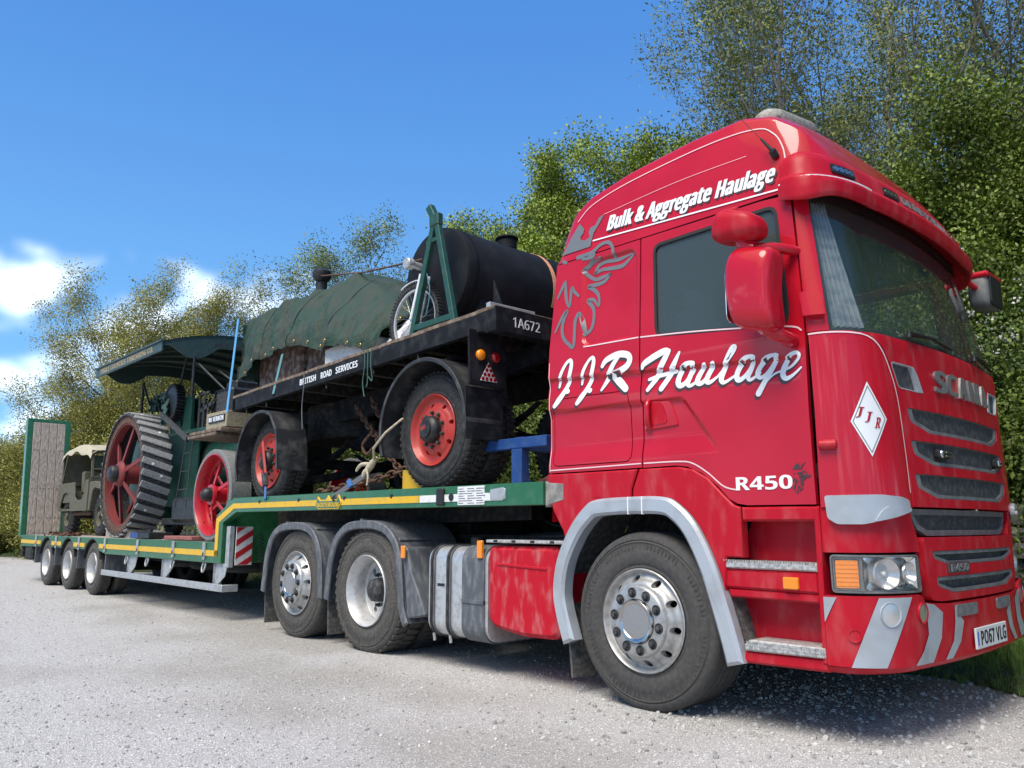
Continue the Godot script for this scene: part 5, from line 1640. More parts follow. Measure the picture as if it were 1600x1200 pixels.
func headlamp(o: Node3D, q: float) -> void:
	var F := front
	var M1 := func(p: PackedVector2Array) -> PackedVector2Array: return p if q > 0 else mirror_poly(p)
	var out := soften(pv([1.345, 0.935, 0.798, 0.932, 0.782, 0.745, 1.342, 0.750]), 0.02, 2)
	var h := part("headlamp", patch(B.new(), M1.call(out), F, 0.002, 0.05, 0.07, [inset(M1.call(out), 0.008)]), M.grey_trim, o, "clear headlamp with amber indicator" if q > 0 else "far headlamp")
	var hb := B.new()
	patch(hb, M1.call(out), F, -0.045, 0.06)
	part("housing", hb, M.rim_silver, h)
	var am := rrect(1.188, 0.772, 1.318, 0.908, 0.008)
	part("indicator_lens", patch(B.new(), M1.call(am), F, -0.012, 0.03, 0.03), M.amber, h)
	for k in 6:
		var y := 0.782 + k * 0.021
		part("lens_rib", patch(B.new(), M1.call(pv([1.316, y, 1.316, y + 0.006, 1.190, y + 0.006, 1.190, y])), F, -0.009, 0.05, 0.004), M.amber, h)
	var tr := part("trim_ring", patch(B.new(), M1.call(inset(out, 0.012)), F, -0.010, 0.05, 0.0, [M1.call(rrect(1.182, 0.766, 1.324, 0.914, 0.008)), M1.call(rrect(0.80, 0.758, 1.165, 0.924, 0.02))]), M.grey_trim, h)
	var cr := B.new()
	for fc in [[0.805, 0.762, 1.160, 0.762, 1.12, 0.80, 0.84, 0.80], [0.805, 0.920, 1.160, 0.920, 1.12, 0.882, 0.84, 0.882], [1.160, 0.762, 1.160, 0.920, 1.12, 0.882, 1.12, 0.80], [0.805, 0.762, 0.805, 0.920, 0.84, 0.882, 0.84, 0.80]]:
		cr.quad(front(fc[0] * q, fc[1], -0.010), front(fc[2] * q, fc[3], -0.010), front(fc[4] * q, fc[5], -0.040), front(fc[6] * q, fc[7], -0.040))
	part("lamp_facet", cr, M.mirror_chrome, h)
	for p in [[1.030, 0.842, 0.070], [0.872, 0.842, 0.052]]:
		var ff := front_frame(p[0] * q, p[1], -0.012)
		var rb := B.new()
		var pr := []
		for k in 9:
			var t := k / 8.0
			pr.append(Vector2(p[2] * (1.0 - 0.85 * t), -0.055 * sin(t * PI * 0.5)))
		lathe(rb, pr, 32, ff)
		lathe(rb, [Vector2(p[2] * 1.12, -0.004), Vector2(p[2] * 1.06, 0.006), Vector2(p[2], 0.0)], 32, ff)
		var rf := part("reflector", rb, M.lamp_bowl, h)
		rb = B.new()
		lathe(rb, [Vector2(0.012, -0.05), Vector2(0.012, -0.018), Vector2(0.0, -0.01)], 12, ff)
		part("bulb", rb, M.white_lens, rf)
	part("cover_glass", patch(B.new(), inset(M1.call(out), 0.006), F, 0.004, 0.05), M.clear_lens, h)

func tractor_lower(o: Node3D) -> void:
	for q in [1.0, -1.0]:
		var near: bool = q > 0
		var f := Transform3D(Basis(), Vector3(0, 0, -0.035)) if near else Transform3D(Basis(Vector3(1, 0, 0), Vector3(0, 1, 0), Vector3(0, 0, -1)), Vector3(0, 0, 2 * ZC + 0.035))
		# wheel arch trim
		var arch := smooth2(pv([-0.625, 0.315, -0.69, 0.50, -0.715, 0.66, -0.675, 0.86, -0.565, 1.055, -0.44, 1.185, -0.32, 1.240, 0.0, 1.252, 0.20, 1.245, 0.30, 1.205, 0.42, 1.09, 0.53, 0.88, 0.61, 0.64, 0.66, 0.47, 0.69, 0.352]), 5)
		var b := B.new()
		prism(b, band(arch, 0.105), -0.05, 0.045, f, 0.018)
		var tr := part("wheel_arch", b, M.silver, o, "silver wheel arch trim" if near else "far wheel arch trim")
		for x in [[-0.055, 1.197], [0.052, 1.197]]:
			b = B.new()
			box(b, f * Vector3(x[0], x[1], 0.034), Vector3(0.008, 0.107, 0.026), 0.002)
			part("joint_rib", b, M.white_paint, tr)
		b = B.new()
		prism(b, band(arch, 0.012), -0.55, -0.03, f.translated_local(Vector3(0, 0, 0)))
		part("arch_liner", b, M.mudflap, o)
		b = B.new()
		prism(b, arch, -0.60, -0.585, f)
		part("inner_wing", b, M.chassis, o)
		b = B.new()
		box(b, f * Vector3(-0.60, 0.235, -0.22), Vector3(0.014, 0.26, 0.42), 0.004, Basis(Vector3(0, 0, 1), 0.10))
		part("mud_flap", b, M.mudflap, o)
		# red wing above the arch, rear piece and front piece
		b = B.new()
		var wing := PackedVector2Array([Vector2(-0.775, 1.42), Vector2(-0.765, 1.28), Vector2(-0.72, 1.165), Vector2(-0.635, 1.04)])
		for k in range(18, 36):
			wing.append(arch[k] + Vector2(0.0, -0.01))
		wing.append_array(pv([-0.06, 1.243, -0.052, 1.30, 0.0, 1.42]))
		prism(b, wing, -0.06, 0.012, f, 0.008)
		part("rear_wing", b, M.red_dusty, o)
		b = B.new()
		var w2 := pv([0.012, 1.42, -0.04, 1.30, -0.045, 1.243])
		for k in range(36, 59):
			w2.append(arch[k] + Vector2(0.004, -0.008))
		w2.append_array(pv([0.60, 0.905, 0.70, 0.905, 0.70, 1.176, 0.66, 1.19, 0.60, 1.245, 0.50, 1.345, 0.40, 1.40, 0.30, 1.42]))
		prism(b, w2, -0.06, 0.010, f, 0.008)
		part("front_wing", b, M.red_dusty, o)
		# step well
		b = B.new()
		prism(b, pv([0.58, 0.40, 1.145, 0.40, 1.145, 1.178, 0.70, 1.178, 0.58, 0.9]), -0.19, -0.17, f)
		part("step_well", b, M.red_dusty, o)
		b = B.new()
		prism(b, pv([0.70, 1.10, 1.145, 1.10, 1.145, 1.178, 0.70, 1.178]), -0.17, 0.0, f, 0.012)
		part("step_header", b, M.red_dusty, o)
		b = B.new()
		prism(b, pv([1.118, 0.40, 1.147, 0.40, 1.147, 1.17, 1.118, 1.17]), -0.17, 0.004, f, 0.006)
		part("step_side", b, M.red_dusty, o)
		b = B.new()
		prism(b, soften(pv([0.565, 0.74, 1.118, 0.735, 1.118, 0.845, 0.545, 0.845]), 0.01), -0.17, -0.004, f, 0.012)
		prism(b, pv([0.60, 0.69, 1.118, 0.688, 1.118, 0.737, 0.585, 0.737]), -0.17, -0.014, f, 0.01)
		var s1 := part("step_box", b, M.red_dusty, o, "upper step housing")
		b = B.new()
		prism(b, pv([0.555, 0.846, 1.118, 0.846, 1.118, 0.888, 0.545, 0.888]), -0.16, 0.004, f, 0.008)
		part("step_tread", b, M.tread_plate, s1)
		b = B.new()
		for k in 36:
			box(b, f * Vector3(0.57 + k * 0.0152, 0.890, 0.0), Vector3(0.007, 0.006, 0.02), 0.0)
		part("tread_teeth", b, M.tread_plate, s1)
		if near:
			b = B.new()
			box(b, f * Vector3(0.974, 0.783, 0.004), Vector3(0.085, 0.062, 0.026), 0.006)
			part("side_marker", b, M.amber, s1, "amber side marker lamp")
		b = B.new()
		prism(b, soften(pv([0.665, 0.352, 1.150, 0.360, 1.150, 0.425, 0.68, 0.415]), 0.01), -0.17, -0.004, f, 0.012)
		var s2 := part("step_box", b, M.red_dusty, o, "lower step housing")
		b = B.new()
		prism(b, soften(pv([0.69, 0.418, 1.140, 0.426, 1.140, 0.478, 0.72, 0.478, 0.685, 0.45]), 0.008), -0.16, 0.010, f, 0.008)
		part("step_tread", b, M.tread_plate, s2)
		b = B.new()
		for k in 30:
			for j in 3:
				box(b, f * Vector3(0.705 + k * 0.0146, 0.434 + j * 0.016, 0.011), Vector3(0.007, 0.007, 0.006), 0.0)
		part("tread_teeth", b, M.tread_plate, s2)

func tractor_chassis(o: Node3D) -> void:
	# wheels
	var fw := disc_wheel("front_wheel", o, Transform3D(Basis(Vector3(0, 0, 1), 0.15), Vector3(0, 0.515, -0.035)), "tyre", 0.37)
	copy_part(fw, o, far_side(Transform3D(Basis(), Vector3(0, 0.515, -0.035))), "far front wheel")
	var dw := dish_wheel("drive_wheel", o, Transform3D(Basis(Vector3(0, 0, 1), 0.1), Vector3(-2.995, 0.515, -0.025)))
	copy_part(dw, o, far_side(Transform3D(Basis(), Vector3(-2.995, 0.515, -0.025))), "far drive wheel")
	var tw := disc_wheel("tag_wheel", o, Transform3D(Basis(Vector3(0, 0, 1), 0.4), Vector3(-4.26, 0.515, -0.035)), "tyre_dusty", 0.30)
	copy_part(tw, o, far_side(Transform3D(Basis(), Vector3(-4.26, 0.515, -0.035))), "far tag wheel")
	for x in [0.0, -2.995, -4.26]:
		var ab := B.new()
		cyl(ab, Vector3(x, 0.515, -0.30), Vector3(x, 0.515, 2 * ZC + 0.30), 0.075, 14)
		box(ab, Vector3(x, 0.53, ZC), Vector3(0.32, 0.34, 0.42), 0.08)
		part("axle", ab, M.chassis, o)
	# frame rails and crossmembers
	for z in [ZC + 0.42, ZC - 0.42]:
		var b := B.new()
		box(b, Vector3(-1.95, 0.86, z), Vector3(5.9, 0.27, 0.075), 0.006)
		part("chassis_rail", b, M.chassis, o)
	var eb := B.new()
	box(eb, Vector3(0.15, 0.95, ZC), Vector3(1.7, 0.62, 0.72), 0.08)
	part("engine_block", eb, M.chassis, o)
	eb = B.new()
	box(eb, Vector3(-1.2, 0.72, ZC - 0.05), Vector3(0.5, 0.42, 1.05), 0.06)
	cyl(eb, Vector3(-1.2, 0.66, ZC - 0.7), Vector3(-2.2, 0.66, ZC - 0.7), 0.24, 20, 0.03)
	part("silencer", eb, M.chassis, o)
	eb = B.new()
	prism(eb, soften(pv([-0.55, -0.42, 0.45, -0.42, 0.45, 0.42, -0.55, 0.42, -0.75, 0.18, -0.2, 0.06, -0.2, -0.06, -0.75, -0.18]), 0.04), 0.0, 0.05, Transform3D(Basis(Vector3.RIGHT, -PI / 2), Vector3(-2.95, 1.10, ZC)), 0.01)
	box(eb, Vector3(-2.9, 1.05, ZC), Vector3(0.5, 0.12, 0.7), 0.02)
	part("fifth_wheel", eb, M.chassis, o)
	# red side box with its tread plate
	var rb := B.new()
	prism(rb, soften(pv([-1.402, 0.93, -1.395, 0.40, -1.33, 0.355, -1.05, 0.318, -0.74, 0.325, -0.695, 0.36, -0.690, 0.935]), 0.05, 3), -0.52, 0.0, Transform3D(Basis(), Vector3(0, 0, -0.03)), 0.03)
	var bx := part("side_box", rb, M.red_road_dust, o, "road-dusted red locker behind the front wheel")
	rb = B.new()
	box(rb, Vector3(-1.04, 0.792, -0.028), Vector3(0.50, 0.018, 0.012), 0.004, Basis(Vector3(0, 0, 1), -0.03))
	part("pressed_rib", rb, M.red_dusty, bx)
	rb = B.new()
	box(rb, Vector3(-1.02, 0.962, -0.29), Vector3(0.78, 0.022, 0.54), 0.005)
	var tp := part("walk_plate", rb, M.tread_plate, bx)
	rb = B.new()
	for k in 4:
		cyl(rb, Vector3(-1.30 + k * 0.19, 0.955, -0.018), Vector3(-1.30 + k * 0.19, 0.972, -0.018), 0.016, 8)
	part("plate_hole", rb, M.black, tp)
	# fuel tank with straps
	var rr := rrect(-0.64, 0.235, -0.035, 0.915, 0.11, 6)
	var yz := Transform3D(Basis(Vector3(0, 0, 1), Vector3(0, 1, 0), Vector3(1, 0, 0)), Vector3.ZERO)
	var tb := B.new()
	prism(tb, rr, -2.095, -1.40, yz, 0.0)
	var tk := part("fuel_tank", tb, M.tank_alu, o, "aluminium fuel tank with dark straps")
	tb = B.new()
	prism(tb, inset(rr, 0.01), -2.115, -2.095, yz, 0.0)
	part("tank_end", tb, M.tank_alu, tk)
	for x in [[-2.075, -2.02], [-1.875, -1.82]]:
		tb = B.new()
		prism(tb, inset(rr, -0.012), x[0], x[1], yz)
		var sp := part("strap", tb, M.mudguard, tk)
		tb = B.new()
		prism(tb, inset(rr, -0.019), x[0] + 0.016, x[1] - 0.016, yz)
		part("strap_rib", tb, M.chassis, sp)
		tb = B.new()
		cyl(tb, Vector3(x[0] + 0.028, 0.195, -0.06), Vector3(x[0] + 0.028, 0.25, -0.05), 0.012, 8)
		part("strap_bolt", tb, M.tread_plate, sp)
	tb = B.new()
	prism(tb, inset(rr, -0.014), -1.68, -1.43, yz)
	part("dark_cover", tb, M.mudguard, tk, "dark plastic end of the tank")
	tb = B.new()
	prism(tb, inset(rr, -0.022), -1.68, -1.43, Transform3D(yz.basis.scaled_local(Vector3(1, 0.05, 1)), Vector3(0, 0.49, 0)))
	part("cover_rib", tb, M.mudguard, tk)
	tb = B.new()
	cyl(tb, Vector3(-1.80, 0.90, -0.28), Vector3(-1.80, 0.985, -0.28), 0.055, 20, 0.01)
	part("filler_cap", tb, M.black, tk)
	tb = B.new()
	box(tb, Vector3(-1.47, 0.90, -0.02), Vector3(0.055, 0.13, 0.03), 0.006)
	part("side_marker", tb, M.amber, o, "amber marker between tank and red locker")
	tb = B.new()
	box(tb, Vector3(-1.95, 0.62, -0.034), Vector3(0.085, 0.022, 0.004), 0.0)
	part("tank_label", tb, M.letter_black, tk)
	tb = B.new()
	prism(tb, inset(rr, 0.02), -2.1, -1.4, Transform3D(Basis(Vector3(0, 0, -1), Vector3(0, 1, 0), Vector3(1, 0, 0)), Vector3(0, 0, 2 * ZC)))
	part("far_tank", tb, M.tank_alu, o, "tank on the far side")
	# rear mudguards
	var guards := [[-2.995, [-0.66, 0.40, -0.645, 0.55, -0.60, 0.80, -0.50, 0.98, -0.33, 1.085, -0.12, 1.115, 0.14, 1.112, 0.33, 1.065, 0.47, 0.955, 0.545, 0.80, 0.575, 0.60, 0.60, 0.42, 0.66, 0.30]], [-4.26, [-0.665, 0.40, -0.645, 0.55, -0.60, 0.80, -0.50, 0.98, -0.33, 1.075, -0.12, 1.10, 0.12, 1.10, 0.31, 1.055, 0.44, 0.95, 0.52, 0.80, 0.555, 0.60, 0.57, 0.40]]]
	for g in guards:
		for q in [1.0, -1.0]:
			var f := Transform3D(Basis(), Vector3(g[0], 0, 0)) if q > 0 else Transform3D(Basis(Vector3(1, 0, 0), Vector3(0, 1, 0), Vector3(0, 0, -1)), Vector3(g[0], 0, 2 * ZC))
			var path := smooth2(pv(g[1]), 4)
			var gb := B.new()
			prism(gb, band(path, 0.014), -0.64, -0.01, f)
			var gp := part("mudguard", gb, M.mudguard, o, "dusty grey plastic mudguard")
			gb = B.new()
			prism(gb, band(path, 0.075), -0.02, 0.004, f, 0.010)
			part("guard_lip", gb, M.mudguard, gp)
			for k in [0.42, 0.66]:
				var i := int(path.size() * k)
				gb = B.new()
				var dd := (path[i + 1] - path[i]).normalized()
				box(gb, f * Vector3(path[i].x - dd.y * 0.004, path[i].y + dd.x * 0.006, -0.33), Vector3(0.03, 0.02, 0.60), 0.004, Basis(Vector3(0, 0, 1), dd.angle()))
				part("guard_rib", gb, M.mudguard, gp)
			gb = B.new()
			box(gb, f * Vector3(-0.655, 0.25, -0.33), Vector3(0.016, 0.34, 0.56), 0.004, Basis(Vector3(0, 0, 1), 0.06))
			part("mud_flap", gb, M.mudflap, gp)
	var mk := B.new()
	box(mk, Vector3(-2.995 + 0.60, 0.86, 0.012), Vector3(0.055, 0.10, 0.02), 0.005)
	part("side_marker", mk, M.amber, o, "amber marker on the drive mudguard")
	# front piece of the drive guard flaring down to the tank
	mk = B.new()
	prism(mk, soften(pv([-2.455, 0.90, -2.41, 0.62, -2.36, 0.33, -2.125, 0.37, -2.20, 0.52, -2.31, 0.68, -2.39, 0.90]), 0.03), -0.50, -0.015, Transform3D(), 0.012)
	part("guard_flare", mk, M.mudguard, o)
	# air lines behind the cab
	for k in 3:
		var hb := B.new()
		var z := ZC + 0.25 - k * 0.2
		tube(hb, spline([Vector3(-0.78, 1.5, z), Vector3(-1.1, 1.12, z), Vector3(-1.6, 1.08, z + 0.05), Vector3(-1.9, 1.28, z + 0.02)], 6), 0.016, 6)
		part("air_line", hb, [M.black, M.red_lens, M.ratchet_blue][k], o)
	mk = B.new()
	tube(mk, spline([Vector3(-0.62, 1.03, -0.5), Vector3(-1.0, 1.0, -0.55), Vector3(-1.6, 0.98, -0.7)], 5), 0.04, 8)
	part("intake_hose", mk, M.black, o)

func tractor_mirrors(o: Node3D) -> void:
	var mb := B.new()
	# big mirror head: rounded block, wide at top, bowed out
	sheet(mb, 28, 20, func(u, v):
		var a: float = u * TAU
		var t := lerpf(-1.0, 1.0, v)
		var wx := 0.135 * pow(maxf(0.0, 1.0 - pow(absf(t), 6.0)), 0.35) * (1.0 + 0.06 * t)
		var wz := 0.105 * pow(maxf(0.0, 1.0 - pow(absf(t), 5.0)), 0.35)
		var c := Vector2(signf(cos(a)) * pow(absf(cos(a)), 0.45), signf(sin(a)) * pow(absf(sin(a)), 0.55))
		return Vector3(0.95 + c.x * wx + 0.03 * t * t, 2.325 + t * 0.245 - c.x * 0.02, 0.15 + c.y * wz - 0.02 * t * t))
	var m := part("mirror", mb, M.red, o, "large red door mirror housing")
	mb = B.new()
	sheet(mb, 28, 16, func(u, v):
		var a: float = u * TAU
		var t := lerpf(-1.0, 1.0, v)
		var wx := 0.145 * pow(maxf(0.0, 1.0 - pow(absf(t), 3.2)), 0.42)
		var c := Vector2(signf(cos(a)) * pow(absf(cos(a)), 0.6), signf(sin(a)) * pow(absf(sin(a)), 0.7))
		return Vector3(0.885 + c.x * wx * (1.0 - 0.12 * t), 2.70 + t * 0.095 - 0.03 * c.x * (0.4 + 0.6 * ss(-0.5, 1.0, t)), 0.15 + c.y * 0.11 * pow(maxf(0.0, 1.0 - pow(absf(t), 3.2)), 0.42)))
	part("wide_mirror", mb, M.red_dusty, m, "upper wide angle mirror housing")
	mb = B.new()
	tube(mb, spline([Vector3(0.905, 2.62, 0.14), Vector3(0.92, 2.58, 0.14), Vector3(0.96, 2.555, 0.13)], 4), 0.05, 12)
	tube(mb, spline([Vector3(0.96, 2.565, 0.13), Vector3(1.04, 2.565, 0.06), Vector3(1.09, 2.56, -0.04), Vector3(1.10, 2.56, -0.09)], 4), 0.028, 10)
	part("mirror_arm", mb, M.red, m)
	mb = B.new()
	tube(mb, spline([Vector3(1.0, 2.12, 0.12), Vector3(1.04, 2.08, 0.09), Vector3(1.06, 2.06, 0.02), Vector3(1.06, 2.06, -0.05)], 4), [0.035, 0.04, 0.045, 0.048, 0.045, 0.042, 0.04, 0.04, 0.04, 0.04, 0.04, 0.04, 0.04].slice(0, 13), 12)
	part("mirror_foot", mb, M.red, m)
	mb = B.new()
	prism(mb, rrect(-0.06, 2.17, 0.05, 2.47, 0.04), 0.0, 0.003, Transform3D(Basis(Vector3(0, 0, 1), Vector3.UP, Vector3(-1, 0, 0)), Vector3(0.8125, 0, 0.15)))
	part("mirror_glass", mb, M.mirror_chrome, m)
	# far mirror on its bent arm
	mb = B.new()
	sheet(mb, 24, 14, func(u, v):
		var a: float = u * TAU
		var t := lerpf(-1.0, 1.0, v)
		var s := pow(maxf(0.0, 1.0 - pow(absf(t), 5.0)), 0.35)
		var c := Vector2(signf(cos(a)) * pow(absf(cos(a)), 0.5), signf(sin(a)) * pow(absf(sin(a)), 0.5))
		return Vector3(1.28 + c.x * 0.08 * s, 2.80 + t * 0.14, -2.66 + c.y * 0.16 * s))
	var fm := part("mirror", mb, M.grey_trim, o, "far side mirror showing its grey underside")
	mb = B.new()
	prism(mb, rrect(-0.13, -0.115, 0.13, 0.115, 0.04), 0.0, 0.012, Transform3D(Basis(Vector3(0, 0, -1), Vector3.UP, Vector3(1, 0, 0)), Vector3(1.352, 2.80, -2.66)), 0.006)
	part("mirror_back", mb, M.black, fm)
	mb = B.new()
	prism(mb, rrect(-0.165, 0.10, 0.165, 0.145, 0.02), -0.14, 0.0, Transform3D(Basis(Vector3(0, 0, -1), Vector3.UP, Vector3(1, 0, 0)), Vector3(1.362, 2.80, -2.66)), 0.01)
	part("mirror_brow", mb, M.red, fm)
	mb = B.new()
	tube(mb, spline([Vector3(1.20, 2.93, -2.36), Vector3(1.24, 2.86, -2.42), Vector3(1.27, 2.82, -2.52)], 5), 0.022, 8)
	part("mirror_arm", mb, M.red, fm)

func tractor_inside(o: Node3D) -> void:
	var b := B.new()
	box(b, Vector3(0.2, 1.36, ZC), Vector3(1.85, 0.08, 2.30), 0.0)
	part("cab_floor", b, M.interior, o)
	b = B.new()
	box(b, Vector3(-0.68, 2.15, ZC), Vector3(0.04, 1.55, 2.30), 0.0)
	part("cab_back_lining", b, M.interior, o)
	b = B.new()
	box(b, Vector3(0.15, 2.955, ZC), Vector3(1.7, 0.03, 2.26), 0.0)
	part("headlining", b, M.interior, o)
	b = B.new()
	box(b, Vector3(1.12, 1.82, ZC), Vector3(0.34, 0.46, 2.10), 0.06)
	part("dashboard", b, M.interior, o)
	b = B.new()
	var wf := along(Vector3(0.80, 2.08, -0.72), Vector3(-0.55, 0.83, 0))
	var ring := []
	for k in 33:
		ring.append(wf * Vector3(cos(TAU * k / 32.0) * 0.23, sin(TAU * k / 32.0) * 0.23, 0))
	tube(b, ring, 0.016, 6, false)
	cyl(b, wf.origin, wf * Vector3(0, 0, -0.3), 0.05, 10)
	part("steering_wheel", b, M.black, o)
	for z in [-0.72, -1.78]:
		b = B.new()
		box(b, Vector3(0.30, 1.72, z), Vector3(0.52, 0.18, 0.52), 0.06)
		box(b, Vector3(0.06, 2.15, z), Vector3(0.16, 0.78, 0.50), 0.06, Basis(Vector3(0, 0, 1), 0.12))
		box(b, Vector3(0.02, 2.62, z), Vector3(0.12, 0.20, 0.30), 0.05)
		part("cab_seat", b, M.seat_cloth, o)
	# curtain bunched at the near windscreen pillar
	b = B.new()
	sheet(b, 40, 8, func(u, v):
		var y := lerpf(2.12, 2.86, v)
		var w: float = lerpf(1.20, 1.03, u) - 0.06 * (1.0 - v) * u
		return front(w, y, -0.05 + 0.018 * sin(u * 34.0 + v * 0.8)))
	part("curtain", b, M.curtain, o, "pale gathered curtain inside the windscreen")
	b = B.new()
	var pf := front_frame(-0.62, 2.28, -0.012)
	lathe(b, [Vector2(0.045, 0.0), Vector2(0.0, 0.002)], 20, pf)
	part("windscreen_disc", b, mat("disc_teal", Color(0.05, 0.22, 0.20), 0.5), o)

# ---------------------------------------------------------------- low loader
func chain(b: B, pts: Array, link := 0.055, r := 0.008) -> B:
	# separate interlocked links along a polyline
	var acc := 0.0
	var k := 0
	for i in pts.size() - 1:
		var p: Vector3 = pts[i]
		var q: Vector3 = pts[i + 1]
		var l := p.distance_to(q)
		while acc < l:
			var f := along(p.lerp(q, acc / l), q - p)
			f.basis = f.basis * Basis(Vector3(0, 0, 1), 0.4 + (PI / 2.0 if k % 2 == 0 else 0.0))
			var ring := []
			for j in 9:
				var a := TAU * j / 8.0
				ring.append(f * Vector3(cos(a) * link * 0.36, 0, sin(a) * link * 0.66))
			tube(b, ring, r, 4, false)
			acc += link * 0.92
			k += 1
		acc -= l
	return b

func build_trailer() -> void:
	var o := thing("low_loader_trailer", "green low loader trailer with yellow stripe and raised gooseneck", "trailer")
	var idf := Transform3D()
	var farf := Transform3D(Basis(Vector3(1, 0, 0), Vector3(0, 1, 0), Vector3(0, 0, -1)), Vector3(0, 0, 2 * ZC))
	var axl := [-10.76, -12.113, -13.467]
	for near in [true, false]:
		var f: Transform3D = idf if near else farf
		# gooseneck fascia and column
		var b := B.new()
		prism(b, pv([-0.80, 1.375, -5.70, 1.375, -6.13, 1.190, -6.13, 0.64, -5.955, 0.64, -5.955, 1.10, -5.62, 1.215, -0.80, 1.215]), -0.10, 0.0, f, 0.005)
		part("gooseneck_beam", b, M.green, o, "green gooseneck side beam" if near else "far gooseneck beam")
		b = B.new()
		prism(b, pv([-2.21, 1.312, -2.21, 1.256, -5.665, 1.256, -6.045, 1.10, -6.045, 0.72, -6.128, 0.72, -6.128, 1.145, -5.70, 1.312]), 0.001, 0.005, f)
		part("yellow_stripe", b, M.yellow, o)
		b = B.new()
		prism(b, pv([-1.20, 1.312, -1.20, 1.256, -2.20, 1.256, -2.20, 1.312]), 0.001, 0.005, f)
		part("white_stripe", b, M.sticker_white, o)
		# deck fascia with wheel cut-outs
		b = B.new()
		var fas := PackedVector2Array([Vector2(-6.13, 0.875), Vector2(-15.35, 0.875), Vector2(-15.35, 0.66), Vector2(-14.5, 0.66)])
		for k in range(2, -1, -1):
			for i in 13:
				var a := PI - deg_to_rad(38.0) - i * (PI - deg_to_rad(76.0)) / 12.0
				fas.append(Vector2(axl[k] + cos(a) * 0.465, 0.395 + sin(a) * 0.465))
		fas.append(Vector2(-10.1, 0.64)); fas.append(Vector2(-6.13, 0.64))
		prism(b, fas, -0.06, 0.0, f, 0.005)
		part("deck_edge", b, M.green, o, "green deck edge" if near else "far deck edge")
		var cutx := [-6.045]
		for k in 3:
			cutx.append(axl[k] + 0.37); cutx.append(axl[k] - 0.37)
		cutx.append(-15.33)
		for k in range(0, cutx.size() - 1, 2):
			b = B.new()
			prism(b, pv([cutx[k], 0.785, cutx[k + 1], 0.785, cutx[k + 1], 0.718, cutx[k], 0.718]), 0.001, 0.005, f)
			part("yellow_stripe", b, M.yellow, o)
		# lashing brackets with slots
		for x in [-6.40, -7.36, -8.66, -10.08, -11.42, -12.78, -14.15]:
			b = B.new()
			box(b, f * Vector3(x, 0.77, 0.012), Vector3(0.065, 0.20, 0.02), 0.004)
			var br := part("lashing_bracket", b, M.galv, o)
			b = B.new()
			box(b, f * Vector3(x, 0.73, 0.020), Vector3(0.034, 0.05, 0.012), 0.003)
			part("slot", b, M.black, br)
		for x in [-2.6, -3.35, -4.2, -5.05]:
			b = B.new()
			cyl(b, f * Vector3(x, 1.318, 0.0), f * Vector3(x, 1.318, 0.008), 0.018, 10)
			part("lashing_hole", b, M.black, o)
		# hanging rings
		for x in [-6.45, -7.43, -8.34, -9.16]:
			b = B.new()
			tube(b, spline([f * Vector3(x - 0.03, 0.64, -0.03), f * Vector3(x - 0.05, 0.58, -0.02), f * Vector3(x - 0.02, 0.53, -0.01), f * Vector3(x + 0.03, 0.545, -0.01), f * Vector3(x + 0.045, 0.60, -0.02), f * Vector3(x + 0.03, 0.64, -0.03)], 4), 0.012, 7)
			part("lashing_ring", b, M.galv, o)
		# side guard
		b = B.new()
		prism(b, rrect(-10.2, 0.328, -5.93, 0.408, 0.008), -0.03, 0.0, f, 0.005)
		box(b, f * Vector3(-5.90, 0.368, -0.10), Vector3(0.035, 0.08, 0.20), 0.008)
		var sg := part("side_guard", b, M.galv, o, "silver side guard rail" if near else "far side guard")
		for x in [-9.08, -7.76, -6.14]:
			b = B.new()
			prism(b, pv([x - 0.03, 0.39, x - 0.03, 0.64, x + 0.30, 0.64, x + 0.24, 0.50, x + 0.10, 0.42, x + 0.02, 0.39]), -0.045, -0.037, f)
			box(b, f * Vector3(x - 0.03, 0.51, -0.07), Vector3(0.008, 0.25, 0.10), 0.0)
			part("guard_bracket", b, M.galv, sg)
		# mudguards between the wheels
		for k in 4:
			var x: float = axl[0] + 0.60 - k * 1.353 + (0.08 if k == 0 else 0.0)
			b = B.new()
			box(b, f * Vector3(x, 0.55, -0.22), Vector3(0.03, 0.36, 0.42), 0.006)
			part("wheel_flap", b, M.mudguard, o)
		for k in 3:
			b = B.new()
			var arc := PackedVector2Array()
			for i in 15:
				var a := deg_to_rad(20.0) + i * deg_to_rad(140.0) / 14.0
				arc.append(Vector2(axl[k] + cos(PI - a) * 0.462, 0.395 + sin(a) * 0.462))
			prism(b, band(arc, 0.012), -0.55, -0.005, f)
			part("wheel_guard", b, M.black, o)
	# badge and plates on the near beam
	var b2 := B.new()
	prism(b2, pv([-3.86, 1.262, -3.80, 1.222, -3.44, 1.222, -3.385, 1.282, -3.44, 1.355, -3.475, 1.31, -3.58, 1.31, -3.625, 1.352, -3.67, 1.31, -3.77, 1.31, -3.815, 1.345]), 0.0, 0.012, idf, 0.003)
	var badge := part("maker_badge", b2, M.yellow, o, "yellow crown shaped maker's badge")
	b2 = B.new()
	prism(b2, pv([-3.845, 1.264, -3.793, 1.232, -3.447, 1.232, -3.40, 1.282, -3.441, 1.335, -3.47, 1.298, -3.775, 1.298, -3.815, 1.325]), 0.012, 0.0135, idf)
	part("badge_field", b2, M.green, badge)
	words("badge_letters", "NOOTEBOOM", 0.385, 0.042, Transform3D(Basis(), Vector3(-3.622, 1.264, 0.014)), M.yellow, badge, 0.004)
	b2 = B.new()
	prism(b2, rrect(-1.71, 1.228, -1.40, 1.368, 0.004), 0.0, 0.0075, idf)
	var pl := part("load_plate", b2, M.sticker_white, o, "white data plate on the gooseneck")
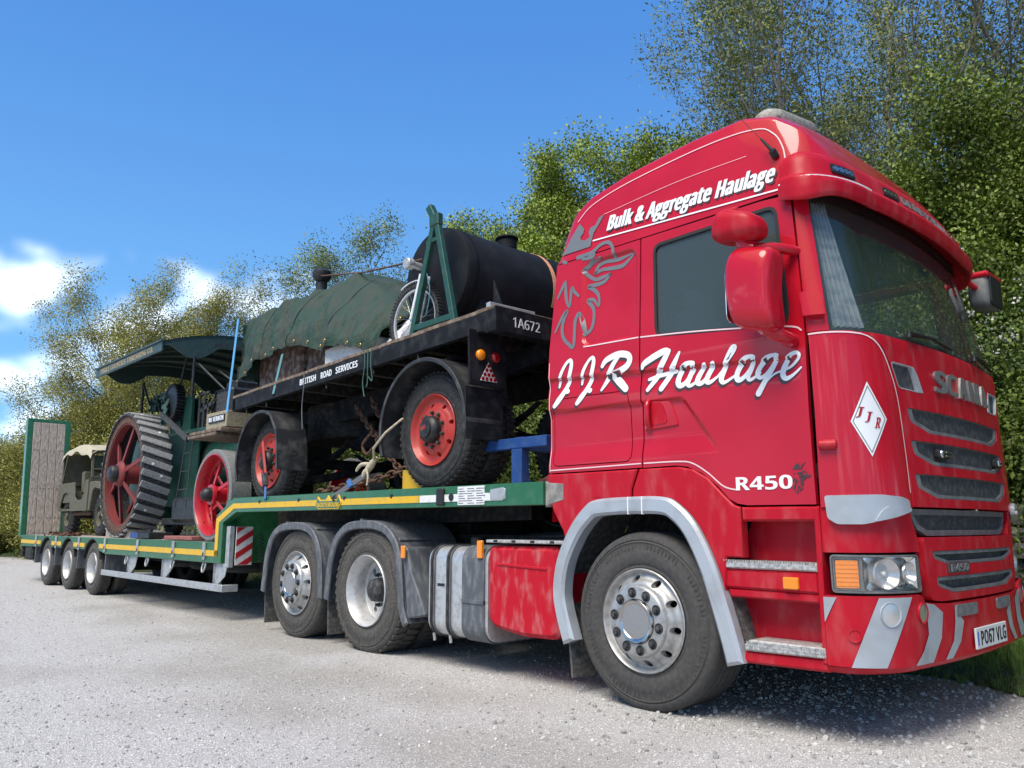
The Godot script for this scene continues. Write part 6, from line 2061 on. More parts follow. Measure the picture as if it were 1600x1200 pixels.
	for k in 7:
		b2 = B.new()
		var y := 1.352 - k * 0.018
		for c in 3:
			var x0 := -1.70 + c * 0.105
			prism(b2, pv([x0, y, x0 + 0.06 + 0.02 * ((k + c) % 3), y, x0 + 0.06 + 0.02 * ((k + c) % 3), y - 0.006, x0, y - 0.006]), 0.0075, 0.0085, idf)
		part("printed_row", b2, M.strap_grey, pl)
	b2 = B.new()
	prism(b2, soften(pv([-1.335, 1.262, -1.17, 1.262, -1.17, 1.335, -1.20, 1.348, -1.335, 1.335]), 0.01), 0.0, 0.009, idf, 0.002)
	part("metal_plate", b2, M.galv, o)
	b2 = B.new()
	box(b2, Vector3(-1.92, 1.295, 0.0), Vector3(0.09, 0.13, 0.05), 0.008)
	part("marker_lamp", b2, M.black, o)
	b2 = B.new()
	cyl(b2, Vector3(-1.79, 1.290, 0.0), Vector3(-1.79, 1.290, 0.009), 0.03, 16)
	part("drain_hole", b2, M.black, o)
	b2 = B.new()
	prism(b2, pv([-0.80, 1.20, -0.62, 1.24, -0.62, 1.36, -0.80, 1.375]), -0.35, -0.02, idf, 0.01)
	part("gooseneck_nose", b2, M.deck_steel, o)
	# gooseneck deck, main beams
	b2 = B.new()
	box(b2, Vector3(-3.25, 1.315, ZC), Vector3(4.9, 0.03, 2.30), 0.0)
	part("gooseneck_deck", b2, M.deck_steel, o)
	for z in [ZC + 0.50, ZC - 0.50]:
		b2 = B.new()
		prism(b2, pv([-1.6, 1.30, -6.1, 1.30, -6.3, 0.86, -15.2, 0.86, -15.2, 0.56, -6.2, 0.50, -5.55, 0.60, -5.2, 1.05, -1.6, 1.12]), -0.07, 0.07, Transform3D(Basis(), Vector3(0, 0, z)))
		part("main_beam", b2, M.chassis, o)
	b2 = B.new()
	box(b2, Vector3(-6.04, 1.0, ZC), Vector3(0.16, 0.72, 2.30), 0.01)
	part("gooseneck_bulkhead", b2, M.green, o)
	# deck boards
	var bm := []
	for k in 3:
		var bb := B.new()
		box(bb, Vector3.ZERO, Vector3(3.03, 0.03, 0.262), 0.004)
		bm.append(bb.mesh())
	for i in 9:
		for j in 3:
			inst("plank", bm[j], M.old_wood if (i + j) % 4 else M.deck_steel, o, Transform3D(Basis(), Vector3(-7.66 - j * 3.05, 0.858 + 0.001 * ((i * 7 + j * 3) % 4), -0.185 - i * 0.2665)))
	# wheels, axles
	var w0 := dish_wheel("wheel", o, Transform3D(Basis(), Vector3(axl[0], 0.405, -0.03)), 0.405, 0.225, 0.21, 0, "tyre_dusty", "rim_silver", "galv")
	for k in 3:
		if k > 0:
			copy_part(w0, o, Transform3D(Basis(Vector3(0, 0, 1), k * 1.1), Vector3(axl[k], 0.405, -0.03)))
		copy_part(w0, o, far_side(Transform3D(Basis(), Vector3(axl[k], 0.405, -0.03))))
		var ab := B.new()
		cyl(ab, Vector3(axl[k], 0.405, -0.3), Vector3(axl[k], 0.405, 2 * ZC + 0.3), 0.06, 10)
		part("axle", ab, M.chassis, o)
	# spare wheels slung under the deck
	for k in 3:
		var sb := tyre_mesh(0.40, 0.21, 0.225, 4)
		var sp := part("spare_tyre", sb, M.tyre_black, o)
		sp.transform = Transform3D(Basis(Vector3.RIGHT, -PI / 2), Vector3(-6.75 - k * 0.95, 0.70, -0.78))
	# warning board and box behind the front column
	b2 = B.new()
	box(b2, Vector3(-5.80, 0.84, -0.20), Vector3(0.012, 0.43, 0.20), 0.002)
	var wbd := part("warning_board", b2, M.warn_white, o, "red and white striped warning board")
	for k in 4:
		b2 = B.new()
		var pg := Geometry2D.intersect_polygons(rrect(-0.098, 0.63, 0.098, 1.05, 0.002, 1), pv([-0.2, 0.48 + k * 0.145, 0.2, 0.73 + k * 0.145, 0.2, 0.80 + k * 0.145, -0.2, 0.55 + k * 0.145]))
		for q in pg:
			prism(b2, q, 0.0065, 0.008, Transform3D(Basis(Vector3(0, 0, -1), Vector3.UP, Vector3(1, 0, 0)), Vector3(-5.80, 0, -0.20)))
		if b2.v.size() > 0:
			part("red_stripe", b2, M.warn_red, wbd)
	b2 = B.new()
	box(b2, Vector3(-5.86, 0.83, -0.06), Vector3(0.09, 0.46, 0.06), 0.006)
	part("board_post", b2, M.galv, o)
	b2 = B.new()
	var coil := []
	for k in 60:
		coil.append(Vector3(-5.70 + cos(k * 0.9) * 0.025, 0.98 - k * 0.0055, -0.36 + sin(k * 0.9) * 0.025))
	tube(b2, coil, 0.006, 4)
	part("coiled_cable", b2, M.black, o)
	for z in [-0.75, -1.75]:
		b2 = B.new()
		box(b2, Vector3(-5.35, 0.88, z), Vector3(0.13, 0.60, 0.13), 0.01)
		box(b2, Vector3(-5.35, 0.56, z), Vector3(0.24, 0.03, 0.24), 0.006)
		part("landing_leg", b2, M.chassis, o)
	# tail
	b2 = B.new()
	box(b2, Vector3(-15.33, 0.62, ZC), Vector3(0.10, 0.34, 2.46), 0.012)
	part("tail_beam", b2, M.chassis, o)
	for z in [-0.14, 2 * ZC + 0.14]:
		b2 = B.new()
		box(b2, Vector3(-14.75, 0.54, z), Vector3(0.5, 0.26, 0.26), 0.03)
		part("tool_locker", b2, M.chassis, o)
	# folded-up ramps
	for near in [true, false]:
		var rp := node("ramp", o, Transform3D(Basis(Vector3(0, 0, 1), deg_to_rad(9.0)), Vector3(-15.40, 0.86, 0.02 if near else -1.70)))
		rp.set_meta("label", "upright loading ramp with wooden boards" if near else "far loading ramp")
		for z in [-0.05, -0.76]:
			b2 = B.new()
			box(b2, Vector3(-0.06, 1.21, z), Vector3(0.17, 2.42, 0.10), 0.006)
			part("ramp_beam", b2, M.green, rp)
		b2 = B.new()
		box(b2, Vector3(-0.05, 2.385, -0.405), Vector3(0.12, 0.07, 0.61), 0.006)
		part("ramp_head", b2, M.green, rp)
		for k in 4:
			b2 = B.new()
			box(b2, Vector3(0.0, 1.17, -0.178 - k * 0.1515), Vector3(0.05, 2.34, 0.144), 0.006)
			var pk := part("ramp_board", b2, M.old_wood, rp)
			b2 = B.new()
			for y in [0.35, 0.95, 1.75]:
				for zz in [-0.03, 0.03]:
					cyl(b2, Vector3(0.024, y, -0.178 - k * 0.1515 + zz), Vector3(0.03, y, -0.178 - k * 0.1515 + zz), 0.010, 7)
			part("board_bolt", b2, M.rust, pk)
		for y in [0.5, 1.5]:
			b2 = B.new()
			box(b2, Vector3(-0.10, y, -0.405), Vector3(0.06, 0.08, 0.61), 0.006)
			part("ramp_crossbar", b2, M.green, rp)

# ---------------------------------------------------------------- flatbed trailer on the gooseneck
const FB_ANG := 2.2
func fb() -> Transform3D:
	return Transform3D(Basis(Vector3(0, 0, 1), deg_to_rad(FB_ANG)), Vector3(-1.41, 2.78, 0))

func red_wheel(called: String, parent: Node, t: Transform3D, R: float, twin: bool) -> Node3D:
	var o := node(called, parent, t)
	var w := 0.24
	part("tyre", tyre_mesh(R, w, 0.293, 3, 54, 0.010), M.tyre_black, o)
	if twin:
		var it := part("tyre", tyre_mesh(R, w, 0.293, 3, 54, 0.010), M.tyre_black, o, "inner tyre of the pair")
		it.position.z = -0.28
	var b := B.new()
	lathe(b, [Vector2(0.290, -0.04), Vector2(0.302, -0.012), Vector2(0.306, 0.0), Vector2(0.300, 0.006), Vector2(0.288, -0.004), Vector2(0.275, -0.030), Vector2(0.262, -0.042), Vector2(0.245, -0.046)], 56)
	hole_ring(b, 8, 0.175, 0.245, 0.215, 0.020, func(r: float) -> float: return lerpf(-0.015, -0.046, ss(0.175, 0.235, r)), 0.05, 0.3)
	lathe(b, [Vector2(0.175, -0.015), Vector2(0.165, -0.008), Vector2(0.10, -0.006)], 48)
	part("rim", b, M.wheel_red, o)
	b = B.new()
	lathe(b, [Vector2(0.25, -0.11), Vector2(0.0, -0.11)], 24)
	part("brake_drum", b, M.black, o)
	b = B.new()
	lathe(b, [Vector2(0.118, -0.008), Vector2(0.115, 0.03), Vector2(0.105, 0.055), Vector2(0.075, 0.07), Vector2(0.07, 0.085), Vector2(0.03, 0.095), Vector2(0.0, 0.096)], 32)
	var h := part("hub_cap", b, M.engine_black, o)
	words("hub_mark", "BRS", 0.07, 0.035, Transform3D(Basis(), Vector3(0, 0.01, 0.094)), M.wheel_red, h, 0.006)
	var nb := B.new()
	nut(nb, Vector3.ZERO, 0.015, 0.03)
	var nm := nb.mesh()
	for k in 10:
		var a := TAU * k / 10.0
		inst("wheel_nut", nm, M.iron, o, Transform3D(Basis(), Vector3(cos(a) * 0.145, sin(a) * 0.145, -0.008)))
	return o

func build_flatbed() -> void:
	var o := thing("flatbed_trailer", "old black flatbed trailer with red wheels riding on the gooseneck", "trailer")
	o.transform = fb()
	var inv := fb().affine_inverse()
	var z0 := -0.10
	var z1 := 2 * ZC + 0.10
	var L := -4.72
	# boards across the bed edge to edge
	var pm := B.new()
	box(pm, Vector3.ZERO, Vector3(0.222, 0.032, z0 - z1), 0.003)
	var pmesh := pm.mesh()
	for k in 21:
		inst("plank", pmesh, M.bed_wood, o, Transform3D(Basis(), Vector3(-0.115 - k * 0.2245, -0.014 - 0.002 * (k * 5 % 3), ZC)))
	for z in [z0 - 0.03, z1 + 0.03]:
		var b := B.new()
		prism(b, pv([-0.10, -0.034, L, -0.034, L, -0.185, -0.16, -0.185, -0.10, -0.215]), -0.03, 0.03, Transform3D(Basis(), Vector3(0, 0, z)), 0.004)
		part("side_rail", b, M.flat_black, o, "black side rail with white lettering" if z > ZC else "far side rail")
		for x in [-0.35, -1.05, -1.75, -2.6, -3.9, -4.4]:
			b = B.new()
			tube(b, spline([Vector3(x, -0.185, z), Vector3(x + 0.01, -0.23, z), Vector3(x + 0.035, -0.25, z + 0.01)], 3), 0.007, 5)
			part("rope_hook", b, M.iron, o)
	var b := B.new()
	box(b, Vector3(-0.05, -0.105, ZC), Vector3(0.10, 0.205, z0 - z1), 0.006)
	part("tail_beam", b, M.flat_black, o)
	b = B.new()
	box(b, Vector3(L + 0.04, -0.11, ZC), Vector3(0.08, 0.16, z0 - z1), 0.006)
	part("head_beam", b, M.flat_black, o)
	var rf := Basis(Vector3(0, 0, -1), Vector3(0, 1, 0), Vector3(1, 0, 0))
	words("rear_number", "1A672", 0.30, 0.082, Transform3D(rf, Vector3(0.001, -0.11, -0.44)), M.white_paint, o, 0.005, 0.0, false, false)
	words("side_lettering", "BRITISH", 0.33, 0.066, Transform3D(Basis(), Vector3(-2.915, -0.108, z0 + 0.0005)), M.white_paint, o, 0.004)
	words("side_lettering", "ROAD", 0.21, 0.066, Transform3D(Basis(), Vector3(-2.545, -0.108, z0 + 0.0005)), M.white_paint, o, 0.004)
	words("side_lettering", "SERVICES", 0.395, 0.066, Transform3D(Basis(), Vector3(-2.165, -0.108, z0 + 0.0005)), M.white_paint, o, 0.004)
	# crossmembers and chassis rails
	for k in 8:
		b = B.new()
		box(b, Vector3(-0.45 - k * 0.55, -0.105, ZC), Vector3(0.07, 0.13, z0 - z1 - 0.15), 0.004)
		part("crossmember", b, M.chassis, o)
	for z in [ZC + 0.42, ZC - 0.42]:
		b = B.new()
		prism(b, pv([-0.12, -0.17, L + 0.05, -0.17, L + 0.05, -0.30, -3.4, -0.42, -0.9, -0.42, -0.12, -0.30]), -0.04, 0.04, Transform3D(Basis(), Vector3(0, 0, z)))
		part("chassis_rail", b, M.flat_black, o)
	# wheels
	var rc := inv * Vector3(-2.25, 1.868, -0.15)
	var fc := inv * Vector3(-5.21, 1.772, -0.15)
	var rw := red_wheel("rear_wheel", o, Transform3D(Basis(Vector3(0, 0, 1), 0.3), rc), 0.488, true)
	copy_part(rw, o, far_side(Transform3D(Basis(), rc)))
	var fw := red_wheel("front_wheel", o, Transform3D(Basis(Vector3(0, 0, 1), 1.0), fc), 0.455, false)
	copy_part(fw, o, far_side(Transform3D(Basis(), fc)))
	for c in [rc, fc]:
		b = B.new()
		cyl(b, Vector3(c.x, c.y, -0.25), Vector3(c.x, c.y, 2 * ZC + 0.25), 0.06, 12)
		part("axle", b, M.flat_black, o)
		for z in [ZC + 0.42, ZC - 0.42]:
			b = B.new()
			for k in 5:
				var lp := []
				var hl := 0.62 - k * 0.10
				for i in 9:
					var t := lerpf(-1.0, 1.0, i / 8.0)
					lp.append(Vector3(c.x + t * hl, c.y + 0.06 - k * 0.014 + 0.16 * t * t * hl * hl / 0.38, z))
				for i in 8:
					bar(b, lp[i], lp[i + 1], 0.07, 0.012, 0.002)
			part("leaf_spring", b, M.flat_black, o)
	b = B.new()
	box(b, Vector3(-3.35, -0.55, ZC), Vector3(0.5, 0.34, 0.5), 0.05)
	cyl(b, Vector3(-1.9, -0.60, ZC - 0.3), Vector3(-2.6, -0.60, ZC - 0.3), 0.16, 16, 0.02)
	part("air_tank", b, M.flat_black, o)
	b = B.new()
	for a in [-0.5, 0.5]:
		bar(b, Vector3(fc.x, fc.y + 0.02, ZC + a), Vector3(fc.x - 1.2, fc.y - 0.1, ZC), 0.09, 0.09)
	part("drawbar", b, M.flat_black, o)
	b = B.new()
	cyl(b, Vector3(fc.x, fc.y + 0.28, ZC), Vector3(fc.x, -0.17, ZC), 0.55, 28, 0.01)
	part("turntable", b, M.chassis, o)
	# mudguards
	for q in [[rc, 0.60, 198.0, -8.0, 0.42, true], [fc, 0.555, 200.0, 60.0, 0.40, false]]:
		for near in [true, false]:
			var c: Vector3 = q[0]
			var f := Transform3D(Basis(), Vector3(c.x, c.y, 0.03)) if near else Transform3D(Basis(Vector3(1, 0, 0), Vector3(0, 1, 0), Vector3(0, 0, -1)), Vector3(c.x, c.y, 2 * ZC - 0.03))
			var arc := PackedVector2Array()
			for i in 26:
				var a: float = deg_to_rad(lerpf(q[2], q[3], i / 25.0))
				arc.append(Vector2(cos(a), sin(a)) * q[1])
			if not q[5]:
				arc.append(Vector2(0.42, 0.30)); arc.append(Vector2(0.46, 0.08)); arc.append(Vector2(0.47, -0.14))
			b = B.new()
			prism(b, band(arc, 0.010), -q[4], -0.05, f)
			var g := part("mudguard", b, M.guard_black, o, "black steel mudguard")
			b = B.new()
			prism(b, band(arc, 0.034), -0.052, -0.042, f, 0.004)
			part("guard_lip", b, M.guard_black, g)
			for k in [0.35, 0.6]:
				var i := int(arc.size() * k)
				b = B.new()
				bar(b, f * Vector3(arc[i].x, arc[i].y, -0.2), f * Vector3(arc[i].x * 0.8, arc[i].y + 0.10, -q[4] - 0.3), 0.03, 0.03)
				part("guard_stay", b, M.flat_black, g)
	# rear light board and flaps
	for near in [true, false]:
		var zc := -0.215 if near else 2 * ZC + 0.215
		b = B.new()
		var p := inv * Vector3(-1.63, 2.39, zc)
		box(b, p, Vector3(0.02, 0.46, 0.40), 0.008)
		var lb := part("light_board", b, M.flat_black, o, "black light board with round lamps and red triangle" if near else "far light board")
		for q in [[0.085, 0.02, "amber"], [-0.075, 0.02, "red_lens"]]:
			b = B.new()
			lathe(b, [Vector2(0.044, 0.0), Vector2(0.044, 0.018), Vector2(0.036, 0.030), Vector2(0.02, 0.037), Vector2(0.0, 0.039)], 20, Transform3D(rf, p + Vector3(0.010, q[1], q[0])))
			part("lamp", b, M[q[2]], lb)
		b = B.new()
		prism(b, pv([-0.088, -0.185, 0.088, -0.185, 0.0, -0.03]), 0.0, 0.006, Transform3D(rf, p + Vector3(0.0102, 0, 0.0)))
		var tri := part("reflector_triangle", b, M.warn_white, lb)
		b = B.new()
		for row in 4:
			for k in row + 1:
				cyl(b, p + Vector3(0.016, -0.06 - row * 0.036, (k - row * 0.5) * 0.042), p + Vector3(0.019, -0.06 - row * 0.036, (k - row * 0.5) * 0.042), 0.016, 10)
		part("reflector_dot", b, M.red_lens, tri)
		b = B.new()
		var p2 := inv * Vector3(-1.66, 1.95, zc)
		box(b, p2, Vector3(0.012, 0.42, 0.40), 0.004)
		part("mud_flap", b, M.flat_black, o)
		b = B.new()
		var p3 := inv * Vector3(-1.72, 2.30, zc - 0.22)
		box(b, p3, Vector3(0.10, 0.55, 0.08), 0.006)
		part("lamp_bracket", b, M.flat_black, o)

func build_loads() -> void:
	var F := fb()
	# black cylindrical tank lying across the bed
	var tk := thing("black_tank", "black cylindrical steel tank lying across the flatbed", "tank", "load on the flatbed")
	tk.transform = F
	var b := B.new()
	var cx := -1.22
	var cy := 0.65
	var ov := Transform3D(Basis(Vector3(0.465, 0, 0), Vector3(0, 0.465, 0), Vector3(0, 0, 1)), Vector3(cx, cy, 0))
	lathe(b, [Vector2(0.0, -0.44), Vector2(0.5, -0.442), Vector2(0.86, -0.446), Vector2(0.95, -0.456), Vector2(0.99, -0.478), Vector2(1.0, -0.52), Vector2(1.0, -2.30), Vector2(0.93, -2.37), Vector2(0.0, -2.40)], 56, ov)
	part("tank_shell", b, M.tank_black, tk)
	b = B.new()
	lathe(b, [Vector2(1.012, -0.575), Vector2(1.012, -0.60)], 56, ov)
	part("weld_seam", b, M.tank_black, tk)
	b = B.new()
	cyl(b, Vector3(cx + 0.10, cy + 0.42, -1.30), Vector3(cx + 0.10, cy + 0.53, -1.30), 0.10, 24, 0.01)
	cyl(b, Vector3(cx + 0.10, cy + 0.53, -1.30), Vector3(cx + 0.10, cy + 0.555, -1.30), 0.12, 24, 0.01)
	part("filler_neck", b, M.tank_black, tk)
	for z in [-0.72, -2.1]:
		b = B.new()
		prism(b, pv([cx - 0.46, 0.0, cx + 0.46, 0.0, cx + 0.36, 0.42, cx + 0.20, 0.24, cx, 0.185, cx - 0.20, 0.24, cx - 0.36, 0.42]), z - 0.04, z + 0.04)
		part("saddle", b, M.flat_black, tk)
	b = B.new()
	prism(b, pv([-0.24, 0.0, -0.10, 0.0, -0.22, 0.30]), -0.30, -0.29)
	part("gusset", b, M.flat_black, tk)
	b = B.new()
	cyl(b, Vector3(cx - 0.12, cy + 0.10, -0.44), Vector3(cx - 0.12, cy + 0.10, -0.28), 0.035, 14)
	var vl := part("outlet_valve", b, M.tread_plate, tk, "bare metal outlet valve")
	b = B.new()
	cyl(b, Vector3(cx - 0.12, cy + 0.10, -0.28), Vector3(cx - 0.12, cy + 0.10, -0.21), 0.055, 16, 0.008)
	part("valve_coupling", b, M.tread_plate, vl)
	var l := thing("steel_angle", "pale steel angle lying on the flatbed's rear corner", "steel bar", "load on the flatbed")
	l.transform = F
	b = B.new()
	bar(b, Vector3(-0.13, 0.035, -0.14), Vector3(-0.10, 0.03, -0.62), 0.05, 0.045, 0.004)
	part("bar", b, M.galv, l)
	# orange strap over the tank
	var sp := thing("ratchet_strap", "pale orange strap over the far end of the black tank", "strap", "lashing straps")
	sp.transform = F
	b = B.new()
	var arc := PackedVector2Array()
	for i in 31:
		var a := deg_to_rad(lerpf(-25.0, 205.0, i / 30.0))
		arc.append(Vector2(cx + cos(a) * 0.473, cy + sin(a) * 0.473))
	arc.append(Vector2(cx - 0.52, 0.0))
	prism(b, band(arc, -0.004), -1.62, -1.57)
	part("webbing", b, M.strap_orange, sp)
	# green winch frame
	var af := thing("steel_a_frame", "dark green steel A-frame standing beside the black tank", "frame", "load on the flatbed")
	af.transform = F.translated_local(Vector3(0.12, 0, 0))
	b = B.new()
	bar(b, Vector3(-0.79, 0.02, -0.24), Vector3(-1.02, 1.02, -0.24), 0.05, 0.06)
	part("leg", b, M.frame_green, af)
	b = B.new()
	bar(b, Vector3(-1.40, 0.02, -0.24), Vector3(-1.06, 1.02, -0.24), 0.05, 0.06)
	part("leg", b, M.frame_green, af)
	b = B.new()
	bar(b, Vector3(-1.36, 0.10, -0.241), Vector3(-0.81, 0.09, -0.241), 0.045, 0.055)
	part("foot_rail", b, M.frame_green, af)
	b = B.new()
	box(b, Vector3(-1.04, 1.04, -0.24), Vector3(0.13, 0.12, 0.07), 0.012)
	bar(b, Vector3(-1.05, 1.06, -0.24), Vector3(-1.13, 1.20, -0.24), 0.06, 0.07)
	part("head", b, M.frame_green, af)
	b = B.new()
	bar(b, Vector3(-1.17, 0.86, -0.241), Vector3(-0.985, 0.86, -0.241), 0.04, 0.04)
	part("crosspiece", b, M.frame_green, af)
	b = B.new()
	tube(b, spline([Vector3(-1.13, 1.02, -0.26), Vector3(-1.20, 0.80, -0.25), Vector3(-1.19, 0.62, -0.24), Vector3(-1.15, 0.40, -0.25), Vector3(-1.22, 0.20, -0.26)], 5), 0.006, 5)
	var rp := part("tied_rope", b, M.strap_teal, af)
	# rope from the valve to the bollard
	var rope := thing("taut_rope", "thin taut rope from tank valve to dark bollard", "rope")
	b = B.new()
	tube(b, [Vector3(-2.708, 3.53, -0.35), Vector3(-4.3, 3.86, -0.72), Vector3(-5.98, 4.29, -1.1)], 0.010, 6)
	part("rope_line", b, M.rust, rope)
	var bo := thing("bollard", "dark iron bollard poking up behind the tarpaulin", "bollard", "load on the flatbed")
	b = B.new()
	cyl(b, Vector3(-6.0, 2.62, -1.15), Vector3(-6.0, 4.28, -1.15), 0.075, 14, 0.0)
	part("post", b, M.engine_black, bo)
	b = B.new()
	lathe(b, [Vector2(0.0, 0.0), Vector2(0.10, 0.0), Vector2(0.125, 0.06), Vector2(0.115, 0.13), Vector2(0.06, 0.17), Vector2(0.0, 0.18)], 18, along(Vector3(-6.0, 4.24, -1.15), Vector3(0.15, 1, 0.1)))
	part("cap", b, M.engine_black, bo)
	# rusty tanks under the tarpaulin
	var rt := thing("rusty_tank", "rusty riveted iron tank showing below the tarpaulin", "tank", "load on the flatbed")
	rt.transform = F
	b = B.new()
	box(b, Vector3(-4.15, 0.40, -1.0), Vector3(1.06, 0.76, 1.2), 0.03)
	part("shell", b, M.rust_tank, rt)
	b = B.new()
	for k in 9:
		cyl(b, Vector3(-4.62 + k * 0.12, 0.06, -0.40), Vector3(-4.62 + k * 0.12, 0.06, -0.388), 0.012, 7)
	part("rivet", b, M.rust, rt)
	var rt2 := thing("steel_bin", "grey brown steel bin beside the rusty tank", "bin", "load on the flatbed")
	rt2.transform = F
	b = B.new()
	box(b, Vector3(-3.38, 0.28, -1.0), Vector3(0.42, 0.55, 1.1), 0.02)
	part("shell", b, M.rust_tank, rt2)
	var cr := thing("white_crate", "pale crate half hidden under the tarpaulin hem", "crate", "load on the flatbed")
	cr.transform = F
	b = B.new()
	box(b, Vector3(-2.50, 0.13, -0.75), Vector3(0.80, 0.24, 0.95), 0.02)
	part("shell", b, M.warn_white, cr)
	# tarpaulin
	var tp := thing("tarpaulin", "mottled green tarpaulin thrown over the load", "tarpaulin", "load on the flatbed")
	tp.transform = F
	var f := FastNoiseLite.new()
	f.seed = 3
	f.frequency = 1.3
	f.fractal_octaves = 3
	b = B.new()
	var top := [[-4.78, 0.98], [-4.4, 1.04], [-4.0, 1.09], [-3.72, 1.10], [-3.5, 1.14], [-3.3, 1.25], [-3.0, 1.24], [-2.6, 1.06], [-2.1, 0.82], [-1.8, 0.68], [-1.45, 0.56]]
	var hem := [[-4.78, 0.22], [-4.60, 0.28], [-4.35, 0.36], [-4.0, 0.40], [-3.7, 0.40], [-3.4, 0.38], [-3.1, 0.30], [-2.85, 0.22], [-2.4, 0.17], [-2.1, 0.10], [-2.02, 0.01], [-1.95, 0.26], [-1.70, 0.44], [-1.45, 0.50]]
	var ridge := [[-4.78, -0.30], [-4.0, -0.42], [-3.6, -0.55], [-3.3, -0.76], [-2.6, -0.80], [-1.9, -0.85], [-1.45, -0.85]]
	var cloth := func(u: float, v: float) -> Vector3:
		var x := lerpf(-4.78, -1.45, u)
		var yt := tab(top, x)
		var yh := tab(hem, x)
		var zr := tab(ridge, x)
		var p := Vector3.ZERO
		if v < 0.55:
			var t := v / 0.55
			var sag := sin(t * PI) * 0.05
			var bulge := -0.20 - 0.02 * t
			if x > -2.1:
				bulge = lerpf(bulge, -0.60, ss(-2.1, -1.75, x))
			p = Vector3(x, lerpf(yh, yt - 0.05 * 0.0, t), lerpf(bulge, zr, pow(t, 1.7)) + sag * 0.4)
		else:
			var t := (v - 0.55) / 0.45
			p = Vector3(x, yt + 0.05 * sin(t * PI) - 0.12 * t * t, lerpf(zr, -2.1, t))
		var fold := 0.0
		for q in [[-3.52, 0.06, 14.0], [-3.40, 0.03, 20.0], [-2.66, 0.07, 12.0], [-2.5, 0.03, 20.0], [-4.35, 0.035, 14.0], [-3.95, 0.025, 18.0], [-3.05, 0.03, 16.0], [-2.25, 0.05, 12.0], [-1.85, 0.03, 12.0]]:
			var d: float = (x - q[0] - 0.10 * (0.5 - v)) * q[2]
			fold += q[1] * exp(-d * d) * ss(0.75, 0.1, v)
		var nz := f.get_noise_2d(x * 1.6, v * 1.2) * 0.05 + f.get_noise_2d(x * 7.0 + 50.0, v * 1.6) * 0.018
		p.z += fold + nz
		p.y += nz * 0.6
		p.x += f.get_noise_2d(v * 3.0, x * 1.5 + 9.0) * 0.03
		return p
	sheet(b, 140, 56, cloth)
	part("sheet", b, M.tarpaulin, tp)
	for k in 13:
		var e: Vector3 = cloth.call((k + 0.5) / 13.0, 0.03)
		var eb := B.new()
		lathe(eb, [Vector2(0.020, 0.003), Vector2(0.016, 0.007), Vector2(0.011, 0.004)], 12, Transform3D(Basis(), e + Vector3(0, 0, 0.004)))
		part("eyelet", eb, M.brass, tp)
	for k in 3:
		var sm := B.new()
		var us: float = [0.16, 0.38, 0.62][k]
		sheet(sm, 1, 40, func(a: float, v2: float): return cloth.call(us + (a - 0.5) * 0.008, v2 * 0.9) + Vector3(0, 0.003, 0.006))
		part("seam", sm, M.tarpaulin, tp)
	b = B.new()
	sheet(b, 10, 30, func(u, v):
		var t: float = v
		var z := lerpf(-0.22, -2.1, t)
		var yt := 0.98 - 0.5 * maxf(0.0, 0.12 - t)
		return Vector3(-4.78 + 0.02 * sin(z * 9.0) + 0.02 * u, lerpf(0.28 + 0.04 * sin(z * 5.0), yt, u), z))
	part("end_flap", b, M.tarpaulin, tp)
	var ws := thing("white_sheeting", "crumpled white plastic sheeting beside the bicycle wheel", "sheeting", "load on the flatbed")
	ws.transform = F
	b = B.new()
	sheet(b, 40, 20, func(u, v):
		var x := lerpf(-2.25, -1.05, u)
		var h := 0.44 * sin(PI * clampf(u * 0.85 + 0.12, 0, 1)) + 0.02
		return Vector3(x, h * sin(minf(v * 2.6, 1.0) * PI * 0.5) * (1.0 - 0.3 * v) + f.get_noise_2d(u * 6.0, v * 5.0) * 0.05 * ss(0.0, 0.2, v), lerpf(-0.38, -1.1, v) + f.get_noise_2d(u * 9.0, v * 4.0 + 7.0) * 0.05))
	part("sheet", b, M.white_sheet, ws)
	bicycle(F)
	# straps over the tarpaulin and at the headboard
	for q in [["ratchet_strap", "bright blue strap at the headboard end of the flatbed", "strap_blue", Vector3(-6.235, 3.60, -0.17), Vector3(-6.30, 2.42, -0.10), 0.055], ["ratchet_strap", "teal strap hanging over the bed below the tarpaulin", "strap_teal", Vector3(-5.03, 2.96, -0.17), Vector3(-5.07, 2.50, -0.085), 0.05]]:
		var s := thing(q[0], q[1], "strap", "lashing straps")
		b = B.new()
		var d: Vector3 = (q[4] - q[3]).normalized()
		var fr := Transform3D(Basis(Vector3(1, 0, 0), -d, Vector3(1, 0, 0).cross(-d)).orthonormalized(), (q[3] + q[4]) * 0.5)
		box(b, fr.origin, Vector3(q[5], q[3].distance_to(q[4]), 0.006), 0.001, fr.basis)
		part("webbing", b, M[q[2]], s)
	# cords hanging from the bed edge
	var kk := 0
	for q in [[-2.62, 0.30, "frayed green cord hanging below the bed lettering's end"], [-4.45, 0.46, "thin cord dangling from the bed under the tarpaulin corner"]]:
		var s := thing("hanging_cord", q[2], "cord", "cords hanging from the bed")
		b = B.new()
		var x: float = q[0] if kk == 0 else -4.36
		if kk == 0: x = -3.22
		var y0 := F.origin.y + (x + 1.41) * 0.0384
		for j in (3 if kk == 0 else 1):
			tube(b, spline([Vector3(x + j * 0.06, y0 - 0.02, -0.075), Vector3(x + 0.02 + j * 0.05, y0 - 0.16, -0.07), Vector3(x - 0.02 + j * 0.08, y0 - 0.2 - q[1] * 0.4, -0.08), Vector3(x + 0.03 + j * 0.03, y0 - 0.16 - q[1] * (1.0 - j * 0.3), -0.07)], 5), 0.006, 5)
		part("cord_line", b, M.cord_green if kk == 0 else M.strap_grey, s)
		kk += 1
	# lashing gear on the gooseneck
	var ch := thing("lashing_chain", "rusty lashing chain crossing steeply from flatbed to deck", "chain", "lashing chains")
	b = B.new()
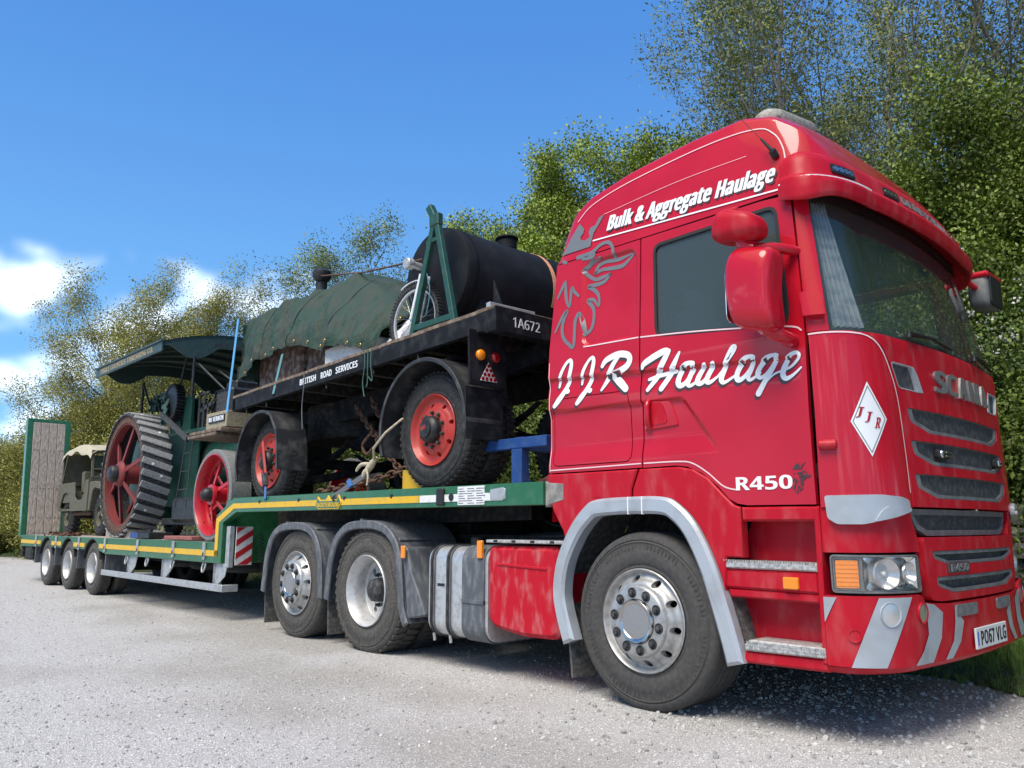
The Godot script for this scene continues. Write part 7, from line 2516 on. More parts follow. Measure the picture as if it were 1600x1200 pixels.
	chain(b, [Vector3(-4.18, 2.30, -0.62), Vector3(-3.55, 1.86, -0.52), Vector3(-2.85, 1.36, -0.45)], 0.085, 0.012)
	part("links", b, M.rust, ch)
	ch = thing("lashing_chain", "second rusty chain hanging beside the steep one", "chain", "lashing chains")
	b = B.new()
	chain(b, [Vector3(-3.95, 2.36, -0.66), Vector3(-3.45, 1.90, -0.58)], 0.085, 0.012)
	tube(b, spline([Vector3(-3.72, 2.0, -0.52), Vector3(-3.86, 1.88, -0.5), Vector3(-3.78, 1.78, -0.5), Vector3(-3.66, 1.84, -0.5)], 5), 0.016, 6)
	part("links", b, M.rust, ch)
	ch = thing("lashing_chain", "rusty chain running low along the gooseneck deck", "chain", "lashing chains")
	b = B.new()
	chain(b, [Vector3(-4.10, 1.40, -0.18), Vector3(-3.4, 1.50, -0.35), Vector3(-2.75, 1.66, -0.55)], 0.085, 0.012)
	part("links", b, M.rust, ch)
	var rk := thing("knotted_rope", "pale knotted rope tied from red wheel to blue ratchet", "rope")
	b = B.new()
	tube(b, [Vector3(-2.55, 1.985, -0.06), Vector3(-2.72, 1.87, 0.0), Vector3(-2.90, 1.745, 0.0), Vector3(-3.02, 1.66, -0.09)], [0.010, 0.011, 0.012, 0.016], 6)
	part("rope_line", b, M.rope, rk)
	b = B.new()
	tube(b, spline([Vector3(-3.00, 1.68, -0.10), Vector3(-3.08, 1.60, -0.09), Vector3(-3.16, 1.54, -0.09), Vector3(-3.22, 1.49, -0.10)], 4), [0.014, 0.020, 0.027, 0.032, 0.034, 0.032, 0.028, 0.031, 0.030, 0.026, 0.022, 0.017, 0.013], 8)
	tube(b, spline([Vector3(-3.06, 1.62, -0.08), Vector3(-3.20, 1.62, -0.07), Vector3(-3.28, 1.565, -0.07)], 4), [0.012, 0.016, 0.018, 0.018, 0.018, 0.017, 0.015, 0.013, 0.010], 7)
	tube(b, spline([Vector3(-3.09, 1.57, -0.06), Vector3(-3.06, 1.50, -0.055), Vector3(-3.07, 1.43, -0.055)], 4), 0.010, 5)
	part("knot", b, M.rope, rk)
	var rs := thing("ratchet_strap", "grey ratchet strap with blue handle hooked on the gooseneck", "strap", "lashing straps")
	b = B.new()
	bar(b, Vector3(-3.15, 1.53, -0.09), Vector3(-3.50, 1.345, 0.01), 0.012, 0.05, 0.002)
	part("webbing", b, M.strap_grey, rs)
	b = B.new()
	bar(b, Vector3(-3.30, 1.465, -0.04), Vector3(-3.345, 1.44, -0.03), 0.035, 0.075, 0.006)
	part("ratchet", b, M.ratchet_blue, rs)
	b = B.new()
	tube(b, spline([Vector3(-3.49, 1.35, 0.01), Vector3(-3.53, 1.32, 0.02), Vector3(-3.50, 1.30, 0.02)], 3), 0.010, 6)
	part("hook", b, M.iron, rs)
	rs = thing("ratchet_strap", "red ratchet strap across the flatbed's front wheel", "strap", "lashing straps")
	b = B.new()
	bar(b, Vector3(-5.22, 1.98, -0.075), Vector3(-4.98, 1.50, -0.03), 0.012, 0.052, 0.002)
	part("webbing", b, M.strap_red, rs)
	b = B.new()
	bar(b, Vector3(-5.05, 1.62, -0.035), Vector3(-4.98, 1.48, -0.02), 0.05, 0.07, 0.006)
	part("ratchet", b, M.iron, rs)
	b = B.new()
	bar(b, Vector3(-4.98, 1.48, -0.02), Vector3(-4.90, 1.34, 0.015), 0.02, 0.035, 0.003)
	part("hook", b, M.ratchet_blue, rs)
	# wheel wedges
	for q in [[-2.80, -1, "yellow ribbed wedge in front of the flatbed's twin wheel"], [-1.00, 1, "yellow ribbed wedge by the blue trestle"]]:
		var wd := thing("wheel_wedge", q[2], "wedge", "yellow wheel wedges")
		b = B.new()
		var sg: float = q[1]
		var zw := 0.0 if sg < 0 else -0.65
		prism(b, pv([q[0], 1.331, q[0] - sg * 0.34, 1.331, q[0] - sg * 0.34, 1.355, q[0] - sg * 0.04, 1.56, q[0], 1.56]), zw - 0.62, zw - 0.25)
		part("body", b, M.yellow, wd)
		for k in 6:
			b = B.new()
			var t := (k + 0.5) / 6.0
			bar(b, Vector3(lerpf(q[0] - sg * 0.33, q[0] - sg * 0.045, t), lerpf(1.362, 1.562, t), zw - 0.62), Vector3(lerpf(q[0] - sg * 0.33, q[0] - sg * 0.045, t), lerpf(1.362, 1.562, t), zw - 0.25), 0.02, 0.012, 0.002)
			part("rib", b, M.yellow, wd)
	# blue trestle
	var bt := thing("steel_trestle", "blue steel trestle under the flatbed's tail", "trestle")
	b = B.new()
	box(b, Vector3(-1.44, 1.71, -0.98), Vector3(0.10, 0.10, 1.2), 0.006)
	box(b, Vector3(-1.48, 1.71, -0.40), Vector3(0.74, 0.085, 0.09), 0.006)
	part("top_beam", b, M.blue_steel, bt)
	for z in [-0.40, -1.5]:
		b = B.new()
		box(b, Vector3(-1.44, 1.50, z), Vector3(0.115, 0.335, 0.09), 0.006)
		part("post", b, M.blue_steel, bt)
	b = B.new()
	box(b, Vector3(-1.44, 1.345, -0.40), Vector3(0.2, 0.025, 0.25), 0.004)
	bar(b, Vector3(-1.85, 1.52, -0.75), Vector3(-1.5, 1.37, -0.62), 0.05, 0.03)
	part("foot", b, M.blue_steel, bt)
	var rb := thing("red_steel_bar", "red painted steel bar lying behind the trestle", "steel bar")
	b = B.new()
	bar(b, Vector3(-1.95, 1.36, -0.95), Vector3(-1.35, 1.60, -1.05), 0.06, 0.06)
	part("bar", b, M.pad_red, rb)

func bicycle(F: Transform3D) -> void:
	var o := thing("bicycle", "bicycle with chunky tyres and white mudguard lying behind the A-frame", "bicycle", "load on the flatbed")
	o.transform = F * Transform3D(Basis(Vector3(0, 1, 0), 0.06), Vector3(-1.36, 0.22, -0.33)).scaled_local(Vector3(1.12, 1.12, 1.0))
	var b := B.new()
	var ring := []
	for k in 41:
		ring.append(Vector3(cos(TAU * k / 40.0) * 0.29, sin(TAU * k / 40.0) * 0.29, 0))
	tube(b, ring, 0.026, 8, false)
	for k in 64:
		var a := TAU * k / 64.0
		box(b, Vector3(cos(a), sin(a), 0) * 0.316, Vector3(0.012, 0.014, 0.045), 0.0, Basis(Vector3(0, 0, 1), a))
	var w := node("wheel", o)
	part("tyre", b, M.tyre_black, w)
	b = B.new()
	lathe(b, [Vector2(0.268, -0.014), Vector2(0.254, -0.012), Vector2(0.250, 0.0), Vector2(0.254, 0.012), Vector2(0.268, 0.014)], 40)
	part("rim", b, M.rim_silver, w)
	b = B.new()
	for k in 24:
		var a := TAU * k / 24.0
		var s := 0.02 if k % 2 == 0 else -0.02
		tube(b, [Vector3(cos(a + 0.5 * signf(s)) * 0.02, sin(a + 0.5 * signf(s)) * 0.02, s), Vector3(cos(a) * 0.252, sin(a) * 0.252, 0)], 0.0016, 3, false)
	part("spoke", b, M.chrome, w)
	b = B.new()
	cyl(b, Vector3(0, 0, -0.045), Vector3(0, 0, 0.045), 0.02, 12)
	part("hub", b, M.chrome, w)
	b = B.new()
	var fp := []
	for i in 13:
		var a := deg_to_rad(lerpf(62.0, 118.0, i / 12.0))
		fp.append(Vector3(cos(a) * 0.335, sin(a) * 0.335, 0))
	for i in 12:
		bar(b, fp[i], fp[i + 1], 0.055, 0.008, 0.001)
	part("mudguard", b, M.white_paint, o)
	b = B.new()
	tube(b, [Vector3(0.0, 0.0, 0.05), Vector3(0.13, 0.36, 0.05)], 0.016, 8)
	tube(b, [Vector3(0.0, 0.0, -0.05), Vector3(0.13, 0.36, -0.05)], 0.016, 8)
	tube(b, [Vector3(0.13, 0.36, 0.0), Vector3(-0.35, 0.30, -0.30)], 0.018, 8)
	tube(b, [Vector3(0.13, 0.36, 0.0), Vector3(-0.40, 0.05, -0.30)], 0.018, 8)
	part("frame", b, M.white_paint, o)

# ---------------------------------------------------------------- traction engine
func engine_wheel(o: Node3D, called: String, t: Transform3D) -> Node3D:
	var w := node(called, o, t)
	var R := 0.945
	var W := 0.44
	var b := B.new()
	lathe(b, [Vector2(R - 0.012, 0.0), Vector2(R, -0.012), Vector2(R, -W + 0.012), Vector2(R - 0.012, -W), Vector2(R - 0.03, -W), Vector2(R - 0.03, -0.06), Vector2(0.80, -0.05), Vector2(0.80, -0.035), Vector2(R - 0.03, -0.03), Vector2(R - 0.03, 0.0), Vector2(R - 0.012, 0.0)], 80)
	part("rim", b, M.iron, w)
	b = B.new()
	lathe(b, [Vector2(R - 0.005, 0.004), Vector2(0.80, 0.0)], 64, Transform3D(Basis(), Vector3(0, 0, -0.030)))
	part("rim_flange", b, M.rust, w)
	b = B.new()
	for k in 48:
		var a := TAU * k / 48.0
		var c := Vector3(cos(a), sin(a), 0)
		cyl(b, c * 0.885 + Vector3(0, 0, -0.035), c * 0.885 + Vector3(0, 0, -0.022), 0.012, 6)
	part("rim_rivet", b, M.iron, w)
	b = B.new()
	lathe(b, [Vector2(0.80, -0.04), Vector2(0.80, -0.16), Vector2(0.775, -0.16), Vector2(0.775, -0.04), Vector2(0.80, -0.04)], 64)
	part("inner_rim", b, M.engine_red_old, w)
	b = B.new()
	lathe(b, [Vector2(0.11, 0.06), Vector2(0.17, 0.04), Vector2(0.20, 0.0), Vector2(0.20, -0.02), Vector2(0.15, -0.04), Vector2(0.15, -0.34), Vector2(0.20, -0.36), Vector2(0.20, -0.40)], 36)
	part("hub", b, M.engine_red_old, w)
	b = B.new()
	lathe(b, [Vector2(0.13, 0.03), Vector2(0.13, 0.12), Vector2(0.115, 0.15), Vector2(0.08, 0.165), Vector2(0.0, 0.17)], 28)
	part("hub_cap", b, M.engine_black, w)
	for k in 12:
		b = B.new()
		var a := TAU * (k + 0.3) / 12.0
		var out := k % 2 == 0
		var p := Vector3(cos(a) * 0.17, sin(a) * 0.17, -0.01 if out else -0.38)
		var q := Vector3(cos(a + 0.05) * 0.785, sin(a + 0.05) * 0.785, -0.12 if out else -0.32)
		var f := along((p + q) * 0.5, q - p)
		var tang := Vector3(-sin(a), cos(a), 0)
		var bs := Basis(tang, f.basis.z.cross(tang).normalized(), f.basis.z)
		box(b, f.origin, Vector3(0.065, 0.014, p.distance_to(q)), 0.002, bs)
		box(b, f.origin - bs.y * 0.02 * signf(bs.y.z), Vector3(0.014, 0.04, p.distance_to(q)), 0.002, bs)
		part("spoke", b, M.engine_red_old, w)
	# diagonal strakes
	var sm := B.new()
	box(sm, Vector3.ZERO, Vector3(0.095, W * 1.02, 0.026), 0.006, Basis(Vector3(0, 0, 1), -0.30))
	var smm := sm.mesh()
	for k in 34:
		var a := TAU * k / 34.0
		if k % 3 == 0:
			var sb := B.new()
			var c0 := Vector3(cos(a), sin(a), 0)
			cyl(sb, c0 * (R + 0.01) + Vector3(0, 0, -W * (0.35 + 0.3 * ((k / 3) % 2))), c0 * (R + 0.027) + Vector3(0, 0, -W * (0.35 + 0.3 * ((k / 3) % 2))), 0.02, 10)
			part("stud", sb, M.white_paint, w)
		inst("strake", smm, M.strake, w, Transform3D(Basis(Vector3(-sin(a), cos(a), 0), Vector3(0, 0, 1), Vector3(cos(a), sin(a), 0)), Vector3(cos(a), sin(a), 0) * (R + 0.008) + Vector3(0, 0, -W * 0.5)))
	return w

func engine_front_wheel(o: Node3D, called: String, t: Transform3D) -> Node3D:
	var w := node(called, o, t)
	var R := 0.56
	var W := 0.27
	var b := B.new()
	lathe(b, [Vector2(R - 0.055, 0.0), Vector2(R - 0.012, 0.0), Vector2(R, -0.012), Vector2(R, -W + 0.012), Vector2(R - 0.012, -W), Vector2(R - 0.055, -W), Vector2(R - 0.055, 0.0)], 64)
	part("tyre", b, M.rim_rubber, w)
	b = B.new()
	lathe(b, [Vector2(R - 0.056, 0.006), Vector2(R - 0.068, 0.008), Vector2(R - 0.075, 0.0), Vector2(R - 0.085, -0.13), Vector2(R - 0.13, -0.135), Vector2(R - 0.13, -0.15), Vector2(R - 0.085, -0.155), Vector2(R - 0.07, -W), Vector2(R - 0.056, -W)], 56)
	part("rim", b, M.engine_red, w)
	b = B.new()
	lathe(b, [Vector2(0.09, 0.015), Vector2(0.125, 0.01), Vector2(0.13, -0.02), Vector2(0.105, -0.04), Vector2(0.105, -0.20), Vector2(0.13, -0.22)], 32)
	part("hub", b, M.engine_red, w)
	b = B.new()
	lathe(b, [Vector2(0.088, 0.0), Vector2(0.088, 0.05), Vector2(0.075, 0.09), Vector2(0.045, 0.12), Vector2(0.0, 0.13)], 28)
	part("hub_cap", b, M.engine_black, w)
	for k in 10:
		b = B.new()
		var a := TAU * (k + 0.2) / 10.0
		var out := k % 2 == 0
		var p := Vector3(cos(a) * 0.11, sin(a) * 0.11, -0.03 if out else -0.20)
		var q := Vector3(cos(a) * (R - 0.12), sin(a) * (R - 0.12), -0.13 if out else -0.16)
		var f := along((p + q) * 0.5, q - p)
		var tang := Vector3(-sin(a), cos(a), 0)
		var bs := Basis(tang, f.basis.z.cross(tang).normalized(), f.basis.z)
		box(b, f.origin, Vector3(0.045, 0.012, p.distance_to(q)), 0.002, bs)
		box(b, q + Vector3(0, 0, 0.0), Vector3(0.10, 0.014, 0.05), 0.003, bs)
		part("spoke", b, M.engine_red, w)
		b = B.new()
		var c := Vector3(cos(a + 0.3), sin(a + 0.3), 0)
		cyl(b, c * (R - 0.08) + Vector3(0, 0, -0.07), c * (R - 0.092) + Vector3(0, 0, -0.07), 0.012, 7)
		part("rivet", b, M.engine_red, w)
	return w

func build_engine() -> void:
	var o := thing("traction_engine", "black and green steam traction engine with big red spoked wheels", "traction engine")
	var rt := Transform3D(Basis(Vector3(0, 0, 1), 0.12), Vector3(-10.13, 1.848, -0.13))
	engine_wheel(o, "rear_wheel", rt)
	engine_wheel(o, "rear_wheel", far_side(rt))
	var ft := Transform3D(Basis(Vector3(0, 0, 1), 0.35), Vector3(-6.69, 1.442, -0.15))
	engine_front_wheel(o, "front_wheel", ft)
	engine_front_wheel(o, "front_wheel", far_side(ft))
	var b := B.new()
	cyl(b, Vector3(-10.13, 1.848, -0.3), Vector3(-10.13, 1.848, 2 * ZC + 0.3), 0.07, 14)
	part("rear_axle", b, M.engine_black, o)
	b = B.new()
	cyl(b, Vector3(-6.69, 1.442, -0.25), Vector3(-6.69, 1.442, 2 * ZC + 0.25), 0.06, 14)
	box(b, Vector3(-6.72, 1.62, ZC), Vector3(0.3, 0.32, 0.5), 0.03)
	part("front_axle", b, M.engine_black, o)
	# boiler, smokebox, firebox, tender
	var bx := Transform3D(Basis(Vector3(0, 1, 0), Vector3(0, 0, 1), Vector3(1, 0, 0)), Vector3(-9.0, 2.02, ZC))
	b = B.new()
	lathe(b, [Vector2(0.40, 0.0), Vector2(0.40, 1.9)], 36, bx)
	part("boiler", b, M.engine_green, o)
	for x in [0.25, 0.8, 1.35, 1.88]:
		b = B.new()
		lathe(b, [Vector2(0.402, x), Vector2(0.406, x + 0.002), Vector2(0.406, x + 0.04), Vector2(0.402, x + 0.042)], 36, bx)
		part("boiler_band", b, M.engine_black, o)
	b = B.new()
	lathe(b, [Vector2(0.43, 1.9), Vector2(0.43, 2.52), Vector2(0.41, 2.56), Vector2(0.20, 2.58), Vector2(0.05, 2.60), Vector2(0.0, 2.62)], 36, bx)
	part("smokebox", b, M.engine_black, o)
	b = B.new()
	box(b, Vector3(-9.45, 1.95, ZC), Vector3(1.0, 1.25, 0.84), 0.03)
	part("firebox", b, M.engine_green, o)
	for z in [ZC + 0.46, ZC - 0.46]:
		b = B.new()
		prism(b, soften(pv([-9.98, 1.35, -8.75, 1.35, -8.75, 2.55, -8.95, 2.98, -9.55, 3.0, -9.98, 2.7]), 0.06), -0.012, 0.012, Transform3D(Basis(), Vector3(0, 0, z)))
		part("hornplate", b, M.engine_green, o)
	b = B.new()
	prism(b, soften(pv([-11.35, 1.15, -10.0, 1.15, -10.0, 2.35, -11.25, 2.45]), 0.08), -0.6, 0.6, Transform3D(Basis(), Vector3(0, 0, ZC)), 0.02)
	part("tender", b, M.engine_green, o)
	b = B.new()
	box(b, Vector3(-8.6, 1.32, ZC), Vector3(2.2, 0.10, 0.9), 0.02)
	box(b, Vector3(-8.4, 1.12, -0.50), Vector3(1.5, 0.10, 0.08), 0.01)
	part("ash_pan", b, M.engine_black, o)
	b = B.new()
	box(b, Vector3(-8.2, 1.28, -0.55), Vector3(0.9, 0.34, 0.30), 0.04)
	part("belly_tank", b, M.engine_black, o)
	# cylinder block with steam chest, valve gear, motion
	b = B.new()
	box(b, Vector3(-7.98, 2.70, -0.98), Vector3(0.52, 0.62, 0.42), 0.04)
	box(b, Vector3(-7.98, 3.05, -1.05), Vector3(0.34, 0.16, 0.36), 0.03)
	cyl(b, Vector3(-8.05, 3.1, -1.05), Vector3(-8.05, 3.36, -1.05), 0.06, 14, 0.01)
	part("cylinder_block", b, M.engine_black, o)
	b = B.new()
	prism(b, rrect(-8.19, 2.46, -7.77, 2.94, 0.03), 0.0, 0.004, Transform3D(Basis(), Vector3(0, 0, -0.772)))
	var lining := part("cylinder_cladding", b, M.iron, o)
	b = B.new()
	for k in 7:
		for y in [2.42, 2.98]:
			cyl(b, Vector3(-8.2 + k * 0.073, y, -0.772), Vector3(-8.2 + k * 0.073, y, -0.755), 0.016, 6)
	part("cylinder_stud", b, M.engine_black, o)
	for k in 4:
		b = B.new()
		var y := 2.56 + k * 0.09
		tube(b, [Vector3(-8.30, y, -0.95 - 0.07 * (k % 2)), Vector3(-9.2, y + 0.10, -0.95 - 0.07 * (k % 2))], 0.026 if k % 2 else 0.016, 8)
		part("piston_rod" if k % 2 else "valve_rod", b, M.galv if k == 1 else M.engine_black, o)
	for k in 5:
		b = B.new()
		tube(b, spline([Vector3(-8.25 - k * 0.1, 2.45, -0.82), Vector3(-8.3 - k * 0.12, 2.7, -0.80), Vector3(-8.2 - k * 0.13, 2.95, -0.84)], 4), 0.018, 6)
		part("steam_pipe", b, M.brass if k == 2 else M.engine_black, o)
	for k in 3:
		b = B.new()
		bar(b, Vector3(-8.62 + k * 0.16, 2.45, -0.70), Vector3(-8.62 + k * 0.16, 3.02 - k * 0.1, -0.70), 0.03, 0.05)
		part("guide_bracket", b, M.iron, o)
	b = B.new()
	bar(b, Vector3(-8.62, 2.98, -0.70), Vector3(-8.30, 2.98, -0.70), 0.03, 0.04)
	bar(b, Vector3(-8.62, 2.72, -0.70), Vector3(-8.20, 2.80, -0.70), 0.03, 0.06)
	part("slide_bar", b, M.iron, o)
	# spur gear and flywheel
	b = B.new()
	var gx := Vector3(-9.25, 2.92, -0.52)
	lathe(b, [Vector2(0.05, 0.02), Vector2(0.24, 0.02), Vector2(0.24, -0.10), Vector2(0.05, -0.10)], 40, Transform3D(Basis(), gx))
	for k in 32:
		var a := TAU * k / 32.0
		box(b, gx + Vector3(cos(a) * 0.255, sin(a) * 0.255, -0.04), Vector3(0.05, 0.022, 0.14), 0.004, Basis(Vector3(0, 0, 1), a))
	part("spur_gear", b, M.engine_black, o)
	b = B.new()
	lathe(b, [Vector2(0.62, 0.0), Vector2(0.62, -0.14), Vector2(0.56, -0.14), Vector2(0.56, 0.0), Vector2(0.62, 0.0)], 48, Transform3D(Basis(), Vector3(-9.25, 2.92, -1.90)))
	for k in 6:
		var a := TAU * k / 6.0
		bar(b, Vector3(-9.25, 2.92, -1.97), Vector3(-9.25 + cos(a) * 0.57, 2.92 + sin(a) * 0.57, -1.97), 0.06, 0.05)
	part("flywheel", b, M.engine_green, o)
	b = B.new()
	cyl(b, Vector3(-9.25, 2.92, -0.5), Vector3(-9.25, 2.92, -2.05), 0.045, 12)
	part("crankshaft", b, M.iron, o)
	b = B.new()
	prism(b, soften(pv([-9.02, 2.45, -8.72, 2.45, -8.72, 2.98, -9.02, 2.98]), 0.02), -0.66, -0.62)
	part("splash_guard", b, M.engine_green, o)
	b = B.new()
	bar(b, Vector3(-9.35, 2.74, -0.40), Vector3(-7.75, 2.21, -0.22), 0.05, 0.07)
	part("brake_pole", b, M.iron, o)
	b = B.new()
	bar(b, Vector3(-9.4, 2.42, -0.55), Vector3(-7.05, 2.34, -0.34), 0.03, 0.05)
	part("steering_rod", b, M.engine_green, o)
	b = B.new()
	cyl(b, Vector3(-6.72, 1.65, ZC), Vector3(-6.72, 1.95, ZC), 0.12, 16)
	cyl(b, Vector3(-6.55, 2.44, ZC), Vector3(-6.55, 2.56, ZC), 0.17, 20)
	part("chimney_base", b, M.engine_black, o)
	# ladder
	var ld := node("ladder", o)
	for x in [[-7.78, -7.95], [-7.56, -7.58]]:
		b = B.new()
		tube(b, [Vector3(x[0], 2.26, -0.22), Vector3(x[1], 1.30, -0.19)], 0.008, 6)
		part("rail", b, M.iron, ld)
	for k in 4:
		b = B.new()
		var t := (k + 1) / 4.0
		tube(b, [Vector3(lerpf(-7.78, -7.95, t), lerpf(2.26, 1.30, t), -0.20), Vector3(lerpf(-7.56, -7.58, t), lerpf(2.26, 1.30, t), -0.20)], 0.006, 6)
		part("rung", b, M.iron, ld)
	# canopy
	var cn := node("canopy", o)
	cn.set_meta("label", "long curved canopy roof with lettered edge board")
	var X0 := -11.45
	var X1 := -8.42
	var zn := -0.03
	var zf := 2 * ZC + 0.03
	var cy := func(z: float) -> float:
		var t: float = (z - ZC) / (zn - ZC)
		return 3.90 - 0.235 * t * t
	b = B.new()
	for face in [0.0, 0.03]:
		sheet(b, 2, 32, func(u, v):
			var z: float = lerpf(zn, zf, v)
			return Vector3(lerpf(X0, X1, u), cy.call(z) - face, z))
	part("roof_sheet", b, M.canopy_edge, cn)
	for z in [zn, zf]:
		b = B.new()
		box(b, Vector3((X0 + X1) * 0.5, 3.588, z), Vector3(X1 - X0, 0.145, 0.03), 0.006)
		part("edge_board", b, M.canopy_edge, cn)
	words("canopy_lettering", "THREE COUNTIES THRESHING CO.", 2.45, 0.085, Transform3D(Basis(), Vector3(-9.98, 3.592, zn + 0.016)), M.gold_letter, cn, 0.004, 0.0, true)
	b = B.new()
	bar(b, Vector3(X0 - 0.02, 3.668, zn + 0.012), Vector3(X1 + 0.02, 3.668, zn + 0.012), 0.05, 0.03)
	part("edge_bead", b, M.canopy_edge, cn)
	for x in [X1 - 0.02, X0 + 0.02]:
		b = B.new()
		var pg := PackedVector2Array()
		for i in 33:
			var z := lerpf(zn - 0.02, zf + 0.02, i / 32.0)
			pg.append(Vector2(-z, cy.call(z) - 0.01))
		# scalloped lower edge with three arches
		for i in 49:
			var z := lerpf(zf + 0.02, zn - 0.02, i / 48.0)
			var yl := 3.60
			for c in [-0.50, -2.0]:
				yl = minf(yl, 3.44 + 0.22 * ss(0.04, 0.50, absf(z - c)))
			var t: float = absf(z - ZC) / 1.22
			yl = minf(yl + 0.10 * (1.0 - t), cy.call(z) - 0.06)
			pg.append(Vector2(-z, yl))
		prism(b, pg, -0.012, 0.012, Transform3D(Basis(Vector3(0, 0, -1), Vector3.UP, Vector3(1, 0, 0)), Vector3(x, 0, 0)))
		part("valance", b, M.canopy_edge, cn)
	words("canopy_number", "ANO 134", 0.42, 0.07, Transform3D(Basis(Vector3(0, 0, -1), Vector3.UP, Vector3(1, 0, 0)), Vector3(X1 - 0.006, 3.73, -0.98)), M.iron, cn, 0.004)
	for k in 5:
		b = B.new()
		var x := lerpf(X0 + 0.4, X1 - 0.4, k / 4.0)
		var rp := []
		for i in 17:
			var z := lerpf(zn - 0.03, zf + 0.03, i / 16.0)
			rp.append(Vector3(x, cy.call(z) - 0.055, z))
		for i in 16:
			bar(b, rp[i], rp[i + 1], 0.05, 0.05, 0.0)
		part("roof_rib", b, M.canopy_edge, cn)
	for q in [[-8.44, -0.50, 2.9, -8.44], [-11.2, -0.72, 2.4, -11.2], [-8.44, -2.0, 2.9, -8.44], [-11.2, -2.0, 2.4, -11.2]]:
		b = B.new()
		tube(b, [Vector3(q[0], 3.50, q[1]), Vector3(q[3], q[2], q[1])], 0.022, 8)
		part("canopy_post", b, M.engine_black, cn)
	for q in [[-11.15, 3.42, -0.72, -10.2, 2.75, -0.60], [-8.5, 3.45, -0.55, -8.0, 2.95, -0.85], [-8.5, 3.35, -0.9, -7.95, 3.0, -1.1], [-9.0, 3.6, -0.6, -9.3, 2.95, -0.6], [-11.15, 3.42, -2.0, -10.2, 2.75, -2.0]]:
		b = B.new()
		tube(b, [Vector3(q[0], q[1], q[2]), Vector3(q[3], q[4], q[5])], 0.018, 7)
		part("canopy_stay", b, M.engine_black, cn)
	# tarpaulin bundle on the gear
	var cl := thing("cloth_bundle", "teal green cloth bundled over the engine's gear beside the big wheel", "cloth")
	var f := FastNoiseLite.new()
	f.seed = 12
	f.frequency = 2.0
	b = B.new()
	sheet(b, 24, 24, func(u, v):
		var a := lerpf(-0.5, PI * 0.9, u)
		var d := Vector3(cos(a) * 0.33, sin(a) * 0.34, 0)
		return Vector3(-9.62, 2.72, -0.50) + d * (1.0 + f.get_noise_2d(u * 3.0, v * 3.0) * 0.5) + Vector3(0, 0.05 * v, lerpf(0.10, -0.30, v)))
	part("sheet", b, mat("cloth_teal", Color.WHITE, 0.85, 0.0, {tex = blotch(95, 0.03, Color(0.045, 0.10, 0.095), Color(0.10, 0.16, 0.15), 0.3, 0.8, 0.1), scale = Vector3.ONE * 2.0}), cl)
	# wooden box carrying a name board
	var wbx := thing("wooden_box", "weathered cream wooden box with a black lettered name board", "box")
	b = B.new()
	box(b, Vector3(-6.83, 2.385, -0.72), Vector3(0.62, 0.21, 1.02), 0.008)
	part("body", b, M.cream_wood, wbx)
	b = B.new()
	box(b, Vector3(-6.80, 2.40, -0.202), Vector3(0.48, 0.09, 0.012), 0.003)
	var nbp := part("name_board", b, M.letter_black, wbx)
	words("name_lettering", "Mt VERNON", 0.44, 0.062, Transform3D(Basis(), Vector3(-6.80, 2.40, -0.195)), M.white_paint, nbp, 0.004)
	for k in 2:
		b = B.new()
		box(b, Vector3(-6.98 - k * 0.10, 2.245 - k * 0.045, -0.66), Vector3(1.0 - k * 0.12, 0.04, 1.06), 0.006)
		part("plank", b, M.bed_wood, wbx)
	b = B.new()
	box(b, Vector3(-6.90, 1.98, -0.95), Vector3(0.14, 0.42, 0.14), 0.01)
	part("support_post", b, M.old_wood, wbx)
	# chocks and steel under the wheels
	var cs := thing("steel_channel", "blue ended steel channel lying under the big wheel", "steel bar")
	b = B.new()
	box(b, Vector3(-9.05, 0.925, -0.30), Vector3(0.75, 0.08, 0.34), 0.006)
	part("channel", b, M.engine_black, cs)
	b = B.new()
	box(b, Vector3(-9.26, 0.925, -0.128), Vector3(0.33, 0.076, 0.006), 0.0)
	part("painted_end", b, M.blue_steel, cs)
	var pd := thing("timber_pad", "red painted timber pad beside the small front wheel", "timber")
	b = B.new()
	box(b, Vector3(-7.65, 0.905, -0.24), Vector3(0.95, 0.05, 0.2), 0.008)
	part("board", b, M.pad_red, pd)
	for q in [[-11.0, "wooden chock behind the big wheel"], [-9.45, "wooden chock in front of the big wheel"]]:
		var ck := thing("wheel_chock", q[1], "chock", "wheel chocks")
		b = B.new()
		var sgn := 1.0 if q[0] < -10.13 else -1.0
		var xc: float = q[0] + (0.35 if q[0] < -10.13 else -0.35)
		prism(b, pv([xc - 0.14, 0.876, xc + 0.14, 0.876, xc + 0.14 * sgn * -1.0, 1.0]), -0.5, -0.2)
		part("wedge", b, M.old_wood, ck)
	var lv := thing("leaf_litter", "dry leaves and twigs swept onto the deck by the field car", "leaves", "", "stuff")
	b = B.new()
	var r := RandomNumberGenerator.new()
	r.seed = 9
	for k in 240:
		var c := Vector3(r.randf_range(-13.6, -12.2), 0.885 + r.randf() * 0.05, -0.16 + r.randfn() * 0.08)
		var a := Vector3(r.randfn(), r.randfn() * 0.4, r.randfn()).normalized() * 0.04
		var s := a.cross(Vector3(r.randfn(), r.randfn(), r.randfn())).normalized() * 0.018
		b.quad(c - a, c - s, c + a, c + s)
	part("leaves", b, M.rust, lv)

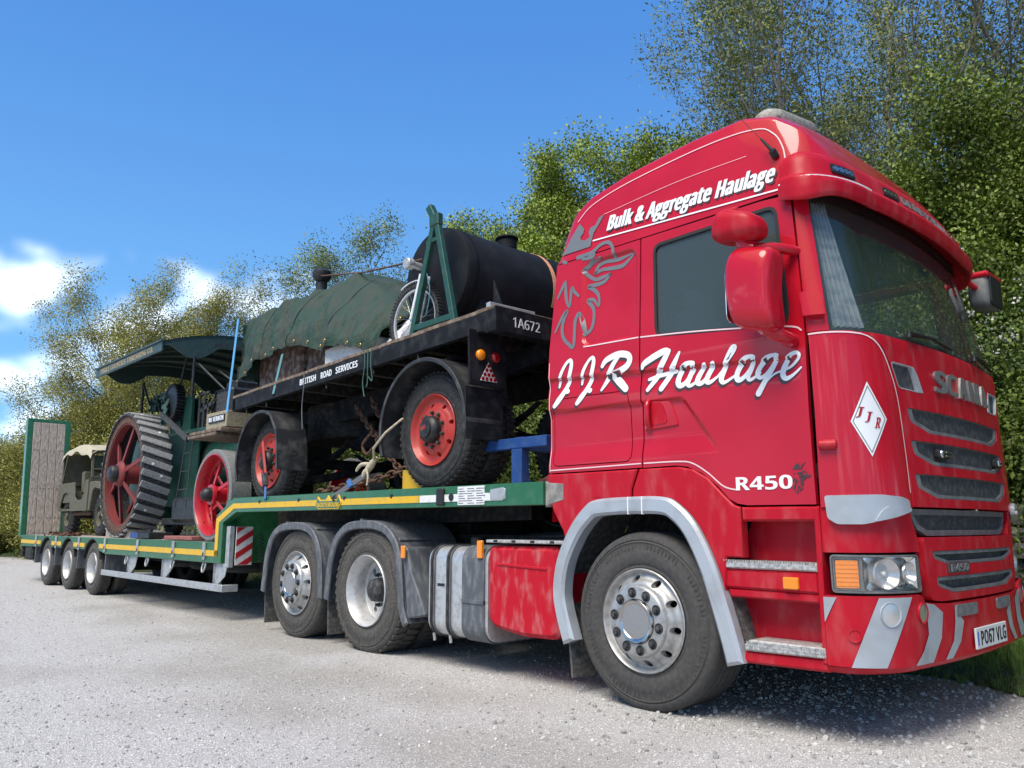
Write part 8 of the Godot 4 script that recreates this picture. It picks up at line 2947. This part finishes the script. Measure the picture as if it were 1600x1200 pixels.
# ---------------------------------------------------------------- army field car
func jeep_wheel(o: Node3D, t: Transform3D) -> Node3D:
	var w := node("wheel", o, t)
	part("tyre", tyre_mesh(0.36, 0.17, 0.205, 0, 26, 0.022), M.tyre_black, w)
	var b := B.new()
	lathe(b, [Vector2(0.208, -0.02), Vector2(0.212, 0.0), Vector2(0.200, 0.0), Vector2(0.190, -0.05), Vector2(0.13, -0.055), Vector2(0.11, -0.03), Vector2(0.06, -0.03), Vector2(0.055, 0.02), Vector2(0.0, 0.025)], 32)
	part("rim", b, M.olive, w)
	b = B.new()
	for k in 5:
		var a := TAU * k / 5.0
		nut(b, Vector3(cos(a) * 0.085, sin(a) * 0.085, -0.03), 0.011, 0.018)
	part("wheel_nut", b, M.iron, w)
	return w

func build_jeep() -> void:
	var o := thing("field_car", "olive drab army field car with pale canvas hood", "car")
	o.position = Vector3(-12.41, 0.875, ZC)
	# local: x = 0 at the front axle, rear axle at -2.03, y from the deck, z = +-0.78
	var hw := 0.76
	var wh := jeep_wheel(o, Transform3D(Basis(), Vector3(0, 0.37, 0.70)))
	copy_part(wh, o, Transform3D(Basis(Vector3(0, 0, 1), 0.5), Vector3(-2.03, 0.37, 0.70)))
	for x in [0.0, -2.03]:
		copy_part(wh, o, Transform3D(Basis(Vector3.UP, PI), Vector3(x, 0.37, -0.70)))
		var ab := B.new()
		cyl(ab, Vector3(x, 0.37, 0.55), Vector3(x, 0.37, -0.55), 0.045, 10)
		part("axle", ab, M.olive, o)
	var b := B.new()
	# tub sides with door cut-out and rear wheel arch
	var tub := pv([-2.62, 0.52, -2.38, 0.52, -2.34, 0.62, -2.22, 0.78, -2.03, 0.82, -1.84, 0.78, -1.72, 0.62, -1.68, 0.45, -0.62, 0.45, -0.62, 1.02, -0.80, 1.02, -0.86, 0.72, -1.0, 0.66, -1.30, 0.66, -1.42, 0.72, -1.50, 1.00, -2.62, 1.00])
	for s in [1.0, -1.0]:
		b = B.new()
		prism(b, tub, hw - 0.02, hw, Transform3D(Basis(Vector3(1, 0, 0), Vector3(0, 1, 0), Vector3(0, 0, s)), Vector3.ZERO), 0.004)
		part("body_side", b, M.olive, o)
		b = B.new()
		var fen := pv([-0.62, 0.45, -0.62, 0.98, -0.30, 0.98, 0.30, 0.90, 0.42, 0.80, 0.44, 0.74, 0.30, 0.79, -0.28, 0.86, -0.42, 0.80, -0.52, 0.45])
		prism(b, fen, hw - 0.28, hw - 0.02, Transform3D(Basis(Vector3(1, 0, 0), Vector3(0, 1, 0), Vector3(0, 0, s)), Vector3.ZERO), 0.01)
		part("front_wing", b, M.olive, o)
		b = B.new()
		prism(b, pv([-2.36, 0.62, -1.70, 0.62, -1.76, 0.84, -2.30, 0.84]), hw - 0.24, hw - 0.03, Transform3D(Basis(Vector3(1, 0, 0), Vector3(0, 1, 0), Vector3(0, 0, s)), Vector3.ZERO))
		part("wheel_house", b, M.olive, o)
		b = B.new()
		cyl(b, Vector3(0.44, 0.80, s * 0.38), Vector3(0.50, 0.80, s * 0.38), 0.085, 18, 0.01)
		part("headlamp", b, M.white_lens, o)
		b = B.new()
		box(b, Vector3(-1.15, 0.40, s * 0.66), Vector3(1.1, 0.06, 0.06), 0.01)
		part("sill_bar", b, M.rust, o)
	b = B.new()
	prism(b, soften(pv([-0.62, 0.60, 0.46, 0.58, 0.48, 0.96, 0.0, 1.05, -0.62, 1.10]), 0.05), -0.48, 0.48, Transform3D(), 0.04)
	part("bonnet", b, M.olive, o)
	b = B.new()
	for k in 9:
		box(b, Vector3(0.485, 0.77, -0.28 + k * 0.07), Vector3(0.02, 0.30, 0.03), 0.004)
	part("radiator_slat", b, M.olive, o)
	b = B.new()
	box(b, Vector3(-1.60, 0.48, 0), Vector3(2.0, 0.04, 1.46), 0.0)
	part("floor", b, M.olive, o)
	b = B.new()
	box(b, Vector3(-2.61, 0.76, 0), Vector3(0.02, 0.48, 1.50), 0.004)
	part("tail_panel", b, M.olive, o)
	b = B.new()
	box(b, Vector3(-0.63, 0.80, 0), Vector3(0.02, 0.50, 1.48), 0.004)
	part("scuttle", b, M.olive, o)
	b = B.new()
	box(b, Vector3(-1.0, 0.36, 0), Vector3(3.0, 0.10, 0.6), 0.02)
	part("chassis", b, M.olive, o)
	b = B.new()
	box(b, Vector3(0.62, 0.52, 0), Vector3(0.08, 0.12, 1.4), 0.01)
	part("bumper", b, M.olive, o)
	for z in [0.38, -0.38]:
		b = B.new()
		box(b, Vector3(-1.36, 0.72, z), Vector3(0.44, 0.12, 0.46), 0.04)
		box(b, Vector3(-1.60, 1.0, z), Vector3(0.10, 0.46, 0.46), 0.04, Basis(Vector3(0, 0, 1), 0.18))
		part("seat", b, M.olive, o)
	b = B.new()
	box(b, Vector3(-2.3, 0.80, 0), Vector3(0.5, 0.12, 0.9), 0.04)
	part("rear_bench", b, M.olive, o)
	# windscreen
	var ws := node("windscreen", o)
	for z in [0.70, 0.0, -0.70]:
		b = B.new()
		bar(b, Vector3(-0.63, 1.06, z), Vector3(-0.72, 1.56, z), 0.045 if z != 0.0 else 0.03, 0.03)
		part("upright", b, M.olive, ws)
	for y in [0.0, 0.30, 1.0]:
		b = B.new()
		bar(b, Vector3(lerpf(-0.63, -0.72, y), lerpf(1.07, 1.56, y), -0.72), Vector3(lerpf(-0.63, -0.72, y), lerpf(1.07, 1.56, y), 0.72), 0.03, 0.03)
		part("rail", b, M.olive, ws)
	for z in [0.35, -0.35]:
		b = B.new()
		b.quad(Vector3(-0.66, 1.22, z - 0.33), Vector3(-0.715, 1.55, z - 0.33), Vector3(-0.715, 1.55, z + 0.33), Vector3(-0.66, 1.22, z + 0.33))
		part("pane", b, M.glass, ws)
	# canvas hood
	var f := FastNoiseLite.new()
	f.seed = 6
	f.frequency = 1.2
	b = B.new()
	sheet(b, 30, 30, func(u, v):
		var x := lerpf(-2.58, -0.66, u)
		var t := lerpf(-1.0, 1.0, v)
		var y := 1.60 + 0.16 * sin(PI * clampf(u * 0.9 + 0.12, 0.0, 1.0)) - 0.03 * t * t
		var z := t * 0.74
		if absf(t) > 0.88:
			var k := (absf(t) - 0.88) / 0.12
			y -= k * (0.15 + 0.03 * sin(x * 9.0))
			z = signf(t) * (0.70 + 0.05 * sin(k * PI * 0.5))
		return Vector3(x, y + f.get_noise_2d(x * 2.0, z * 3.0) * 0.02, z))
	part("canvas_hood", b, M.canvas, o)
	b = B.new()
	sheet(b, 20, 10, func(u, v): return Vector3(-2.58 + 0.02 * sin(u * 12.0), lerpf(0.98, 1.62, v), lerpf(-0.72, 0.72, u)))
	part("rear_curtain", b, M.olive, o)
	for s in [0.72, -0.72]:
		b = B.new()
		tube(b, [Vector3(-2.50, 1.0, s), Vector3(-2.25, 1.60, s)], 0.016, 6)
		tube(b, [Vector3(-2.50, 1.0, s), Vector3(-2.56, 1.58, s)], 0.016, 6)
		part("hood_bow", b, M.olive, o)
	b = B.new()
	var wf := along(Vector3(-0.98, 1.02, 0.36), Vector3(-0.8, 0.6, 0))
	var ring := []
	for k in 25:
		ring.append(wf * Vector3(cos(TAU * k / 24.0) * 0.2, sin(TAU * k / 24.0) * 0.2, 0))
	tube(b, ring, 0.012, 5, false)
	part("steering_wheel", b, M.olive, o)
